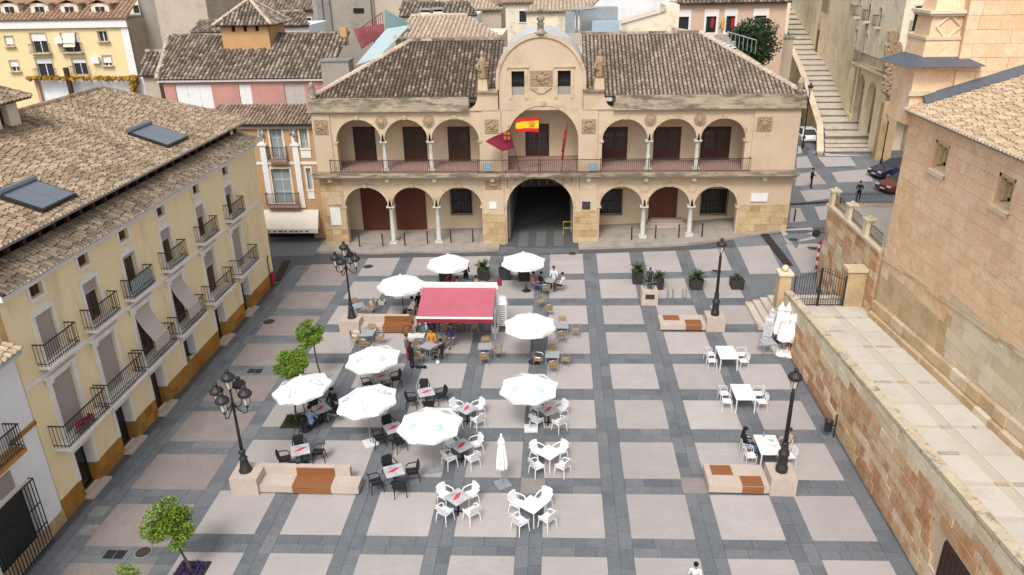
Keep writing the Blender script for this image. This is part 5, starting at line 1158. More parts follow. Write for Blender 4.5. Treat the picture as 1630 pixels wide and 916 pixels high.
for w in wins_:
    f = west(CX); q = MB()
    for i in range(3):
        e = .0+i*.14; dd = .02+i*.16
        for s0, s1, z0, z1 in ((w[0]+e,w[0]+e+.14,w[2]+e,w[3]-e),(w[1]-e-.14,w[1]-e,w[2]+e,w[3]-e),(w[0]+e,w[1]-e,w[3]-e-.14,w[3]-e)): fb(q, f, s0, -dd-.2, z0, s1, -dd, z1)
    wi = q.build('window','church_gold',ch); FB(f,w[0],-.6,w[2],w[1],-.45,w[3]).build('pane','pane_dark',wi,ch.location)
    mb = MB(); mb.add([(CX-.1,w[0]-.1,w[2]-.28),(CX-.1,w[1]+.1,w[2]-.28),(CX+.4,w[1]+.1,w[2]+.12),(CX+.4,w[0]-.1,w[2]+.12),(CX-.1,w[0]-.1,w[2]-.1),(CX-.1,w[1]+.1,w[2]-.1)],[(0,1,5,4),(4,5,2,3)]); mb.build('sill','church_pale',wi,ch.location)
p, q = AY(1478,160,CYF), AY(1630,114,CYF); slp = (q.z-p.z)/(q.x-p.x); zf = lambda x: CE+.12+(x-CX+.35)*slp
roof(ch,(CX-.35,CYF,CE+.12),(CX-.35,CYN,CE+.12),(CX+11,CYN,zf(CX+11)),(CX+11,CYF,zf(CX+11)), .26,.42,None,('tile_church','tile_bed_pale'),0,None,True)
mb = MB()
for k in range(int((CYF-CYN)/.26)): mb.ball((CX-.12,CYN+.13+k*.26,CE+.02),.12,.09,.09,6,4)
mb.build('eave_corbels','church_pale',ch,kind='stuff')
TW = CYF-.25                                       # transept wall and its slate flashing
MB().slab([(CX+.3,TW-.45,zf(CX+.3)+.14),(CX+12,TW-.45,zf(CX+12)+.14),(CX+12,TW,zf(CX+12)+.5),(CX+.3,TW,zf(CX+.3)+.5)],.08).build('flashing','slate_roof',ch)
MB().box(CX+1.6,TW+.06,CE,CX+16,TW+1,30).build('transept_core','church_joint',ch)
rs = {}; z = CE; n = 0
while z < 24:
    h = .62; x = CX+1.6-R_.random()
    while x < CX+12:
        l = R_.uniform(.9,1.6); a, b = max(CX+1.6,x), x+l; own = n < 60 and z > 14 and a < CX+7; t_ = MB() if own else rs.setdefault('church_stone',MB()); pr = R_.uniform(0,.02); g=.007
        if b-a > .1:
            t_.add([(a+g,TW-pr,z+g),(b-g,TW-pr,z+g),(b-g,TW-pr,z+h-g),(a+g,TW-pr,z+h-g),(a,TW+.1,z),(b,TW+.1,z),(b,TW+.1,z+h),(a,TW+.1,z+h)], [(0,1,2,3),(0,4,5,1),(1,5,6,2),(2,6,7,3),(3,7,4,0)])
            if own: t_.build('stone','church_stone',ch); n += 1
        x += l
    z += h
for m, q in rs.items(): q.build('stonework', m, ch, kind='stuff')
# buttress with slate cap and pinnacle pedestal
BYb = 37.55
def bx_(px): return AY(px,120,BYb).x
def bz_(py): return AY(1495,py,BYb).z
b0, b1 = bx_(1455), bx_(1530); bc = (b0+b1)/2; bw = b1-b0; by = BYb+bw*.5
MB().box(b0,BYb,CE-.6,b1+.4,BYb+bw,bz_(108)).build('buttress','church_stone',ch); MB().box(b0-.14,BYb-.14,bz_(152),b1+.4,BYb+.02,bz_(145)).build('buttress_band','church_pale',ch)
MB().box(b0-.3,BYb-.3,bz_(110),b1+.4,BYb+bw+.3,bz_(104)).build('buttress_cornice','church_stone',ch)
sc0, sc1 = bx_(1434), bx_(1556); hw = (sc1-sc0)/2; MB().frus(((sc0+sc1)/2,by),bz_(104),bz_(90),sc1-sc0,sc1-sc0,bw*.9,bw*.9).build('slate_cap','slate_roof',ch)
u0, u1 = bx_(1468), bx_(1530); uc = (u0+u1)/2; uw = u1-u0
MB().frus((uc,by),bz_(92),bz_(62),uw*1.15,uw*1.15,uw*1.05,uw*1.05).build('pedestal_base','church_stone',ch); MB().frus((uc,by),bz_(62),bz_(25),uw*.92,uw*.92,uw*.86,uw*.86).build('pedestal','church_stone',ch)
for (zz, k) in ((bz_(62),1.12),(bz_(24),1.05),(bz_(20),1.15)): MB().box(uc-uw*k/2,by-uw*k/2,zz-.07,uc+uw*k/2,by+uw*k/2,zz+.07).build('moulding','church_pale',ch)
zm = (bz_(30)+bz_(58))/2; r_ = uw*.3; y_ = by-uw*.46
mb = MB()
for a, b in (((-r_,0),(0,r_)),((0,r_),(r_,0)),((r_,0),(0,-r_)),((0,-r_),(-r_,0))): mb.tube([(uc+a[0],y_,zm+a[1]),(uc+b[0],y_,zm+b[1])],.06,5)
mb.build('diamond_relief','church_pale',ch); MB().frus((uc,by),bz_(18),bz_(-40),uw*.8,uw*.8,uw*.5,uw*.5).build('pinnacle','church_stone',ch)
# ------------------------------------------------ gate, gate post, steps
GY = 39.2; gzb = tz(GY)
MB().box(15.95,GY-.1,0,16.95,GY+.5,gzb+2.1).build('gate_pier','church_gold',ch); MB().box(15.85,GY-.2,gzb+2.1,16.95,GY+.6,gzb+2.3).build('gate_pier_cap','church_pale',ch)
gt = thing('iron_gate','black wrought iron double gate across the church terrace','gate',(14.2,GY,gzb))
gx0, gx1 = 13.15, 15.93; hgt = lambda x: 2.0+.24*math.cos((x-(gx0+gx1)/2)/(gx1-gx0)*2*math.pi)
for a, b in ((gx0,(gx0+gx1)/2-.02),((gx0+gx1)/2+.02,gx1)):
    lf = MB(); n = 10
    for i in range(n+1): x = a+(b-a)*i/n; lf.box(x-.012,GY-.012,gzb+.06,x+.012,GY+.012,gzb+hgt(x)); lf.frus((x,GY),gzb+hgt(x),gzb+hgt(x)+.12,.04,.04,.005,.005)
    for zz in (.08,.42): lf.box(a,GY-.018,gzb+zz,b,GY+.018,gzb+zz+.035)
    for i in range(n): x0, x1 = a+(b-a)*i/n, a+(b-a)*(i+1)/n; lf.tube([(x0,GY,gzb+hgt(x0)-.12),(x1,GY,gzb+hgt(x1)-.12)],.016,4); c=(x0+x1)/2; lf.tube([(c+.07*math.cos(q),GY,gzb+.26+.07*math.sin(q)) for q in [k*1.047 for k in range(6)]],.01,4,closed=True)
    L = lf.build('gate_leaf','iron',gt)
    for x in (a+.02,b-.02): MB().box(x-.03,GY-.03,gzb,x+.03,GY+.03,gzb+hgt(x)+.05).build('stile','iron',L,gt.location)
MB().box(14.4,GY-.05,gzb+.85,14.62,GY+.05,gzb+1.05).build('lock','iron',gt)
gp_ = thing('gate_post','square stone gate post with small ball finial at the terrace corner','gate post',(12.7,39.7,0)); MB().frus((12.7,39.7),0,gzb+1.75,.72,.72,.62,.62).build('shaft','church_gold',gp_); MB().box(12.3,39.3,gzb+1.75,13.1,40.1,gzb+1.9).build('cap','church_pale',gp_); MB().ball((12.7,39.7,gzb+2.08),.2,.2,.2).build('ball','church_pale',gp_,None,True)
sp = thing('church_steps','pale stone steps rising from the plaza to the church gate','steps',(13,41,0))
for i in range(4): MB().box(11.75+i*.4,40.1,-.2,16.95,43.6-i*.12,.02+.2*(i+1)).build('step','stair_stone',sp)
for i in range(7): MB().box(13.35,39.75,.85,16.95,43.0-i*.45,.82+.14*(i+1)).build('step','stair_stone',sp)
# ------------------------------------------------ raised terrace beyond the church corner
rt = thing('raised_terrace','raised terrace of patchwork stone blocks with posts and railing behind church','terrace',(17.2,43,0)); RT0, RT1, RZT = 38.2, 46.5, 5.55
MB().box(17.06,RT0,0,25,RT1-.05,RZT-.02).build('core','stone_joint',rt); z = .2
while z < RZT-.06:
    h = min(.46,RZT-z-.02); y = RT0
    while y < RT1-.05:
        b = min(RT1,y+R_.uniform(.55,1.1)); MB().box(17.0-R_.uniform(0,.03),y+.01,z+.01,17.08,b-.01,z+h-.01).build('stone','wall_stone' if R_.random()<.75 else 'church_pale',rt); y = b
    x = 17.0
    while x < 25:
        b = x+R_.uniform(.6,1.1); MB().box(x+.01,RT1-.06,z+.01,b-.01,RT1+.02,z+h-.01).build('stone','wall_stone',rt); x = b
    z += h
MB().box(16.9,RT0,RZT-.02,17.45,RT1+.15,RZT+.12).build('coping','church_pale',rt); MB().box(17.45,RT1-.4,RZT-.02,25,RT1+.15,RZT+.12).build('coping','church_pale',rt); MB().box(17.45,RT0,RZT-.1,25,RT1-.4,RZT).build('floor','terrace_slab',rt)
posts = [(17.2,46.2),(17.2,43.3),(17.2,40.6),(22.2,46.2)]
for x, y in posts:
    q = MB().frus((x,y),RZT+.12,RZT+1.0,.5,.5,.42,.42).build('post','church_pale',rt); MB().box(x-.3,y-.3,RZT+1.0,x+.3,y+.3,RZT+1.1).build('cap','church_pale',q,rt.location); MB().ball((x,y,RZT+1.17),.12,.12,.12).build('ball','church_pale',q,rt.location,True)
for a, b in ((posts[0],posts[1]),(posts[1],posts[2]),(posts[2],(17.2,38.4)),(posts[0],posts[3])):
    mb = MB(); a, b = Vector((*a,0)), Vector((*b,0)); d = (b-a); L = d.length-.5; d.normalize(); n = int(L/.14)
    for i in range(n+1): c = a+d*(.25+L*i/n); mb.tube([(c.x,c.y,RZT+.14),(c.x,c.y,RZT+.9+.08*(i%2))],.013,4)
    for zz in (.3,.82): mb.tube([(a.x+d.x*.25,a.y+d.y*.25,RZT+zz),(b.x-d.x*.25,b.y-d.y*.25,RZT+zz)],.018,4)
    mb.build('railing','iron',rt)
# striped post, traffic mirror at the wall
p = GS(1299,428); t = thing('striped_post','red and white striped post against the terrace wall','post',p)
for i in range(6): MB().lathe([(.09,0),(.09,.3)],(p.x,p.y,p.z+i*.3),8).build('band','flag_red' if i % 2 == 0 else 'sign_white',t)
MB().ball((p.x,p.y,p.z+1.86),.13,.13,.1).build('head','flag_red',t)
p = AX(1311,372,16.9); t = thing('round_mirror','round black backed traffic mirror at the corner of raised terrace','mirror',(p.x-.3,p.y+.1,p.z)); MB().lathe([(.27,0),(.26,.06),(.14,.14)],(p.x-.45,p.y,p.z),14,True,'y').build('back','iron',t,None,True); MB().tube([(p.x-.45,p.y+.1,p.z),(p.x+.15,p.y+.1,p.z)],.03,6).build('arm','iron',t); MB().lathe([(.25,-.01),(.25,0)],(p.x-.45,p.y-.005,p.z),14,True,'y').build('mirror_face','iron',t)
# litter bin on the wall
p = G(1352,697); t = thing('litter_bin','black round litter bin on a post beside the retaining wall','litter bin',(12.45,p.y,0)); MB().tube([(12.5,p.y,0),(12.5,p.y,1.2)],.035,6).build('post','iron',t); MB().lathe([(.16,.35),(.19,.85),(.2,.87),(.17,.87),(.15,.5)],(12.2,p.y+.02,0),12,False).build('bucket','iron',t,None,True); MB().lathe([(.16,.35),(.001,.35)],(12.2,p.y+.02,0),12,False).build('bottom','iron',t); MB().box(12.35,p.y-.02,.6,12.5,p.y+.03,.66).build('bracket','iron',t)

# ================================================================== STAIR STREET, PALACE, CORNER BUILDING
def sz(y): return interp([(60,1.9),(73.2,2.25),(95,7.0),(130,11.9),(190,16)], y)
def SS(px, py):
    d = sight(px, py); lo, hi = 40.0, 260.0
    for _ in range(60):
        m = (lo+hi)/2; q = CP+d*(m/d.y)
        if q.z > sz(m): lo = m
        else: hi = m
    return CP+d*(lo/d.y)
ss = thing('stair_street','long pale stone stepped street climbing beside the palace','stairs',(28,73,2.2))
eL = [(250,1318),(208,1317),(150,1298),(104,1280),(70,1262),(40,1256),(0,1251),(-30,1249)]; eR = [(250,1382),(208,1372),(180,1350),(150,1334),(104,1308),(70,1290),(40,1284),(0,1283),(-30,1282)]
ie = lambda T, py: interp(sorted(T), py)
rows_ = [250,243,236,229,222.5,208,196.6,185.6,175,163.8,154.7,145.6,137.4,129.4,121.4,113.5,104.6,96,88,80,72,64,56,48,40,32,24,16,8,0,-10,-20,-30]
for a, b in zip(rows_, rows_[1:]):
    A, B, C_, D = SS(ie(eL,a),a), SS(ie(eR,a),a), SS(ie(eR,b),b), SS(ie(eL,b),b); z = (C_.z+D.z)/2
    mb = MB(); zl = min(A.z,B.z)-.5; sx = lambda p: p+Vector((0,.0,0))
    zf0 = z-.5*max(0,z-min(A.z,B.z)) if a < 222 else z
    zf0 = z-.35*max(0,z-min(A.z,B.z)) if a < 222 else z; fo = Vector((0,.16,0))
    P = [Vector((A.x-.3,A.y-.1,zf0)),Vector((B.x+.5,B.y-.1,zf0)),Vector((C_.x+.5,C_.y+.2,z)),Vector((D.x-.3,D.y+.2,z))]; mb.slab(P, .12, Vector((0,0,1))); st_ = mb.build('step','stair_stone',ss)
    Q = [p-Vector((0,0,.13)) for p in P]; Q[0] += fo; Q[1] += fo; mr = MB(); mr.slab(Q, z-zl, Vector((0,0,1))); mr.build('riser','grey_render',st_,ss.location)  # risers in darker grey, shadow line under each tread edge put into colour
# parapet wall left of the stairs
pw = thing('stair_parapet','rough stone parapet wall between white car and the stepped street','wall',tuple(SS(1312,240)))
pts = [SS(ie(eL,y_),y_)+Vector((-.75,0,0)) for y_ in (250,208,175,145,112,90,70)]
for a, b in zip(pts, pts[1:]):
    mb = MB(); mb.add([(a.x-.3,a.y,a.z-3),(b.x-.3,b.y,b.z-3),(b.x-.3,b.y,b.z+.45),(a.x-.3,a.y,a.z+.45),(a.x+.2,a.y,a.z-.5),(b.x+.2,b.y,b.z-.5),(b.x+.2,b.y,b.z+.45),(a.x+.2,a.y,a.z+.45)],[(0,1,2,3),(7,6,5,4),(3,2,6,7),(0,3,7,4),(1,5,6,2)]); mb.build('wall','town_stone',pw)
    mb = MB(); mb.add([(p.x+dx,p.y,p.z+dz) for dz in (.45,.58) for p, dx in ((a,-.38),(a,.28),(b,.28),(b,-.38))],[(0,3,2,1),(4,5,6,7),(0,1,5,4),(1,2,6,5),(2,3,7,6),(3,0,4,7)]); mb.build('coping','church_pale',pw)
def vplane(a, b):
    a, b = Vector((a.x,a.y,0)), Vector((b.x,b.y,0)); u = (b-a).normalized(); n = Vector((u.y,-u.x,0)); n = n if n.dot(CP-a) > 0 else -n
    f = lambda s, d, z: tuple(a+u*s+n*d+Vector((0,0,z)))
    def hit(px, py): q = sight(px,py); t = n.dot(a-Vector((CP.x,CP.y,0)))/Vector((q.x,q.y,0)).dot(n); w = CP+q*t; return (w-a).dot(u), w.z
    return f, hit, (b-a).length
# palace: long wall climbing on the right of the stairs
B0, B1 = SS(1352,190), SS(1286,58); f, hit, L = vplane(B0, B1)
pal = thing('stone_palace','golden stone palace wall rising along the stepped street','building',tuple(B0))
wr = []
for px0,px1,py0,py1 in ((1303,1307,27,48),(1293,1300,85,110),(1316,1320,60,85),(1328,1333,70,95),(1337,1342,0,22),(1353,1358,8,20),(1306,1308,88,112)):
    (s0,z1),(s1,z0) = hit(px1,py0), hit(px0,py1); wr.append((min(s0,s1),max(s0,s1),min(z0,z1),max(z0,z1)))
holed(f,-1,L+30,0,30,wr[:1]+wr[2:4]+wr[5:6],.16).build('wall','palace_stone',pal)
for h in wr[:1]+wr[2:4]+wr[5:6]: w = frame(pal,f,*h,.18,.06,'church_pale'); FB(f,h[0],-.15,h[2],h[1],-.1,h[3]).build('pane','pane_dark',w,pal.location)
(s0,z1),(s1,z0) = hit(1311,36), hit(1297,88); d_ = FB(f,min(s0,s1),.003,z0-.2,max(s0,s1)*.98,.25,z1).build('portal','church_gold',pal); FB(f,min(s0,s1)+.6,.26,z0-.2,max(s0,s1)*.96-.5,.3,z1-1).build('door','wood_dark',d_,pal.location)
FB(f,-1,.003,hit(1345,170)[1]-6,L,.2,hit(1345,170)[1]-.2).build('plinth','palace_stone',pal); carved_ = FB(f,*[v for v in (hit(1322,0)[0],.003,hit(1316,20)[1],hit(1312,0)[0],.2,hit(1316,-5)[1])]).build('relief','carved',pal)
# corner building: arcade on the stair side
K0, K1 = SS(1398,255), SS(1352,190); f, hit, L = vplane(K0, K1); zb = sz(K0.y)-2.5
cb = thing('corner_building','cream corner building with arcade and carved coat of arms','building',tuple(K0))
def sarch(px0, px1, pys, pyc):
    s0, _ = hit(px1,pys); s1, _ = hit(px0,pys); zc_ = hit((px0+px1)/2,pyc)[1]; zs = hit((px0+px1)/2,pys)[1]; return (min(s0,s1), max(s0,s1), zs, zc_-zs)
ars = sorted([sarch(1349,1360,128,104), sarch(1363,1376,140,117), sarch(1380,1394,152,129)]); ztA = hit(1380,112)[1]
zA = max(a[2]+a[3] for a in ars)+.5
mb = MB(); sp_ = [-.05]
xs = [0]+[v for a in ars for v in a[:2]]+[L]
for i in range(len(ars)+1): fb(mb,f,xs[2*i],-.6,zb,xs[2*i+1],0,zA)
for a in ars:
    ap = arch_pts(a[0],a[1],a[2],a[3],10)
    for p, q in zip(ap,ap[1:]): mb.quad(f(p[0],0,p[1]),f(q[0],0,q[1]),f(q[0],0,zA),f(p[0],0,zA)); mb.quad(f(p[0],0,p[1]),f(p[0],-.6,p[1]),f(q[0],-.6,q[1]),f(q[0],0,q[1]))
mb.build('arcade','palace_stone',cb); FB(f,-3,-3.2,zb,L+4,-3.0,zA+.5).build('arcade_back','cream_plaster',cb); FB(f,.1,-3.0,zA-.1,L-.1,-.62,zA+.05).build('arcade_ceiling','cream_plaster',cb); FB(f,L-.3,-3.0,zb,L,-.62,zA).build('arcade_end','cream_plaster',cb)
for a in ars: q = MB(); fb(q,f,a[0]-.25,.01,a[2]-.15,a[0]+.05,.1,a[2]); q.build('impost','church_pale',cb)
ups = []
for px0,px1,py0,py1 in ((1360,1367,48,72),(1376,1383,55,82),(1393,1400,66,105),(1366,1372,2,26),(1381,1388,8,33),(1398,1406,14,42)):
    (s0,z1),(s1,z0) = hit(px1,py0), hit(px0,py1); ups.append((min(s0,s1)+.1,max(s0,s1)+.1,min(z0,z1),max(z0,z1)))
holed(f,0,L,zA,26,ups,.16).build('upper_wall','cream_plaster',cb)
for i,h in enumerate(ups):
    w = frame(cb,f,*h,.18,.05,'church_pale'); FB(f,h[0],-.15,h[2],h[1],-.1,h[3]).build('pane','pane_dark',w,cb.location)
    if i >= 3: b_ = FB(f,h[0]-.3,.003,h[2]-.2,h[1]+.3,.6,h[2]-.05).build('balcony','church_pale',cb); railing(f,h[0]-.25,h[1]+.25,0,.55,h[2],1.0,.16,'iron',b_,cb.location)
h=min(u[2] for u in ups[:3]); b_ = FB(f,.4,.003,h-.35,L-.4,.8,h-.12).build('balcony','church_pale',cb); railing(f,.45,L-.45,0,.75,h-.12,1.1,.16,'iron',b_,cb.location)
fS2 = lambda s,d,z: (K0.x+s, K0.y-d, z); s2 = lambda px,py: (AY(px,py,K0.y).x-K0.x, AY(px,py,K0.y).z)
hh = []
for px0,px1,py0,py1 in ((1458,1478,10,50),(1452,1466,74,95),(1446,1464,106,118)):
    s0,z1 = s2(px0,py0); s1,z0 = s2(px1,py1); hh.append((s0,s1,z0,z1))
xa0,za0 = s2(1420,185); xa1,_ = s2(1462,185); zac = s2(1440,158)[1]
holed(fS2,0,16,zac+.6,26,hh,.35).build('upper_wall','cream_plaster',cb)
mb = MB(); fb(mb,fS2,0,-.6,zb-1,xa0,0,zac+.6); fb(mb,fS2,xa1,-.6,zb-1,16,0,zac+.6)
for p,q in zip(arch_pts(xa0,xa1,za0,zac-za0,10),arch_pts(xa0,xa1,za0,zac-za0,10)[1:]): mb.quad(fS2(p[0],0,p[1]),fS2(q[0],0,q[1]),fS2(q[0],0,zac+.6),fS2(p[0],0,zac+.6)); mb.quad(fS2(p[0],0,p[1]),fS2(p[0],-.6,p[1]),fS2(q[0],-.6,q[1]),fS2(q[0],0,q[1]))
mb.build('arcade','palace_stone',cb); FB(fS2,xa0-.2,-3,zb-1,xa1+.2,-2.8,zac+.6).build('arcade_back','cream_plaster',cb)
for i,h in enumerate(hh):
    w = frame(cb,fS2,*h,.15,.05,'church_pale'); FB(fS2,h[0],-.33,h[2],h[1],-.28,h[3]).build('pane','pane_dark',w,cb.location)
    if i < 3: b_ = FB(fS2,h[0]-.3,.003,h[2]-.25,h[1]+.3,.6,h[2]-.05).build('balcony','church_pale',cb); railing(fS2,h[0]-.25,h[1]+.25,0,.55,h[2],.9,.16,'iron',b_,cb.location)
r2 = random.Random(5); mb = MB(); c0 = AY(1420,105,K0.y-.15)
[mb.ball(tuple(AY(1422,py_,K0.y-.05)),w_,.22,1.0,10,8) for py_, w_ in ((62,.45),(82,.8),(104,.9),(126,.9),(144,.7))]
for i in range(420): py = r2.uniform(50,152); px = 1422+r2.uniform(-1,1)*(7 if py < 72 else 13 if py < 120 else 17); q = AY(px,py,K0.y-.2); mb.ball(tuple(q),r2.uniform(.06,.2),.16,r2.uniform(.08,.26),6,4)
mb.build('coat_of_arms','carved',cb,None,True,label='large carved stone coat of arms on the building corner')
for px in (1394,): MB().box(K0.x-.5,K0.y-.4,zb-.3,K0.x+.9,K0.y+.3,zac-.2 if px<1396 else zb+3.4).build('corner_pier','town_stone',cb)
# lamps of the side street, cars, walkers come with the street furniture
# small building corner and wall left of the stairs, tree behind the town hall
t_, xa, xb, zz = block('small beige wall with notice board left of stepped street',(1243,1264),62,140,88,5,'beige_render'); 
def leafcloud(n, c, rx, ry, rz, size, rnd, shell=.5, lumps=9, sp=.42, lr=(.38,.6)):
    mb = MB(); L = [(Vector((rnd.gauss(0,sp),rnd.gauss(0,sp),rnd.gauss(0,sp*.95))), rnd.uniform(*lr)) for _ in range(lumps)]; k = 0
    while k < n:
        b, r = L[rnd.randrange(lumps)]; d = Vector((rnd.gauss(0,1),rnd.gauss(0,1),rnd.gauss(0,1))).normalized()*r*(shell+(1-shell)*rnd.random()**.5)
        p = b+d
        if p.length > 1.1: continue
        q = Vector((c[0]+p.x*rx, c[1]+p.y*ry, c[2]+p.z*rz)); a = Vector((rnd.gauss(0,1),rnd.gauss(0,1),rnd.gauss(0,.6))).normalized(); s = a.cross(Vector((rnd.gauss(0,1),rnd.gauss(0,1),rnd.gauss(0,1)))).normalized(); z_ = size*rnd.uniform(.7,1.3)
        mb.add([q-a*z_, q+s*z_*.45, q+a*z_, q-s*z_*.45], [(0,1,2,3)]); k += 1
    return mb
rt_ = random.Random(21); tc_ = AY(1200,78,70)
t = thing('evergreen_tree','dark green evergreen tree behind the right end of town hall','tree',(tc_.x,70,1)); MB().tube([(tc_.x,70,1),(tc_.x+.1,70,tc_.z-2),(tc_.x,70,tc_.z)],.28,7,.12).build('trunk','bark',t); leafcloud(9000,tuple(tc_),2.9,2.8,2.4,.15,rt_,.35,16).build('crown','leaf_dark',t,kind='stuff')
# ------------------------------------------------ farther houses that close the view between the roofs
def far_house(k, px0, px1, ytop, y, m, tiles=None):
    a, b = AY(px0, ytop, y), AY(px1, ytop, y); z = max(a.z, b.z)
    t = thing('far_house', FAR[k], 'building', ((a.x+b.x)/2, y, 0)); f = south(y); hs = []
    n = max(1, int((b.x-a.x)/4.5))
    for i in range(n):
        for j in range(3):
            s = a.x+(i+.5)*(b.x-a.x)/n; hs.append((s-.5, s+.5, z-2.6-j*3.1, z-1.1-j*3.1))
    holed(f, a.x, b.x, 0, z, hs, .25).build('wall', m, t); MB().box(a.x,y+.3,0,b.x,y+9,z-.05).build('rear_wall', m, t)
    for h in hs: win(t, f, h, 'white_trim', 'pane', True, .12)
    roof(t, (a.x-.3,y-.5,z),(b.x+.3,y-.5,z),(b.x+.3,y+5,z+2.4),(a.x-.3,y+5,z+2.4), .5, .65, None, (tiles or 'tile_orange','tile_bed_pale'), 0)
FAR = ['cream far house behind the blank party walls','grey far house above the brown roof of the pink house','beige far house above the teal canopy','cream far house above the round vault','salmon far house left of the salmon building','pale far house behind the salmon building','yellow far house behind the apartment block']
far_house(0,225,345,30,112,'cream_plaster'); far_house(1,330,520,18,108,'grey_render','tile_brown'); far_house(2,575,740,4,110,'beige_render','tile_pale'); far_house(3,735,930,6,112,'cream_plaster'); far_house(4,900,1100,-6,116,'salmon_plaster'); far_house(5,1080,1262,-18,110,'cream_plaster'); far_house(6,-120,230,-30,125,'yellow_plaster')
# ================================================================== STREET LAMPS, BENCHES
def lantern(mb_cap, mb_glass, mb_fr, x, y, z, s=1.0):
    """lantern: tapered glass with iron ribs under a big domed hood; z = bottom of the glass"""
    mb_glass.lathe([(.10*s,0),(.17*s,.36*s)], (x,y,z), 6)
    for i in range(6):
        a = math.pi*i/3; mb_fr.tube([(x+.105*s*math.cos(a),y+.105*s*math.sin(a),z),(x+.18*s*math.cos(a),y+.18*s*math.sin(a),z+.37*s)], .012*s, 4)
    mb_fr.lathe([(.03*s,-.16*s),(.07*s,-.1*s),(.05*s,-.05*s),(.11*s,0)], (x,y,z), 8)
    mb_cap.lathe([(.19*s,.36*s),(.27*s,.42*s),(.28*s,.5*s),(.22*s,.6*s),(.1*s,.66*s),(.06*s,.7*s),(.1*s,.75*s),(.09*s,.82*s),(.02*s,.86*s)], (x,y,z), 12)
def lamp_five(name_label, loc):
    x, y, z = loc; t = thing('street_lamp', name_label, 'street lamp', loc)
    MB().lathe([(.27,0),(.27,.06),(.22,.12),(.17,.45),(.13,.55),(.17,.6),(.17,.66),(.09,.7),(.11,.82),(.15,.92),(.11,1.0),(.075,1.06)], loc, 12).build('pedestal_base','iron',t,None,True)
    MB().lathe([(.075,1.0),(.06,1.9),(.075,1.92),(.06,1.95),(.05,3.1),(.11,3.16),(.07,3.25),(.05,3.3),(.045,3.9)], loc, 10).build('pole','iron',t,None,True)
    L = [(0,0,3.95)]+[(.62*math.cos(a),.62*math.sin(a),3.28) for a in (rad(-8),rad(82),rad(172),rad(262))]
    for i, (dx, dy, dz) in enumerate(L):
        if i: MB().tube([(x,y,z+3.2),(x+dx*.35,y+dy*.35,z+3.0),(x+dx*.7,y+dy*.7,z+2.85),(x+dx*.97,y+dy*.97,z+2.93),(x+dx,y+dy,z+3.12)], .028, 6).build('arm','iron',t)
        c, g, f = MB(), MB(), MB(); lantern(c, g, f, x+dx, y+dy, z+dz, 1.0); l = f.build('lantern','iron',t); g.build('glass','lamp_glass',l,t.location); c.build('hood','iron',l,t.location,True)
def lamp_one(label, loc, h=4.4, base=True):
    x, y, z = loc; t = thing('street_lamp', label, 'street lamp', loc); k = h/4.4
    if base: MB().lathe([(.24,0),(.24,.22),(.2,.26),(.19,.75),(.22,.8),(.22,.9),(.15,.95),(.13,1.3),(.15,1.34),(.1,1.4)], loc, 12).build('pedestal_base','iron',t,None,True)
    else: MB().lathe([(.13,0),(.1,.5),(.06,.6)], loc, 10).build('pedestal_base','iron',t,None,True)
    MB().lathe([(.1 if base else .06,.6),(.075 if base else .05,h-.9),(.09,h-.86),(.05,h-.8),(.05,h-.75)], loc, 10).build('pole','iron',t,None,True)
    c, g, f = MB(), MB(), MB(); lantern(c, g, f, x, y, z+h-.62, 1.0); l = f.build('lantern','iron',t); g.build('glass','lamp_glass',l,t.location); c.build('hood','iron',l,t.location,True)
def bench_back(label, px0, px1, py, blk, wood):
    """lamp block at the left with a backed stone bench to its right; wood = (start,end) of the slatted section"""
    a, b = G(px0,py), G(px1,py); L = b.x-a.x; t = thing('stone_bench', label, 'bench', a); x, y = a.x, a.y; W_ = blk
    MB().box(x,y,0,x+W_,y+W_,.8).build('lamp_block','bench_stone',t)
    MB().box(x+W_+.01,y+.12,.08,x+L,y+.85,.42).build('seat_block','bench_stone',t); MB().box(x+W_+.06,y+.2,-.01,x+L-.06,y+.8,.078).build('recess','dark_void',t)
    MB().box(x+W_+.01,y+.852,0,x+L-.5,y+1.12,.8).build('backrest','bench_stone',t)
    s0, s1 = x+W_+wood[0], x+W_+wood[1]
    for k in range(5): MB().box(s0,y+.13+k*.145,.425,s1,y+.13+k*.145+.12,.46).build('slat','bench_wood',t)
    for k in range(3): MB().box(s0,y+.085,.09+k*.12,s1,y+.115,.19+k*.12).build('slat','bench_wood',t)
    for k in range(3): MB().box(s0,y+.815,.47+k*.115,s1,y+.848,.57+k*.115).build('slat','bench_wood',t)
    return (x+W_*.5, y+W_*.5, .8)
l1 = bench_back('backed stone bench with slatted wood seat at the near left lamp', 369, 572, 788, 1.15, (1.4,3.0)); lamp_five('black five lantern lamp post on the near left stone block', (l1[0]-.08, l1[1], .8))
l2 = bench_back('backed stone bench with slatted wood seat left of the red awning', 541, 662, 532, 1.2, (1.35,3.1)); lamp_five('black five lantern lamp post left of the red awning', (l2[0]+.05, l2[1], .8))
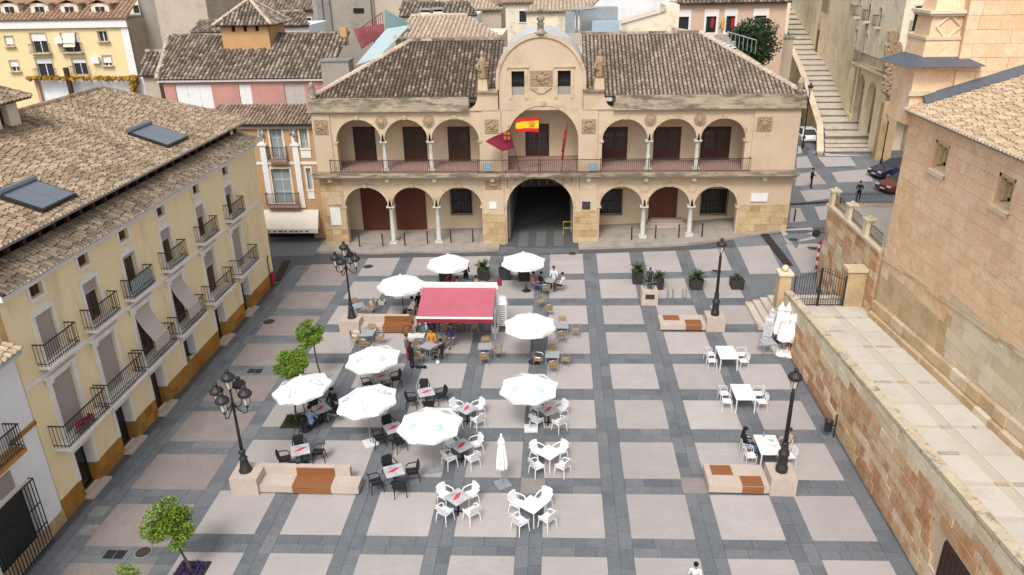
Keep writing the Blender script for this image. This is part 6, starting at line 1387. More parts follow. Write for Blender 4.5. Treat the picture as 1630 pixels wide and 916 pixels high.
def bench_low(label, pxl, pxr, bx0, bx1, py, dep):
    a, b, c, d = G(pxl,py), G(pxr,py), G(bx0,py), G(bx1,py); y = a.y; t = thing('stone_bench', label, 'bench', a)
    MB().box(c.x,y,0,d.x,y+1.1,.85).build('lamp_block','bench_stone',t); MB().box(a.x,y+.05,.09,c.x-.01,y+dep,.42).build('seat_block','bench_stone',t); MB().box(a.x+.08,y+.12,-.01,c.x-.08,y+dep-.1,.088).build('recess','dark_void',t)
    L = c.x-a.x
    for k in range(5): MB().box(c.x-.45*L,y+.06+k*.13,.425,c.x-.1*L,y+.06+k*.13+.105,.455).build('slat','bench_wood',t)
    for k in range(3): MB().box(c.x-.45*L,y+.015,.1+k*.11,c.x-.1*L,y+.045,.19+k*.11).build('slat','bench_wood',t)
    for k in range(5): MB().box(a.x+.1*L,y+dep-.75+k*.13,.425,a.x+.45*L,y+dep-.75+k*.13+.105,.455).build('slat','bench_wood',t)
    return ((c.x+d.x)/2, y+.55, .85)
l3 = bench_low('low stone bench with two slatted seats at the near right lamp', 1128, 1224, 1224, 1265, 788, 1.5); lamp_one('black single lantern lamp post on the near right stone block', l3, 4.5)
l4 = bench_low('low stone bench with two wood seats at the far right lamp', 1051, 1124, 1124, 1153, 528, 1.4); lamp_one('black single lantern lamp post on the far right stone block', l4, 4.5)
p = SS(1402,262); lamp_one('tall black lamp post before the corner building near parked cars', (p.x,p.y,gz(p.x,p.y)), 4.6, False)
p = AY(1280,215,74.5); lamp_one('black lamp post at the white car beside the stepped street', (p.x,74.5,gz(p.x,74.5)), 6.0, False)

# ================================================================== PARASOLS
def parasol(label, base, top, dia, prints=None, plate='white', tilt=0.0, seed=0, valance=.16):
    b = G(*base); tp = AY(*top, b.y); h = tp.z; r = dia/2; n = 8; rn = random.Random(seed)
    cx, cy = tp.x, b.y; t = thing('parasol', label, 'parasol', b, 0, 'open parasols over the tables')
    ph = rad(22.5+rn.uniform(-12,12)); drop = .62; c = Vector((cx,cy,h)); mb = MB(); R = [c]; rows = 3
    def pt(i, k, half=0):
        a = ph+2*math.pi*(i+half*.5)/n; q = k/rows; f_ = r*q*(.925*.955 if half else 1.0); sg = -.045*q if half else 0
        return Vector((cx+f_*math.cos(a), cy+f_*math.sin(a), h-drop*(q**1.12)*(.93 if half else 1.0)+sg+tilt*f_*math.cos(a)))
    vs = [c]+[pt(i,k,hf) for k in range(1,rows+1) for i in range(n) for hf in (0,1)]; fs = []; n2 = 2*n
    for i in range(n2): fs.append((0,1+i,1+(i+1)%n2))
    for k in range(rows-1):
        for i in range(n2): fs.append((1+k*n2+i, 1+(k+1)*n2+i, 1+(k+1)*n2+(i+1)%n2, 1+k*n2+(i+1)%n2))
    mb.add(vs, fs); can = mb.build('canopy','canvas_white',t)
    mb = MB()
    for i in range(n):
        A, C2, B = pt(i,rows), pt(i,rows,1), pt((i+1)%n,rows); lo = Vector((0,0,-valance))
        mb.quad(A, C2, C2+lo*1.15, A+lo*.8); mb.quad(C2, B, B+lo*.8, C2+lo*1.15)
    mb.build('valance','canvas_white',can,t.location)
    for i in range(n): MB().tube([Vector((cx,cy,h-.06)), pt(i,rows)+Vector((0,0,-.02))], .012, 4).build('rib','alu',t)
    MB().tube([(b.x,b.y,.05),(cx,cy,h-.03)], .025, 8).build('pole','alu' if plate == 'white' else 'iron',t); MB().lathe([(.05,0),(.05,.06),(.02,.1)],(cx,cy,h-.02),8).build('finial','canvas_white',t)
    if plate == 'white':
        a0 = rn.uniform(0,.6); MB().cbox((b.x,b.y,.035),.62,.62,.06,a0).build('base_plate','sign_white' if seed != 3 else 'metal_grey',t)
    else: MB().lathe([(.3,0),(.3,.05),(.1,.1),(.06,.3)],(b.x,b.y,0),14).build('base_plate','iron',t)
    if prints:
        for i in range(0,n,2) if prints == 'clover' else range(1,n,2):
            A, B = pt(i,rows), pt((i+1)%n,rows); M0 = c*.36+pt(i,rows,1)*.64; u = (B-A).normalized(); v = ((A+B)/2-c).normalized(); nn = v.cross(u).normalized(); nn = nn if nn.z > 0 else -nn; P0 = M0+nn*.035; mb = MB()
            if prints == 'clover':
                for q in range(4): o = P0+u*(.12*math.cos(q*1.571+.78))+v*(.12*math.sin(q*1.571+.78)); mb.poly([o+u*(.1*math.cos(e))+v*(.1*math.sin(e)) for e in [k*.785 for k in range(8)]][::-1])
            else:
                O = [(-.2,-.24),(.0,-.3),(.21,-.2),(.15,.0),(.03,.18),(-.05,.33)]; mb.tube([P0+u*a_+v*b_ for a_,b_ in O]+[P0+u*-.2+v*-.24],.02,4)
                for a_,b_ in ((-.06,-.17),(.0,-.18),(.06,-.16)): mb.tube([P0+u*a_+v*b_, P0+u*(a_+.01)+v*(b_*-.4)],.006,3)
            mb.build('print','green_print' if prints == 'clover' else 'grey_print',can,t.location)
        for i in range(n):
            A, B = pt(i,rows), pt((i+1)%n,rows); m_ = (A+B)/2; out = Vector((m_.x-cx,m_.y-cy,0)).normalized(); mb = MB()
            if out.y < -.2:
                for k in range(7): s = -.21+k*.07; q = m_+(B-A).normalized()*s+out*.03+Vector((0,0,-valance*.55)); mb.cbox(tuple(q),.04,.008,.055,math.atan2(B.y-A.y,B.x-A.x))
                mb.build('lettering','grey_print',can,t.location)
    return t
parasol('open white parasol with grey harp prints nearest the yellow house', (488,684),(478,598),2.75,'harp','iron',.13,1)
parasol('open white parasol with harp prints right of the one by yellow house', (590,706),(582,618),2.8,'harp','white',.11,2)
parasol('open white parasol with green clovers nearest the camera', (691,747),(683,655),2.8,'clover','white',.04,3)
parasol('open white parasol with green clovers farthest right', (845,683),(842,598),2.75,'clover','white',.02,4)
parasol('open white parasol with green clovers left of the two standing people', (604,628),(592,553),2.8,'clover','white',.08,5)
parasol('plain open white parasol right of the red awning', (850,577),(843,500),2.85,None,'iron',.0,6,.2)
parasol('plain open white parasol farthest back, before the passage', (838,464),(833,402),2.95,None,'iron',.0,7,.2)
parasol('plain open white parasol left of the red awning', (643,502),(637,438),2.95,None,'iron',.0,8,.2)
parasol('plain open white parasol behind the red awning', (718,466),(713,405),2.85,None,'iron',.0,9,.2)
def closed(label, base, h, plate, seed, r0=.2, prints=False):
    b = G(*base); t = thing('closed_parasol', label, 'parasol', b, 0, 'closed parasols'); rn = random.Random(seed); mb = MB(); n = 16; prof = [(r0*.95,h*.34),(r0*1.05,h*.42),(r0*.85,h*.6),(r0*.6,h*.8),(r0*.75,h*.84),(r0*.3,h*.93),(.02,h)]
    vs, fs = [], []
    for j,(r,z) in enumerate(prof):
        for i in range(n): a = 2*math.pi*i/n; q = r*(1+(.22 if i%2 else -.16)*(1-j/len(prof)))*rn.uniform(.92,1.08); vs.append((b.x+q*math.cos(a),b.y+q*math.sin(a),z+rn.uniform(-.03,.03)*(j==0)))
    for j in range(len(prof)-1):
        for i in range(n): fs.append((j*n+i,j*n+(i+1)%n,(j+1)*n+(i+1)%n,(j+1)*n+i))
    mb.add(vs,fs); c = mb.build('folded_canopy','canvas_white',t)
    MB().tube([(b.x,b.y,.05),(b.x,b.y,h-.1)],.025,8).build('pole','alu' if plate=='flat' else 'iron',t)
    if plate == 'flat': MB().cbox((b.x,b.y,.035),.62,.62,.06,.5).build('base_plate','metal_grey',t)
    else: MB().lathe([(.36,0),(.36,.05),(.28,.09),(.08,.13),(.05,.3)],(b.x,b.y,0),16).build('base_plate','sign_white',t)
    if prints:
        mb = MB()
        for k in range(5): mb.ball((b.x-.09+.05*(k%3),b.y-r0*.98,h*.46+.07*(k//2)),.035,.03,.035,6,4)
        mb.build('print','green_print',c,t.location)
closed('closed white parasol with clover print on a grey plate', (800,772), 2.55, 'flat', 1, .2, True)
for k,(px,py,h) in enumerate(((1236,556,2.9),(1247,553,2.75),(1253,560,2.35),(1243,564,2.45),(1257,566,2.55))): closed(('tallest closed white parasol at the back left of the cluster by the wall','closed white parasol at the back right of the cluster by the wall','closed white parasol in the middle of the cluster by the wall','closed white parasol at the front left of the cluster by the wall','closed white parasol at the front right of the cluster by the wall')[k], (px,py), h, 'round', 10+k, .26)

# ================================================================== CHAIRS AND TABLES
def chair_plastic(m, name):
    t = thing(name, name, 'chair'); mb = MB(); mb.add([(-.22,-.2,.42),(.22,-.2,.42),(.25,.24,.44),(-.25,.24,.44),(-.22,-.2,.455),(.22,-.2,.455),(.25,.24,.475),(-.25,.24,.475)],[(0,3,2,1),(4,5,6,7),(0,1,5,4),(1,2,6,5),(2,3,7,6),(3,0,4,7)]); mb.build('seat',m,t)
    mb = MB(); mb.slab([(-.2,-.2,.46),(.2,-.2,.46),(.24,-.3,.84),(.12,-.32,.89),(-.12,-.32,.89),(-.24,-.3,.84)],.03); mb.build('backrest',m,t)
    for s in (-1,1):
        MB().tube([(s*.24,-.28,.68),(s*.29,-.1,.67),(s*.3,.12,.65),(s*.26,.22,.58),(s*.24,.22,.45)],.025,6).build('armrest',m,t)
        for y in (-.22,.22): MB().tube([(s*.22,y,.43),(s*.26,y*1.2,0)],.026,5,.016).build('leg',m,t)
    return t
def chair_alu(seatm, name, framem='alu'):
    t = thing(name, name, 'chair'); MB().cbox((0,0,.45),.42,.42,.025).build('seat',seatm,t); MB().slab([(-.2,-.215,.55),(.2,-.215,.55),(.2,-.25,.82),(-.2,-.25,.82)],.015).build('backrest',seatm,t)
    fr = MB(); fr.tube([(-.22,-.2,.46),(-.23,-.25,.84),(0,-.27,.88),(.23,-.25,.84),(.22,-.2,.46)],.014,5); fr.build('back_frame',framem,t)
    for s in (-1,1):
        MB().tube([(s*.24,-.24,.7),(s*.3,-.1,.7),(s*.3,.15,.68),(s*.25,.22,.6),(s*.23,.21,.46)],.014,5).build('armrest',framem,t)
        for y in (-.2,.2): MB().tube([(s*.22,y,.46),(s*.24,y*1.1,0)],.014,5).build('leg',framem,t)
    return t
def table(name, top, s, sy, legm, four, prints=False):
    t = thing(name, name, 'table'); tt = MB().cbox((0,0,.735),s,sy,.03).build('table_top',top,t)
    if prints: mb = MB(); mb.slab([(-.32,-.06,.7525),(-.02,-.1,.7525),(.3,.1,.7525),(.08,.16,.7525)],.001); mb.build('print','red_print',tt); mb = MB(); mb.slab([(-.3,.16,.7523),(.1,.22,.7523),(-.05,.32,.7523)],.001); mb.build('print','sign_grey',tt)
    if four:
        for i in (-1,1):
            for j in (-1,1): MB().tube([(i*(s/2-.05),j*(sy/2-.05),.72),(i*(s/2-.04),j*(sy/2-.04),0)],.02 if s < .9 else .03,6).build('leg',legm,t)
    else:
        MB().tube([(0,0,.05),(0,0,.72)],.04,8).build('column',legm,t); MB().cbox((0,0,.02),.5,.08,.04,.78).build('foot',legm,t); MB().cbox((0,0,.022),.5,.08,.044,-.78).build('foot',legm,t)
    return t
PROTO = {'black': chair_plastic('plastic_black','black_armchair'), 'white': chair_plastic('plastic_white','white_armchair'), 'wicker': chair_alu('wicker','wicker_chair'), 'walu': chair_alu('plastic_white','white_metal_chair','plastic_white'),
         'tb': table('square_table','table_pale',.78,.78,'plastic_black',False,True), 'tw': table('white_table','plastic_white',.8,.8,'plastic_white',True), 'tr': table('long_white_table','plastic_white',.95,1.45,'plastic_white',True), 'ta': table('metal_table','table_grey',.75,.75,'alu',True)}
for q in PROTO.values(): LABELS.pop(q['label'], None)
used = set()
def place(kind, x, y, rz, label, group, z=0.0):
    r = PROTO[kind]
    if kind in used: return dup(r, (x,y,z), rz, label, group)
    used.add(kind); r.location = (x,y,z); r.rotation_euler = (0,0,rz); tag(r, label, r['category'], group); return r
def dirword(a):
    a = math.degrees(a) % 360
    return ('right','far right','far','far left','left','near left','near','near right')[int((a+22.5)//45) % 8]
def table_set(px, py, tk, ck, ang, skip, desc, cgroup, rad_=.72, jit=.12, tl=None):
    """table whose top centre is seen at px,py with chairs round it; ang = angle of the first chair"""
    c = G(px, py, .75); rn = random.Random(int(px*7+py)); col = {'black':'black','white':'white','wicker':'wicker'}[ck]
    place(tk, c.x, c.y, ang+rn.uniform(-.05,.05), tl or ('table '+desc), 'cafe tables')
    for k in range(4):
        if k in skip: continue
        a = ang+k*math.pi/2; r = rad_+rn.uniform(-.05,.08)
        place(ck, c.x+r*math.cos(a), c.y+r*math.sin(a), a+math.pi/2+rn.uniform(-jit,jit)*2, col+' chair '+dirword(a)+' of table '+desc, cgroup)
    return c
BG_, WG_, KG_ = 'black cafe chairs', 'white plastic cafe chairs', 'wicker metal chairs'
table_set(478,716,'tb','black',rad(22),(),'behind the near left bench',BG_)
table_set(627,749,'tb','black',rad(28),(),'right of the near left bench end',BG_)
table_set(626,681,'tb','black',rad(30),(),'between the harp and clover parasols',BG_)
table_set(678,624,'tb','black',rad(18),(),'standing alone without any parasol',BG_)
table_set(607,599,'tb','black',rad(25),(),'under the clover parasol by the standing people',BG_)
table_set(510,650,'tb','black',rad(40),(0,3),'under the harp parasol by the yellow house',BG_)
table_set(743,650,'tb','white',rad(48),(),'just behind the nearest clover parasol',WG_)
table_set(735,709,'tb','white',rad(45),(),'at the right edge of the nearest clover parasol',WG_)
table_set(728,791,'tb','white',rad(50),(),'grey topped and nearest the camera',WG_)
table_set(874,720,'tw','white',rad(48),(),'white topped, right of the closed parasol',WG_)
table_set(847,803,'tw','white',rad(55),(),'white topped and nearest the camera',WG_)
table_set(873,652,'tb','white',rad(40),(),'under the farthest right clover parasol',WG_)
table_set(585,530,'ta','wicker',rad(90),(),'before the wooden bench left of the red awning',KG_)
table_set(772,551,'ta','wicker',rad(90),(1,),'before the right end of the red awning',KG_)
table_set(894,518,'ta','wicker',rad(90),(1,),'right of the plain parasol beside the awning',KG_)
table_set(879,564,'ta','wicker',rad(90),(),'nearer the camera, right of the plain parasol pole',KG_)
table_set(570,486,'ta','wicker',rad(30),(2,),'behind the far left lamp block',KG_)
table_set(682,550,'ta','wicker',rad(60),(),'with seated people before the red awning',KG_)
table_set(874,446,'ta','wicker',rad(75),(),'with four people under the farthest parasol',KG_)
table_set(738,449,'ta','wicker',rad(50),(),'behind the red awning',KG_)
table_set(712,508,'ta','wicker',rad(0),(),'in the shade left under the red awning',KG_); table_set(748,508,'ta','wicker',rad(20),(),'in the shade right under the red awning',KG_)
for px,py,a,l in ((861,490,2.2,'left one of two loose wicker chairs behind the plain parasol'),(873,503,.3,'right one of two loose wicker chairs behind the plain parasol'),(718,551,rad(160),'wicker chair of the person in purple before the red awning')):
    p = G(px,py); place('wicker',p.x,p.y,a,l,KG_)
RT = []
for px,py,d in ((1157,561,'farthest'),(1183,624,'middle'),(1223,708,'nearest')):
    c = G(px,py,.75); RT.append(c); place('tr',c.x,c.y,.0,d+' of the three long white tables on the right','long white tables')
    for sx in (-1,1):
        for sy in (-1,1):
            place('walu',c.x+sx*.82,c.y+sy*.36,(rad(-90) if sx < 0 else rad(90))+R_.uniform(-.15,.15),'white metal chair at the '+('far ' if sy > 0 else 'near ')+('left' if sx < 0 else 'right')+' of the '+d+' long white table','white metal chairs')
# stacks of chairs
ORD = ('lowest','second','third','fourth','fifth','sixth','seventh','eighth','ninth','tenth','topmost')
p = G(800,527)
for k in range(11): place('walu',p.x+R_.uniform(-.02,.02),p.y,rad(180)+R_.uniform(-.05,.05),ORD[k]+' metal chair up in the stack right of the red awning','stacked chairs beside the awning',.13*k)
for s,(px,py) in enumerate(((1221,548),(1229,532))):
    p = G(px,py)
    for k in range(9): place('walu',p.x,p.y,rad(60)+R_.uniform(-.05,.05),ORD[k]+' chair up in the '+('near' if s == 0 else 'far')+' white stack by the closed parasols','stacked chairs by the wall',.13*k)
p = G(1222,562); place('ta',p.x-.1,p.y-.1,.2,'grey metal table pushed against the chair stacks by the wall','cafe tables')
# ================================================================== RED AWNING
Yf = G(724,505,2.3).y; F0, F1 = AY(663,505,Yf), AY(784,507,Yf); zF = (F0.z+F1.z)/2; Yb = Yf+2.9; K0_, K1_ = AY(673,458,Yb), AY(789,458,Yb); zB = (K0_.z+K1_.z)/2
aw = thing('red_awning','wide faded red awning on a white frame over cafe tables','awning',((F0.x+F1.x)/2,(Yf+Yb)/2,0))
cv = MB()
NS = 24
for i in range(NS):
    u0, u1 = i/NS, (i+1)/NS; cv.slab([Vector((F0.x+(F1.x-F0.x)*u0,Yf,zF)),Vector((F0.x+(F1.x-F0.x)*u1,Yf,zF)),Vector((K0_.x+(K1_.x-K0_.x)*u1,Yb,zB)),Vector((K0_.x+(K1_.x-K0_.x)*u0,Yb,zB))],.012)
cv.build('canvas','awning_red',aw); MB().box(F0.x-.03,Yf-.08,zF-.05,F1.x+.03,Yf,zF+.05).build('front_bar','sign_white',aw); MB().box(F0.x,Yf-.05,zF-.3,F1.x,Yf-.03,zF-.052).build('valance','awning_dark',aw)
MB().box(K0_.x-.1,Yb-.02,zB-.1,K1_.x+.15,Yb+.42,zB+.16).build('cassette','sign_white',aw)
for x in (K0_.x, K1_.x+.05): MB().box(x-.06,Yb+.1,0,x+.06,Yb+.25,zB-.1).build('post','sign_white',aw)
MB().box(K1_.x+.08,Yf+.3,0,K1_.x+.16,Yf+.4,zB-.2).build('post','alu',aw); MB().box(K1_.x+.1,Yb+.0,zB+.1,K1_.x+.35,Yb+.3,zB+.42).build('heater','awning_dark',aw)
for x in (F0.x+.6,F1.x-.6): MB().tube([(x,Yf+.05,zF-.08),(x+.5,Yf+1.5,(zF+zB)/2-.25),(x,Yb,zB-.14)],.03,5).build('folding_arm','sign_white',aw)
# ================================================================== PLANTERS
def frond_plant(x, y, z, r, n, rn, m, up=.5):
    mb = MB()
    for k in range(n):
        a = rn.uniform(0,6.283); el = rn.uniform(.15,1.25); L = r*rn.uniform(.75,1.1); pts = []
        for j in range(6): q = j/5; pts.append(Vector((x+math.cos(a)*L*q*math.cos(el), y+math.sin(a)*L*q*math.cos(el), z+L*q*math.sin(el)*(1.0)-L*.35*q*q)))
        s = Vector((-math.sin(a),math.cos(a),0))
        for j in range(5):
            w = .06*r*(1-j/6)+.004; mb.quad(pts[j]-s*w, pts[j]+s*w, pts[j+1]+s*w*.7, pts[j+1]-s*w*.7)
            for sg in (-1,1):
                for q in (0,.5): c = pts[j]*(1-q)+pts[j+1]*q; e = c+s*sg*(.22*r*(1-.11*j))+(pts[j+1]-pts[j])*.7+Vector((0,0,.03)); d = (pts[j+1]-pts[j])*.16; mb.add([c-d,c+d,e],[(0,1,2)])
    return mb
def planter(px, py, label, r=.75, n=26, w=.72, h=.62, seed=0):
    p = GS(px,py); y = p.y+w/2; t = thing('planter', label, 'planter', (p.x,y,p.z),0,'dark planters with cycads'); z = p.z
    MB().frus((p.x,y),z,z+h,w*.9,w*.9,w,w).build('box','planter_black',t); MB().box(p.x-w/2-.02,y-w/2-.02,z+h,p.x+w/2+.02,y+w/2+.02,z+h+.05).build('rim','planter_black',t); MB().cbox((p.x,y,z+h+.052),w*.88,w*.88,.02).build('soil','soil',t)
    pl = MB().lathe([(.12,0),(.14,.12),(.08,.22)],(p.x,y,z+h+.05),8).build('cycad','bark',t); frond_plant(p.x,y,z+h+.2,r,n,random.Random(seed),'leaf_palm').build('fronds','leaf_palm',pl,t.location,kind='stuff')
planter(769,448,'dark square planter with spreading cycad right behind the red awning',.85,34,.78,.7,1); planter(803,447,'dark square planter half hidden left of the farthest parasol',.6,22,.78,.7,2)
planter(1015,454,'dark planter with cycad left of the bronze statue',.8,34,.7,.8,3); planter(1049,463,'dark planter with bright cycad right of the bronze statue',.75,26,.6,.7,4)
planter(1109,463,'dark square planter with broad cycad left of the far right lamp',.8,36,.82,.62,5); planter(1174,463,'dark square planter with low cycad right of the far right lamp',.5,24,.82,.62,6)
for px,py,l in ((708,450,'dark square planter behind the parasol at the back of the awning'),(834,449,'dark square planter in the shade of the farthest parasol')): planter(px,py,l,.3,10,.8,.75,int(px))
def pot(px, py, label, w, h, m, n=14):
    p = GS(px,py); t = thing('flower_pot', label, 'flower pot', p); MB().frus((p.x,p.y),p.z,p.z+h,w*.85,w*.85,w,w).build('pot',m,t); frond_plant(p.x,p.y,p.z+h,w*.9,n,random.Random(int(px)),'leaf_palm').build('plant','leaf_orange',t,kind='stuff')
pot(788,529,'white square flower pot at the right end of the awning',.42,.42,'sign_white')
for k,(px,py) in enumerate(((594,484),(608,484))): pot(px,py,('left','right')[k]+' small white trough with yellow plant behind the far bench',.4,.2,'sign_white',8)
# ================================================================== BRONZE STATUE, bike racks
# ================================================================== TREES
def orange_tree(label, base, crown, r, n, seed, bed=None):
    b = G(*base); c = AY(*crown, b.y); t = thing('orange_tree', label, 'tree', b, 0, 'young orange trees'); rn = random.Random(seed); top = Vector((c.x,b.y,c.z))
    d = top-b; pts = [b+d*q+Vector((.05*math.sin(q*5+seed),.03*math.cos(q*4),0)) for q in (0,.2,.4,.6,.8,.95)]
    tr = MB().tube(pts,.05,7,.03).build('trunk','bark',t)
    for k in range(6): a = rn.uniform(0,6.28); s = pts[4]; MB().tube([s,s+Vector((math.cos(a)*r*.4,math.sin(a)*r*.4,r*rn.uniform(.1,.5))),s+Vector((math.cos(a)*r*.7,math.sin(a)*r*.7,r*rn.uniform(.3,.9)))],.018,4,.006).build('branch','bark',tr,t.location)
    leafcloud(int(n*1.4),tuple(top),r*1.05,r*1.05,r,.06,rn,.25,22,.43,(.27,.46)).build('crown','leaf_orange',t,kind='stuff')
    if bed:
        MB().cbox((b.x,b.y,.03),1.1,1.1,.06).build('tree_bed','soil',t); mb = MB()
        for k in range(260): x, y = b.x+rn.uniform(-.5,.5), b.y+rn.uniform(-.5,.5); h = rn.uniform(.06,.22); a = rn.uniform(0,6.28); mb.add([(x-.04*math.cos(a),y-.04*math.sin(a),.06),(x+.04*math.cos(a),y+.04*math.sin(a),.06),(x,y,.06+h)],[(0,1,2)])
        mb.build('bed_plants',bed,t,kind='stuff')
orange_tree('young orange tree with violet bed at the near left', (303,913),(271,836),.86,4200,1,'flower_violet')
orange_tree('orange tree rising behind the parasol by the yellow house', (470,672),(469,581),.85,4000,2,'leaf_dark')
orange_tree('slender leaning orange tree farthest from the camera', (513,605),(495,533),.74,3200,3)
orange_tree('orange tree cut by the bottom left edge of the photo', (205,985),(190,944),.8,3500,4,'flower_violet')
# ================================================================== PEOPLE
def capsule(mb, a, ra, b, rb, n=8):
    a, b = Vector(a), Vector(b); mb.tube([a,b], ra, n, rb); mb.ball(tuple(a),ra,ra,ra,n,6); mb.ball(tuple(b),rb,rb,rb,n,6)
def skeleton(pose):
    """bones (a, ra, b, rb, slot): 0 skin 1 top 2 trousers 3 shoe 4 forearm ; figure faces +y"""
    B = []; V = Vector
    if pose.startswith('sit'):
        hip = V((0,-.05,.52)); ch = V((0,-.13 if pose == 'sit' else .02,.95)); nk = ch+V((0,.03,.17)); hd = nk+V((0,.05,.17))
        legs = [(V((s*.09,-.03,.52)), V((s*.13,.40,.50)), V((s*.13,.42 if s>0 else .36,.09)), V((s*.14,.56 if s>0 else .5,.05))) for s in (-1,1)]
        arms = [(ch+V((s*.18,0,.08)), V((s*.25,.05,.70)), V((s*.14,.30,.70)), V((s*.10,.37,.70))) for s in (-1,1)]
    else:
        st = .16 if pose == 'walk' else .02
        hip = V((0,0,.93)); ch = V((0,.01,1.32)); nk = ch+V((0,.0,.19)); hd = nk+V((0,.03,.15))
        legs = [(V((s*.09,0,.92)), V((s*.10,s*st+.03,.49)), V((s*.11,s*st*1.5-.02*(pose=='walk'),.08)), V((s*.12,s*st*1.5+.15,.04))) for s in (-1,1)]
        if pose == 'hold': arms = [(ch+V((s*.19,0,.09)), V((s*.25,.02,1.12)), V((s*.10,.26,1.18)), V((s*.06,.32,1.22))) for s in (-1,1)]
        else: arms = [(ch+V((s*.19,0,.09)), V((s*.25,-.02-s*st*.4,1.12)), V((s*.25,.08-s*st*.8,.88)), V((s*.25,.1-s*st*.9,.80))) for s in (-1,1)]
    B += [(hip,.145,hip*.5+ch*.5,.125,1),(hip*.5+ch*.5,.13,ch,.15,1),(ch+V((-.11,0,.07)),.085,ch+V((.11,0,.07)),.085,1),(hip+V((-.06,0,-.01)),.115,hip+V((.06,0,-.01)),.115,2),(ch,.08,nk,.055,0),(nk,.055,hd,.07,0)]
    B += [(hd+V((0,-.01,.02)),.098,hd+V((0,.02,-.05)),.075,0),(hd+V((0,.09,-.01)),.016,hd+V((0,.105,-.025)),.016,0)]
    for s in (-1,1): B.append((hd+V((s*.095,-.005,.0)),.02,hd+V((s*.095,-.005,-.03)),.015,0))
    for a,b,c,d in legs: B += [(a,.09,b,.065,2),(b,.063,c,.042,2),(c,.045,d,.038,3)]
    for a,b,c,d in arms: B += [(a,.058,b,.045,1),(b,.043,c,.033,4),(c,.035,d,.032,0)]
    return B, hd, arms
BODY = {}
def body(pose):
    if pose in BODY: return BODY[pose]
    B, hd, arms = skeleton(pose); mb = MB()
    for a,ra,b,rb,s in B: capsule(mb,a,ra,b,rb)
    me = bpy.data.meshes.new('tmp'); me.from_pydata(mb.v,[],mb.f); o = bpy.data.objects.new('tmp',me); COL.objects.link(o)
    m = o.modifiers.new('r','REMESH'); m.mode = 'VOXEL'; m.voxel_size = .026; m2 = o.modifiers.new('s','SMOOTH'); m2.iterations = 3; m2.factor = .5
    dg = bpy.context.evaluated_depsgraph_get(); ev = bpy.data.meshes.new_from_object(o.evaluated_get(dg)); bpy.data.objects.remove(o); bpy.data.meshes.remove(me)
    out = MB(); out.v = [tuple(v.co) for v in ev.vertices]
    for p in ev.polygons:
        c = p.center; best = (9,0)
        for a,ra,b,rb,s in B:
            d = b-a; t = max(0,min(1,(c-a).dot(d)/max(1e-6,d.length_squared))); q = (c-(a+d*t)).length-(ra+(rb-ra)*t)
            if q < best[0]: best = (q,s)
        out.f.append(tuple(p.vertices)); out.m.append(best[1])
    bpy.data.meshes.remove(ev); out.cur = 0
    for si,(a,b,c,d) in enumerate(arms):                       # five unequal bent fingers per hand
        fw = (d-c).normalized(); sd = Vector((1,0,0)) if abs(fw.x) < .8 else Vector((0,1,0)); sd = (sd-fw*sd.dot(fw)).normalized(); dn = fw.cross(sd); dn = dn if dn.z < 0 else -dn
        for k,(o,l) in enumerate(((-.026,.06),(-.009,.07),(.009,.066),(.026,.052))): p0 = d+sd*o; out.tube([p0,p0+fw*l*.55+dn*.012,p0+fw*l*.85+dn*.04],.009,5,.007)
        s = 1 if si == 0 else -1; p0 = c*.5+d*.5+sd*s*.028; out.tube([p0,p0+sd*s*.022+fw*.03,p0+sd*s*.018+fw*.055+dn*.01],.01,5,.008)
    BODY[pose] = (out,hd); return BODY[pose]
def person(label, pos, face, pose, top, legs, hair, arm='skin', shoe='shoe', long_hair=False, sc=1.0, z=0.0, group=None):
    """face: heading the figure looks at, degrees (0 = away from the camera, 180 = towards it)"""
    mb,hd = body(pose); t = thing('person', label, 'person', (pos[0],pos[1],z), rad(-face)+0, group); t.scale = (sc,sc,sc)
    b = mb.build('body',['skin',top,legs,shoe,top if arm == 'long' else 'skin'],t,(0,0,0),True)
    h = MB(); h.ball((hd.x,hd.y-.025,hd.z+.035),.106,.112,.1,10,8)
    if long_hair: h.ball((hd.x,hd.y-.075,hd.z-.09),.095,.06,.17,10,8)
    h.build('hair',hair,t,(0,0,0),True)
    for s in (-1,1): MB().ball((hd.x+s*.033,hd.y+.094,hd.z+.01),.011,.007,.008,6,4).build('eye','sign_text',t,(0,0,0))
    MB().cbox((hd.x,hd.y+.095,hd.z-.065),.045,.008,.01).build('mouth','cloth_red',t,(0,0,0)); return t
def at_ground(px,py): p = GS(px,py); return (p.x,p.y)
c = RT[2]
person('person in black jacket and jeans seated left of the nearest long table', (c.x-.86,c.y+.33), 90, 'sit', 'cloth_black','cloth_jeans','hair_black','long','shoe',True)
person('person in beige top seated behind the near right lamp post', (c.x+.86,c.y+.33), -90, 'sit', 'cloth_beige','cloth_black','hair_brown','skin')
g_ = G(1103,950); person('child in white t-shirt walking at the bottom edge', (g_.x,g_.y), 10, 'walk', 'cloth_white','cloth_navy','hair_black',sc=.84)
person('person in dark shirt and red trousers standing before the red awning', at_ground(649,573), 80, 'hold','cloth_grey','cloth_red','hair_brown','long',sc=.9)
person('long haired person in black standing with a kick scooter', at_ground(656,588), 40, 'stand','cloth_black','cloth_navy','hair_brown','long','shoe_white',True,.92)
c2 = G(682,550,.75)
person('person in orange top at the table before the red awning', (c2.x+.05,c2.y+.72), 180, 'sit','cloth_orange','cloth_navy','hair_black')
person('person in black seen from behind at the table before the awning', (c2.x+.7,c2.y-.42), -60, 'sit','cloth_black','cloth_black','hair_black','long')
p = G(718,551); person('person in purple seated on a chair before the awning', (p.x,p.y), 200, 'sit','cloth_purple','cloth_grey','hair_brown','long')
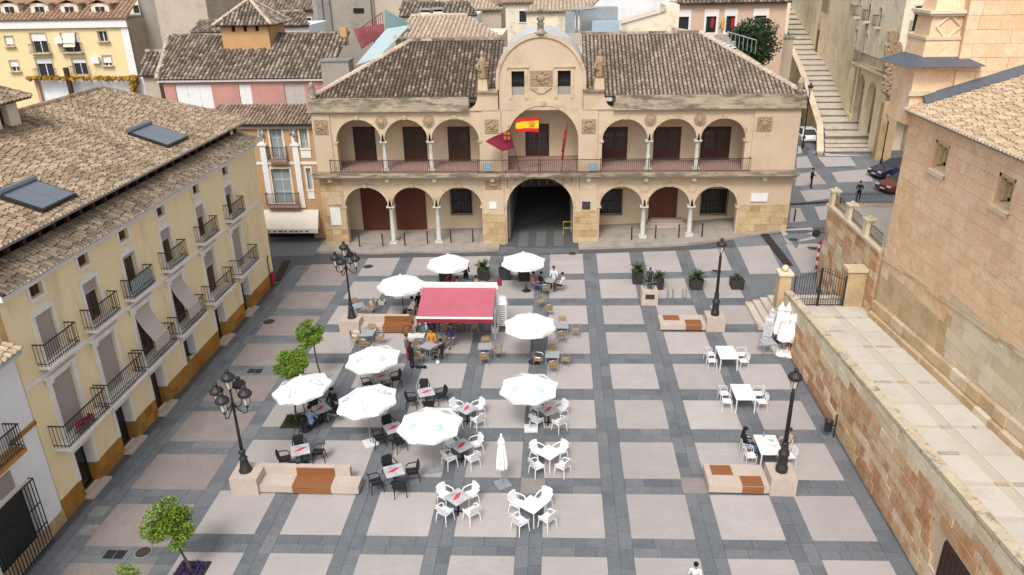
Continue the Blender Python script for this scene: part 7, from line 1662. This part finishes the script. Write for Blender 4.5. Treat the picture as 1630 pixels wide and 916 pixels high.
c2 = G(712,508,.75); person('person in dark clothes under the left of the red awning', (c2.x-.75,c2.y), 90, 'sit','cloth_black','cloth_grey','hair_brown','long'); person('person in beige under the middle of the red awning', (c2.x+.75,c2.y-.1), -90, 'sit','cloth_beige','cloth_beige','hair_brown')
p = at_ground(683,532); person('brown haired person behind the orange top at the awning edge', (p[0],p[1]+.4), 150, 'sit','cloth_grey','cloth_black','hair_brown','long',long_hair=True)
c2 = G(748,508,.75); person('person in black under the right of the red awning', (c2.x+.6,c2.y+.3), -70, 'sit','cloth_black','cloth_black','hair_black','long')
c2 = G(510,650,.75); person('person in blue shirt under the harp parasol by yellow house', (c2.x-.2,c2.y-.75), 10, 'sit','cloth_blue','cloth_navy','hair_black'); person('person in black under the harp parasol by yellow house', (c2.x+.75,c2.y-.1), -70, 'sit','cloth_black','cloth_grey','hair_black','long'); person('person in navy behind the table by the yellow house', (c2.x+.35,c2.y+.72), 200, 'sit','cloth_navy','cloth_navy','hair_black','long')
p = at_ground(656,505); person('person in white shirt seated left of the red awning', (p[0],p[1]), -80, 'sit','cloth_white','cloth_black','hair_black'); place('wicker',p[0],p[1],rad(80),'wicker chair under the white shirted person left of awning',KG_); person('person in black seated behind the white shirt left of awning', (p[0]+.35,p[1]+.7), 190, 'sit','cloth_black','cloth_black','hair_black','long'); place('wicker',p[0]+.35,p[1]+.7,rad(170),'wicker chair under the black clad person left of awning',KG_)
c2 = G(874,446,.75); person('person in pink top at the left of the farthest cafe table', (c2.x-.95,c2.y-.15), 95, 'sit','cloth_pink','cloth_jeans','hair_black'); person('person in striped pale top behind the farthest cafe table', (c2.x+.3,c2.y+.75), 180, 'sit','cloth_white','cloth_navy','hair_brown'); person('person in white shirt right of the farthest cafe table', (c2.x+.8,c2.y-.25), -80, 'sit','cloth_white','cloth_black','hair_black'); person('person in black with jeans at the farthest cafe table', (c2.x-.45,c2.y-.1), 60, 'sit','cloth_black','cloth_jeans','hair_black','long')
c2 = G(738,449,.75); person('person in black standing behind the red awning', (c2.x+.05,c2.y+.9), 170, 'hold','cloth_black','cloth_black','hair_black','long')
for k,(dx,dy,f_) in enumerate(((-.95,-.1,80),(-.3,-.6,20),(.8,-.45,-60))): person(('left','middle','right')[k]+' seated person whose head shows behind the red awning', (c2.x+dx,c2.y+dy), f_, 'sit',('cloth_red','cloth_grey','cloth_beige')[k],'cloth_black',('hair_black','hair_brown','hair_black')[k])
p = GS(1290,300); person('person in black walking alone in the side street', (p.x,p.y), 110, 'hold','cloth_black','cloth_black','hair_black','long',z=p.z)
p = GS(1365,322); person('person in black behind the railing near the maroon car', (p.x,p.y), 200, 'hold','cloth_black','cloth_black','hair_black','long',z=p.z)
# bronze statue on its pedestal
b = G(1034,487); y = b.y+.55; st = thing('bronze_statue','bronze figure on a pale stone pedestal between planters','statue',(b.x,y,0)); pd = MB().frus((b.x,y),0,.95,1.05,1.05,.98,.98).build('pedestal','bench_stone',st); MB().box(b.x-.28,y-.545,.45,b.x+.28,y-.525,.75).build('plaque','bronze',pd,st.location)
mb,hd = body('hold'); o = mb.build('figure','bronze',st,(0,0,0),True); o.data.polygons.foreach_set('material_index',[0]*len(o.data.polygons)); o.location = (0,0,.95); o.rotation_euler = (0,0,rad(170)); o.scale = (.82,.82,.82)
mb = MB(); r3 = random.Random(3); [mb.tube([(b.x+r3.uniform(-.35,.35),y+r3.uniform(-.3,.1),.95+r3.random()*.6),(b.x+r3.uniform(-.45,.45),y+r3.uniform(-.35,.1),1.1+r3.random()*.9)],.025,4) for _ in range(26)]; mb.build('branches','bronze',st)
for k,px in enumerate((1063,1071,1087,1092)):
    p = G(px,483); single(MB().tube([(p.x,p.y,0),(p.x,p.y,.75),(p.x+.02,p.y+.25,.85),(p.x+.02,p.y+.5,.75),(p.x+.02,p.y+.5,0)],.025,6),'bike_rack','alu',('leftmost','second','third','rightmost')[k]+' steel hoop of the bike rack right of the statue','bike rack','bike rack hoops',p)
# kick scooter, bicycles, ball, menu board
p = G(664,587); t = thing('kick_scooter','black electric kick scooter beside the standing person','scooter',p); MB().cbox((p.x+.1,p.y,.12),.6,.14,.05).build('deck','plastic_black',t); MB().tube([(p.x-.22,p.y,.12),(p.x-.34,p.y,1.05)],.025,6).build('stem','plastic_black',t); MB().tube([(p.x-.34,p.y-.22,1.05),(p.x-.34,p.y+.22,1.05)],.018,6).build('handlebar','plastic_black',t)
for dx in (-.24,.42): MB().lathe([(.1,-.025),(.1,.025)],(p.x+dx,p.y,.1),12,True,'y').build('wheel','rubber',t)
def bicycle(px,py,rz,label):
    p = G(px,py); t = thing('bicycle',label,'bicycle',p,rz)
    for x in (-.52,.52):
        w = MB().tube([(x+.33*math.cos(a),0,.35+.33*math.sin(a)) for a in [k*.3927 for k in range(16)]],.02,5,closed=True).build('wheel','rubber',t,(0,0,0)); s_ = MB(); [s_.tube([(x,0,.35),(x+.32*math.cos(a),0,.35+.32*math.sin(a))],.004,3) for a in [k*.785 for k in range(8)]]; s_.build('spokes','alu',w,(0,0,0))
    fr = MB(); A,Bq,Cq,D,E = (-.52,0,.35),(-.05,0,.3),(-.18,0,.78),(.35,0,.8),(.52,0,.35)
    for a,b in ((A,Bq),(Bq,Cq),(Cq,D),(D,Bq),(A,Cq),(D,E)): fr.tube([a,b],.018,5)
    fr.build('frame','iron',t,(0,0,0)); MB().tube([(.33,0,.8),(.31,0,.98),(.42,-.25,1.0)],.014,5).build('handlebar','iron',t,(0,0,0)); MB().tube([(.31,0,.98),(.42,.25,1.0)],.014,5).build('handlebar','iron',t,(0,0,0)); MB().lathe([(.03,0),(.1,.03),(.1,.07),(.02,.08)],(-.2,0,.84),8).build('saddle','plastic_black',t,(0,0,0)); MB().tube([(-.18,0,.78),(-.2,0,.85)],.014,5).build('seat_post','alu',t,(0,0,0))
bicycle(664,534,.15,'black bicycle leaning beside the bench end at the awning'); bicycle(488,690,1.2,'bicycle parked at the pole of the parasol by yellow house'); bicycle(526,632,1.9,'dark bicycle behind the parasol by the yellow house')
p = G(697,580); single(MB().ball((p.x,p.y,.11),.11,.11,.11,10,8),'ball','sign_white','small white football under the chair before the awning','ball',None,p,True)
p = G(665,537); single(MB().box(p.x-.6,p.y-.1,0,p.x+.4,p.y+.35,.1),'stone_plinth','sign_white','low white slab beside the bicycle at the bench end','slab',None,p)
# things on the nearest long table
c = RT[2]
t = thing('water_bottle','small blue plastic bottle standing on the nearest long table','bottle',(c.x-.05,c.y+.6,.75)); MB().lathe([(.035,0),(.035,.14),(.013,.19),(.013,.22)],(c.x-.05,c.y+.6,.75),10).build('body','sign_blue',t,None,True); MB().lathe([(.015,.22),(.015,.24)],(c.x-.05,c.y+.6,.75),8).build('cap','sign_white',t)
for k,(dx,dy,m,l) in enumerate(((.2,.3,'green_print','green bowl on the nearest long table'),(.22,-.05,'sign_white','white plate on the nearest long table'),(-.3,.45,'sign_white','small white cup on the nearest long table'))): single(MB().lathe([(.06,0),(.1,.03),(.11,.05),(.09,.045),(.05,.015)],(c.x+dx,c.y+dy,.752),12),('bowl','plate','cup')[k],m,l,('bowl','plate','cup')[k],None,(c.x+dx,c.y+dy,.752))
# ================================================================== CARS
def car(label, pos, rz, z, paint, L=4.1, Wd=1.75, Ht=1.48):
    t = thing('parked_car', label, 'car', (pos[0],pos[1],z), rz); h = Wd/2
    prof = [(-L/2,.32),(-L/2+.02,.62),(-L/2+.12,.88),(-L/2+.5,.93),(L/2-1.25,.95),(L/2-.35,.8),(L/2-.05,.66),(L/2,.4),(L/2-.05,.25),(-L/2+.05,.22)]
    secs = [(1.0,-h*.99),(1.0,h*.99)]; mb = MB(); n = len(prof); vs = []
    for w,ins in ((-h,.06),(-h+.07,0),(h-.07,0),(h,.06)):
        for (y,zz) in prof: vs.append((w, y*(1-ins*.5), zz if zz < .7 else zz-ins*.7))
    fs = []
    for s in range(3):
        for i in range(n): fs.append((s*n+i,s*n+(i+1)%n,(s+1)*n+(i+1)%n,(s+1)*n+i))
    fs += [tuple(range(n-1,-1,-1)), tuple(3*n+i for i in range(n))]; mb.add(vs,fs); bd = mb.build('body',paint,t,(0,0,0))
    b0, b1, t0, t1 = -L/2+.28, L/2-1.15, -L/2+.72, L/2-1.95; w0, w1 = h-.1, h-.3; zb, ztp = .9, Ht
    V_ = [(-w0,b0,zb),(w0,b0,zb),(w0,b1,zb),(-w0,b1,zb),(-w1,t0,ztp),(w1,t0,ztp),(w1,t1,ztp),(-w1,t1,ztp)]
    MB().add(V_,[(4,5,6,7)]); cab = MB(); cab.add(V_,[(0,3,2,1),(4,5,6,7),(0,1,5,4),(1,2,6,5),(2,3,7,6),(3,0,4,7)]); cb_ = cab.build('cabin',paint,t,(0,0,0))
    def pane(ids, e=.12, nm='window'):
        P = [Vector(V_[i]) for i in ids]; c = sum(P,Vector())/4; nrm = (P[1]-P[0]).cross(P[3]-P[0]).normalized(); nrm = nrm if nrm.dot(c-Vector((0,0,1))) > 0 else -nrm
        Q = [p+(c-p)*e+nrm*.008 for p in P]; MB().slab(Q,.01,nrm).build(nm,'pane',cb_,(0,0,0))
    pane((0,1,5,4),.12,'rear_window'); pane((2,3,7,6),.08,'windscreen'); pane((1,2,6,5),.12); pane((3,0,4,7),.12)
    for sx in (-1,1):
        for y in (-L/2+.75,L/2-.8):
            w = MB().lathe([(.31,-.1),(.32,-.06),(.32,.08),(.3,.1)],(sx*(h-.09),y,.31),16,True,'x').build('wheel','rubber',t,(0,0,0)); MB().lathe([(.2,-.115),(.2,.115)],(sx*(h-.09),y,.31),12,True,'x').build('rim','alu',w,(0,0,0))
        MB().cbox((sx*(h-.2),-L/2+.02,.78),.3,.1,.24).build('tail_light','tail_red',t,(0,0,0)); MB().cbox((sx*(h-.26),L/2-.1,.64),.36,.2,.13).build('headlight','lamp_glass',t,(0,0,0)); MB().cbox((sx*(h+.06),L/2-1.4,1.0),.16,.1,.12).build('mirror',paint,t,(0,0,0))
    MB().cbox((0,-L/2-.01,.55),.5,.03,.12).build('number_plate','plate',t,(0,0,0)); MB().cbox((0,L/2+.0,.42),.5,.03,.1).build('number_plate','plate',t,(0,0,0)); MB().cbox((0,-L/2+.0,.36),Wd*.9,.1,.12).build('bumper','plastic_black',t,(0,0,0)); return t
p = GS(1288,231); car('white hatchback parked seen from behind beside the stepped street', (p.x,p.y+1.9), rad(2), p.z, 'car_white', 3.9, 1.78)
p = GS(1412,280); car('dark blue car parked before the corner building', (p.x+.6,p.y), rad(108), p.z, 'car_blue', 4.4, 1.8, 1.45); p = GS(1425,303); car('maroon car parked nearest the church corner', (p.x+.5,p.y), rad(112), p.z, 'car_maroon', 4.2, 1.75, 1.42)
dups = {k: v for k, v in LABELS.items() if len(v) > 1}
if dups: print('DUP LABELS', dups)
print('objects', len(bpy.data.objects), 'tris', sum(len(o.data.polygons) for o in bpy.data.objects if o.type == 'MESH')*2)
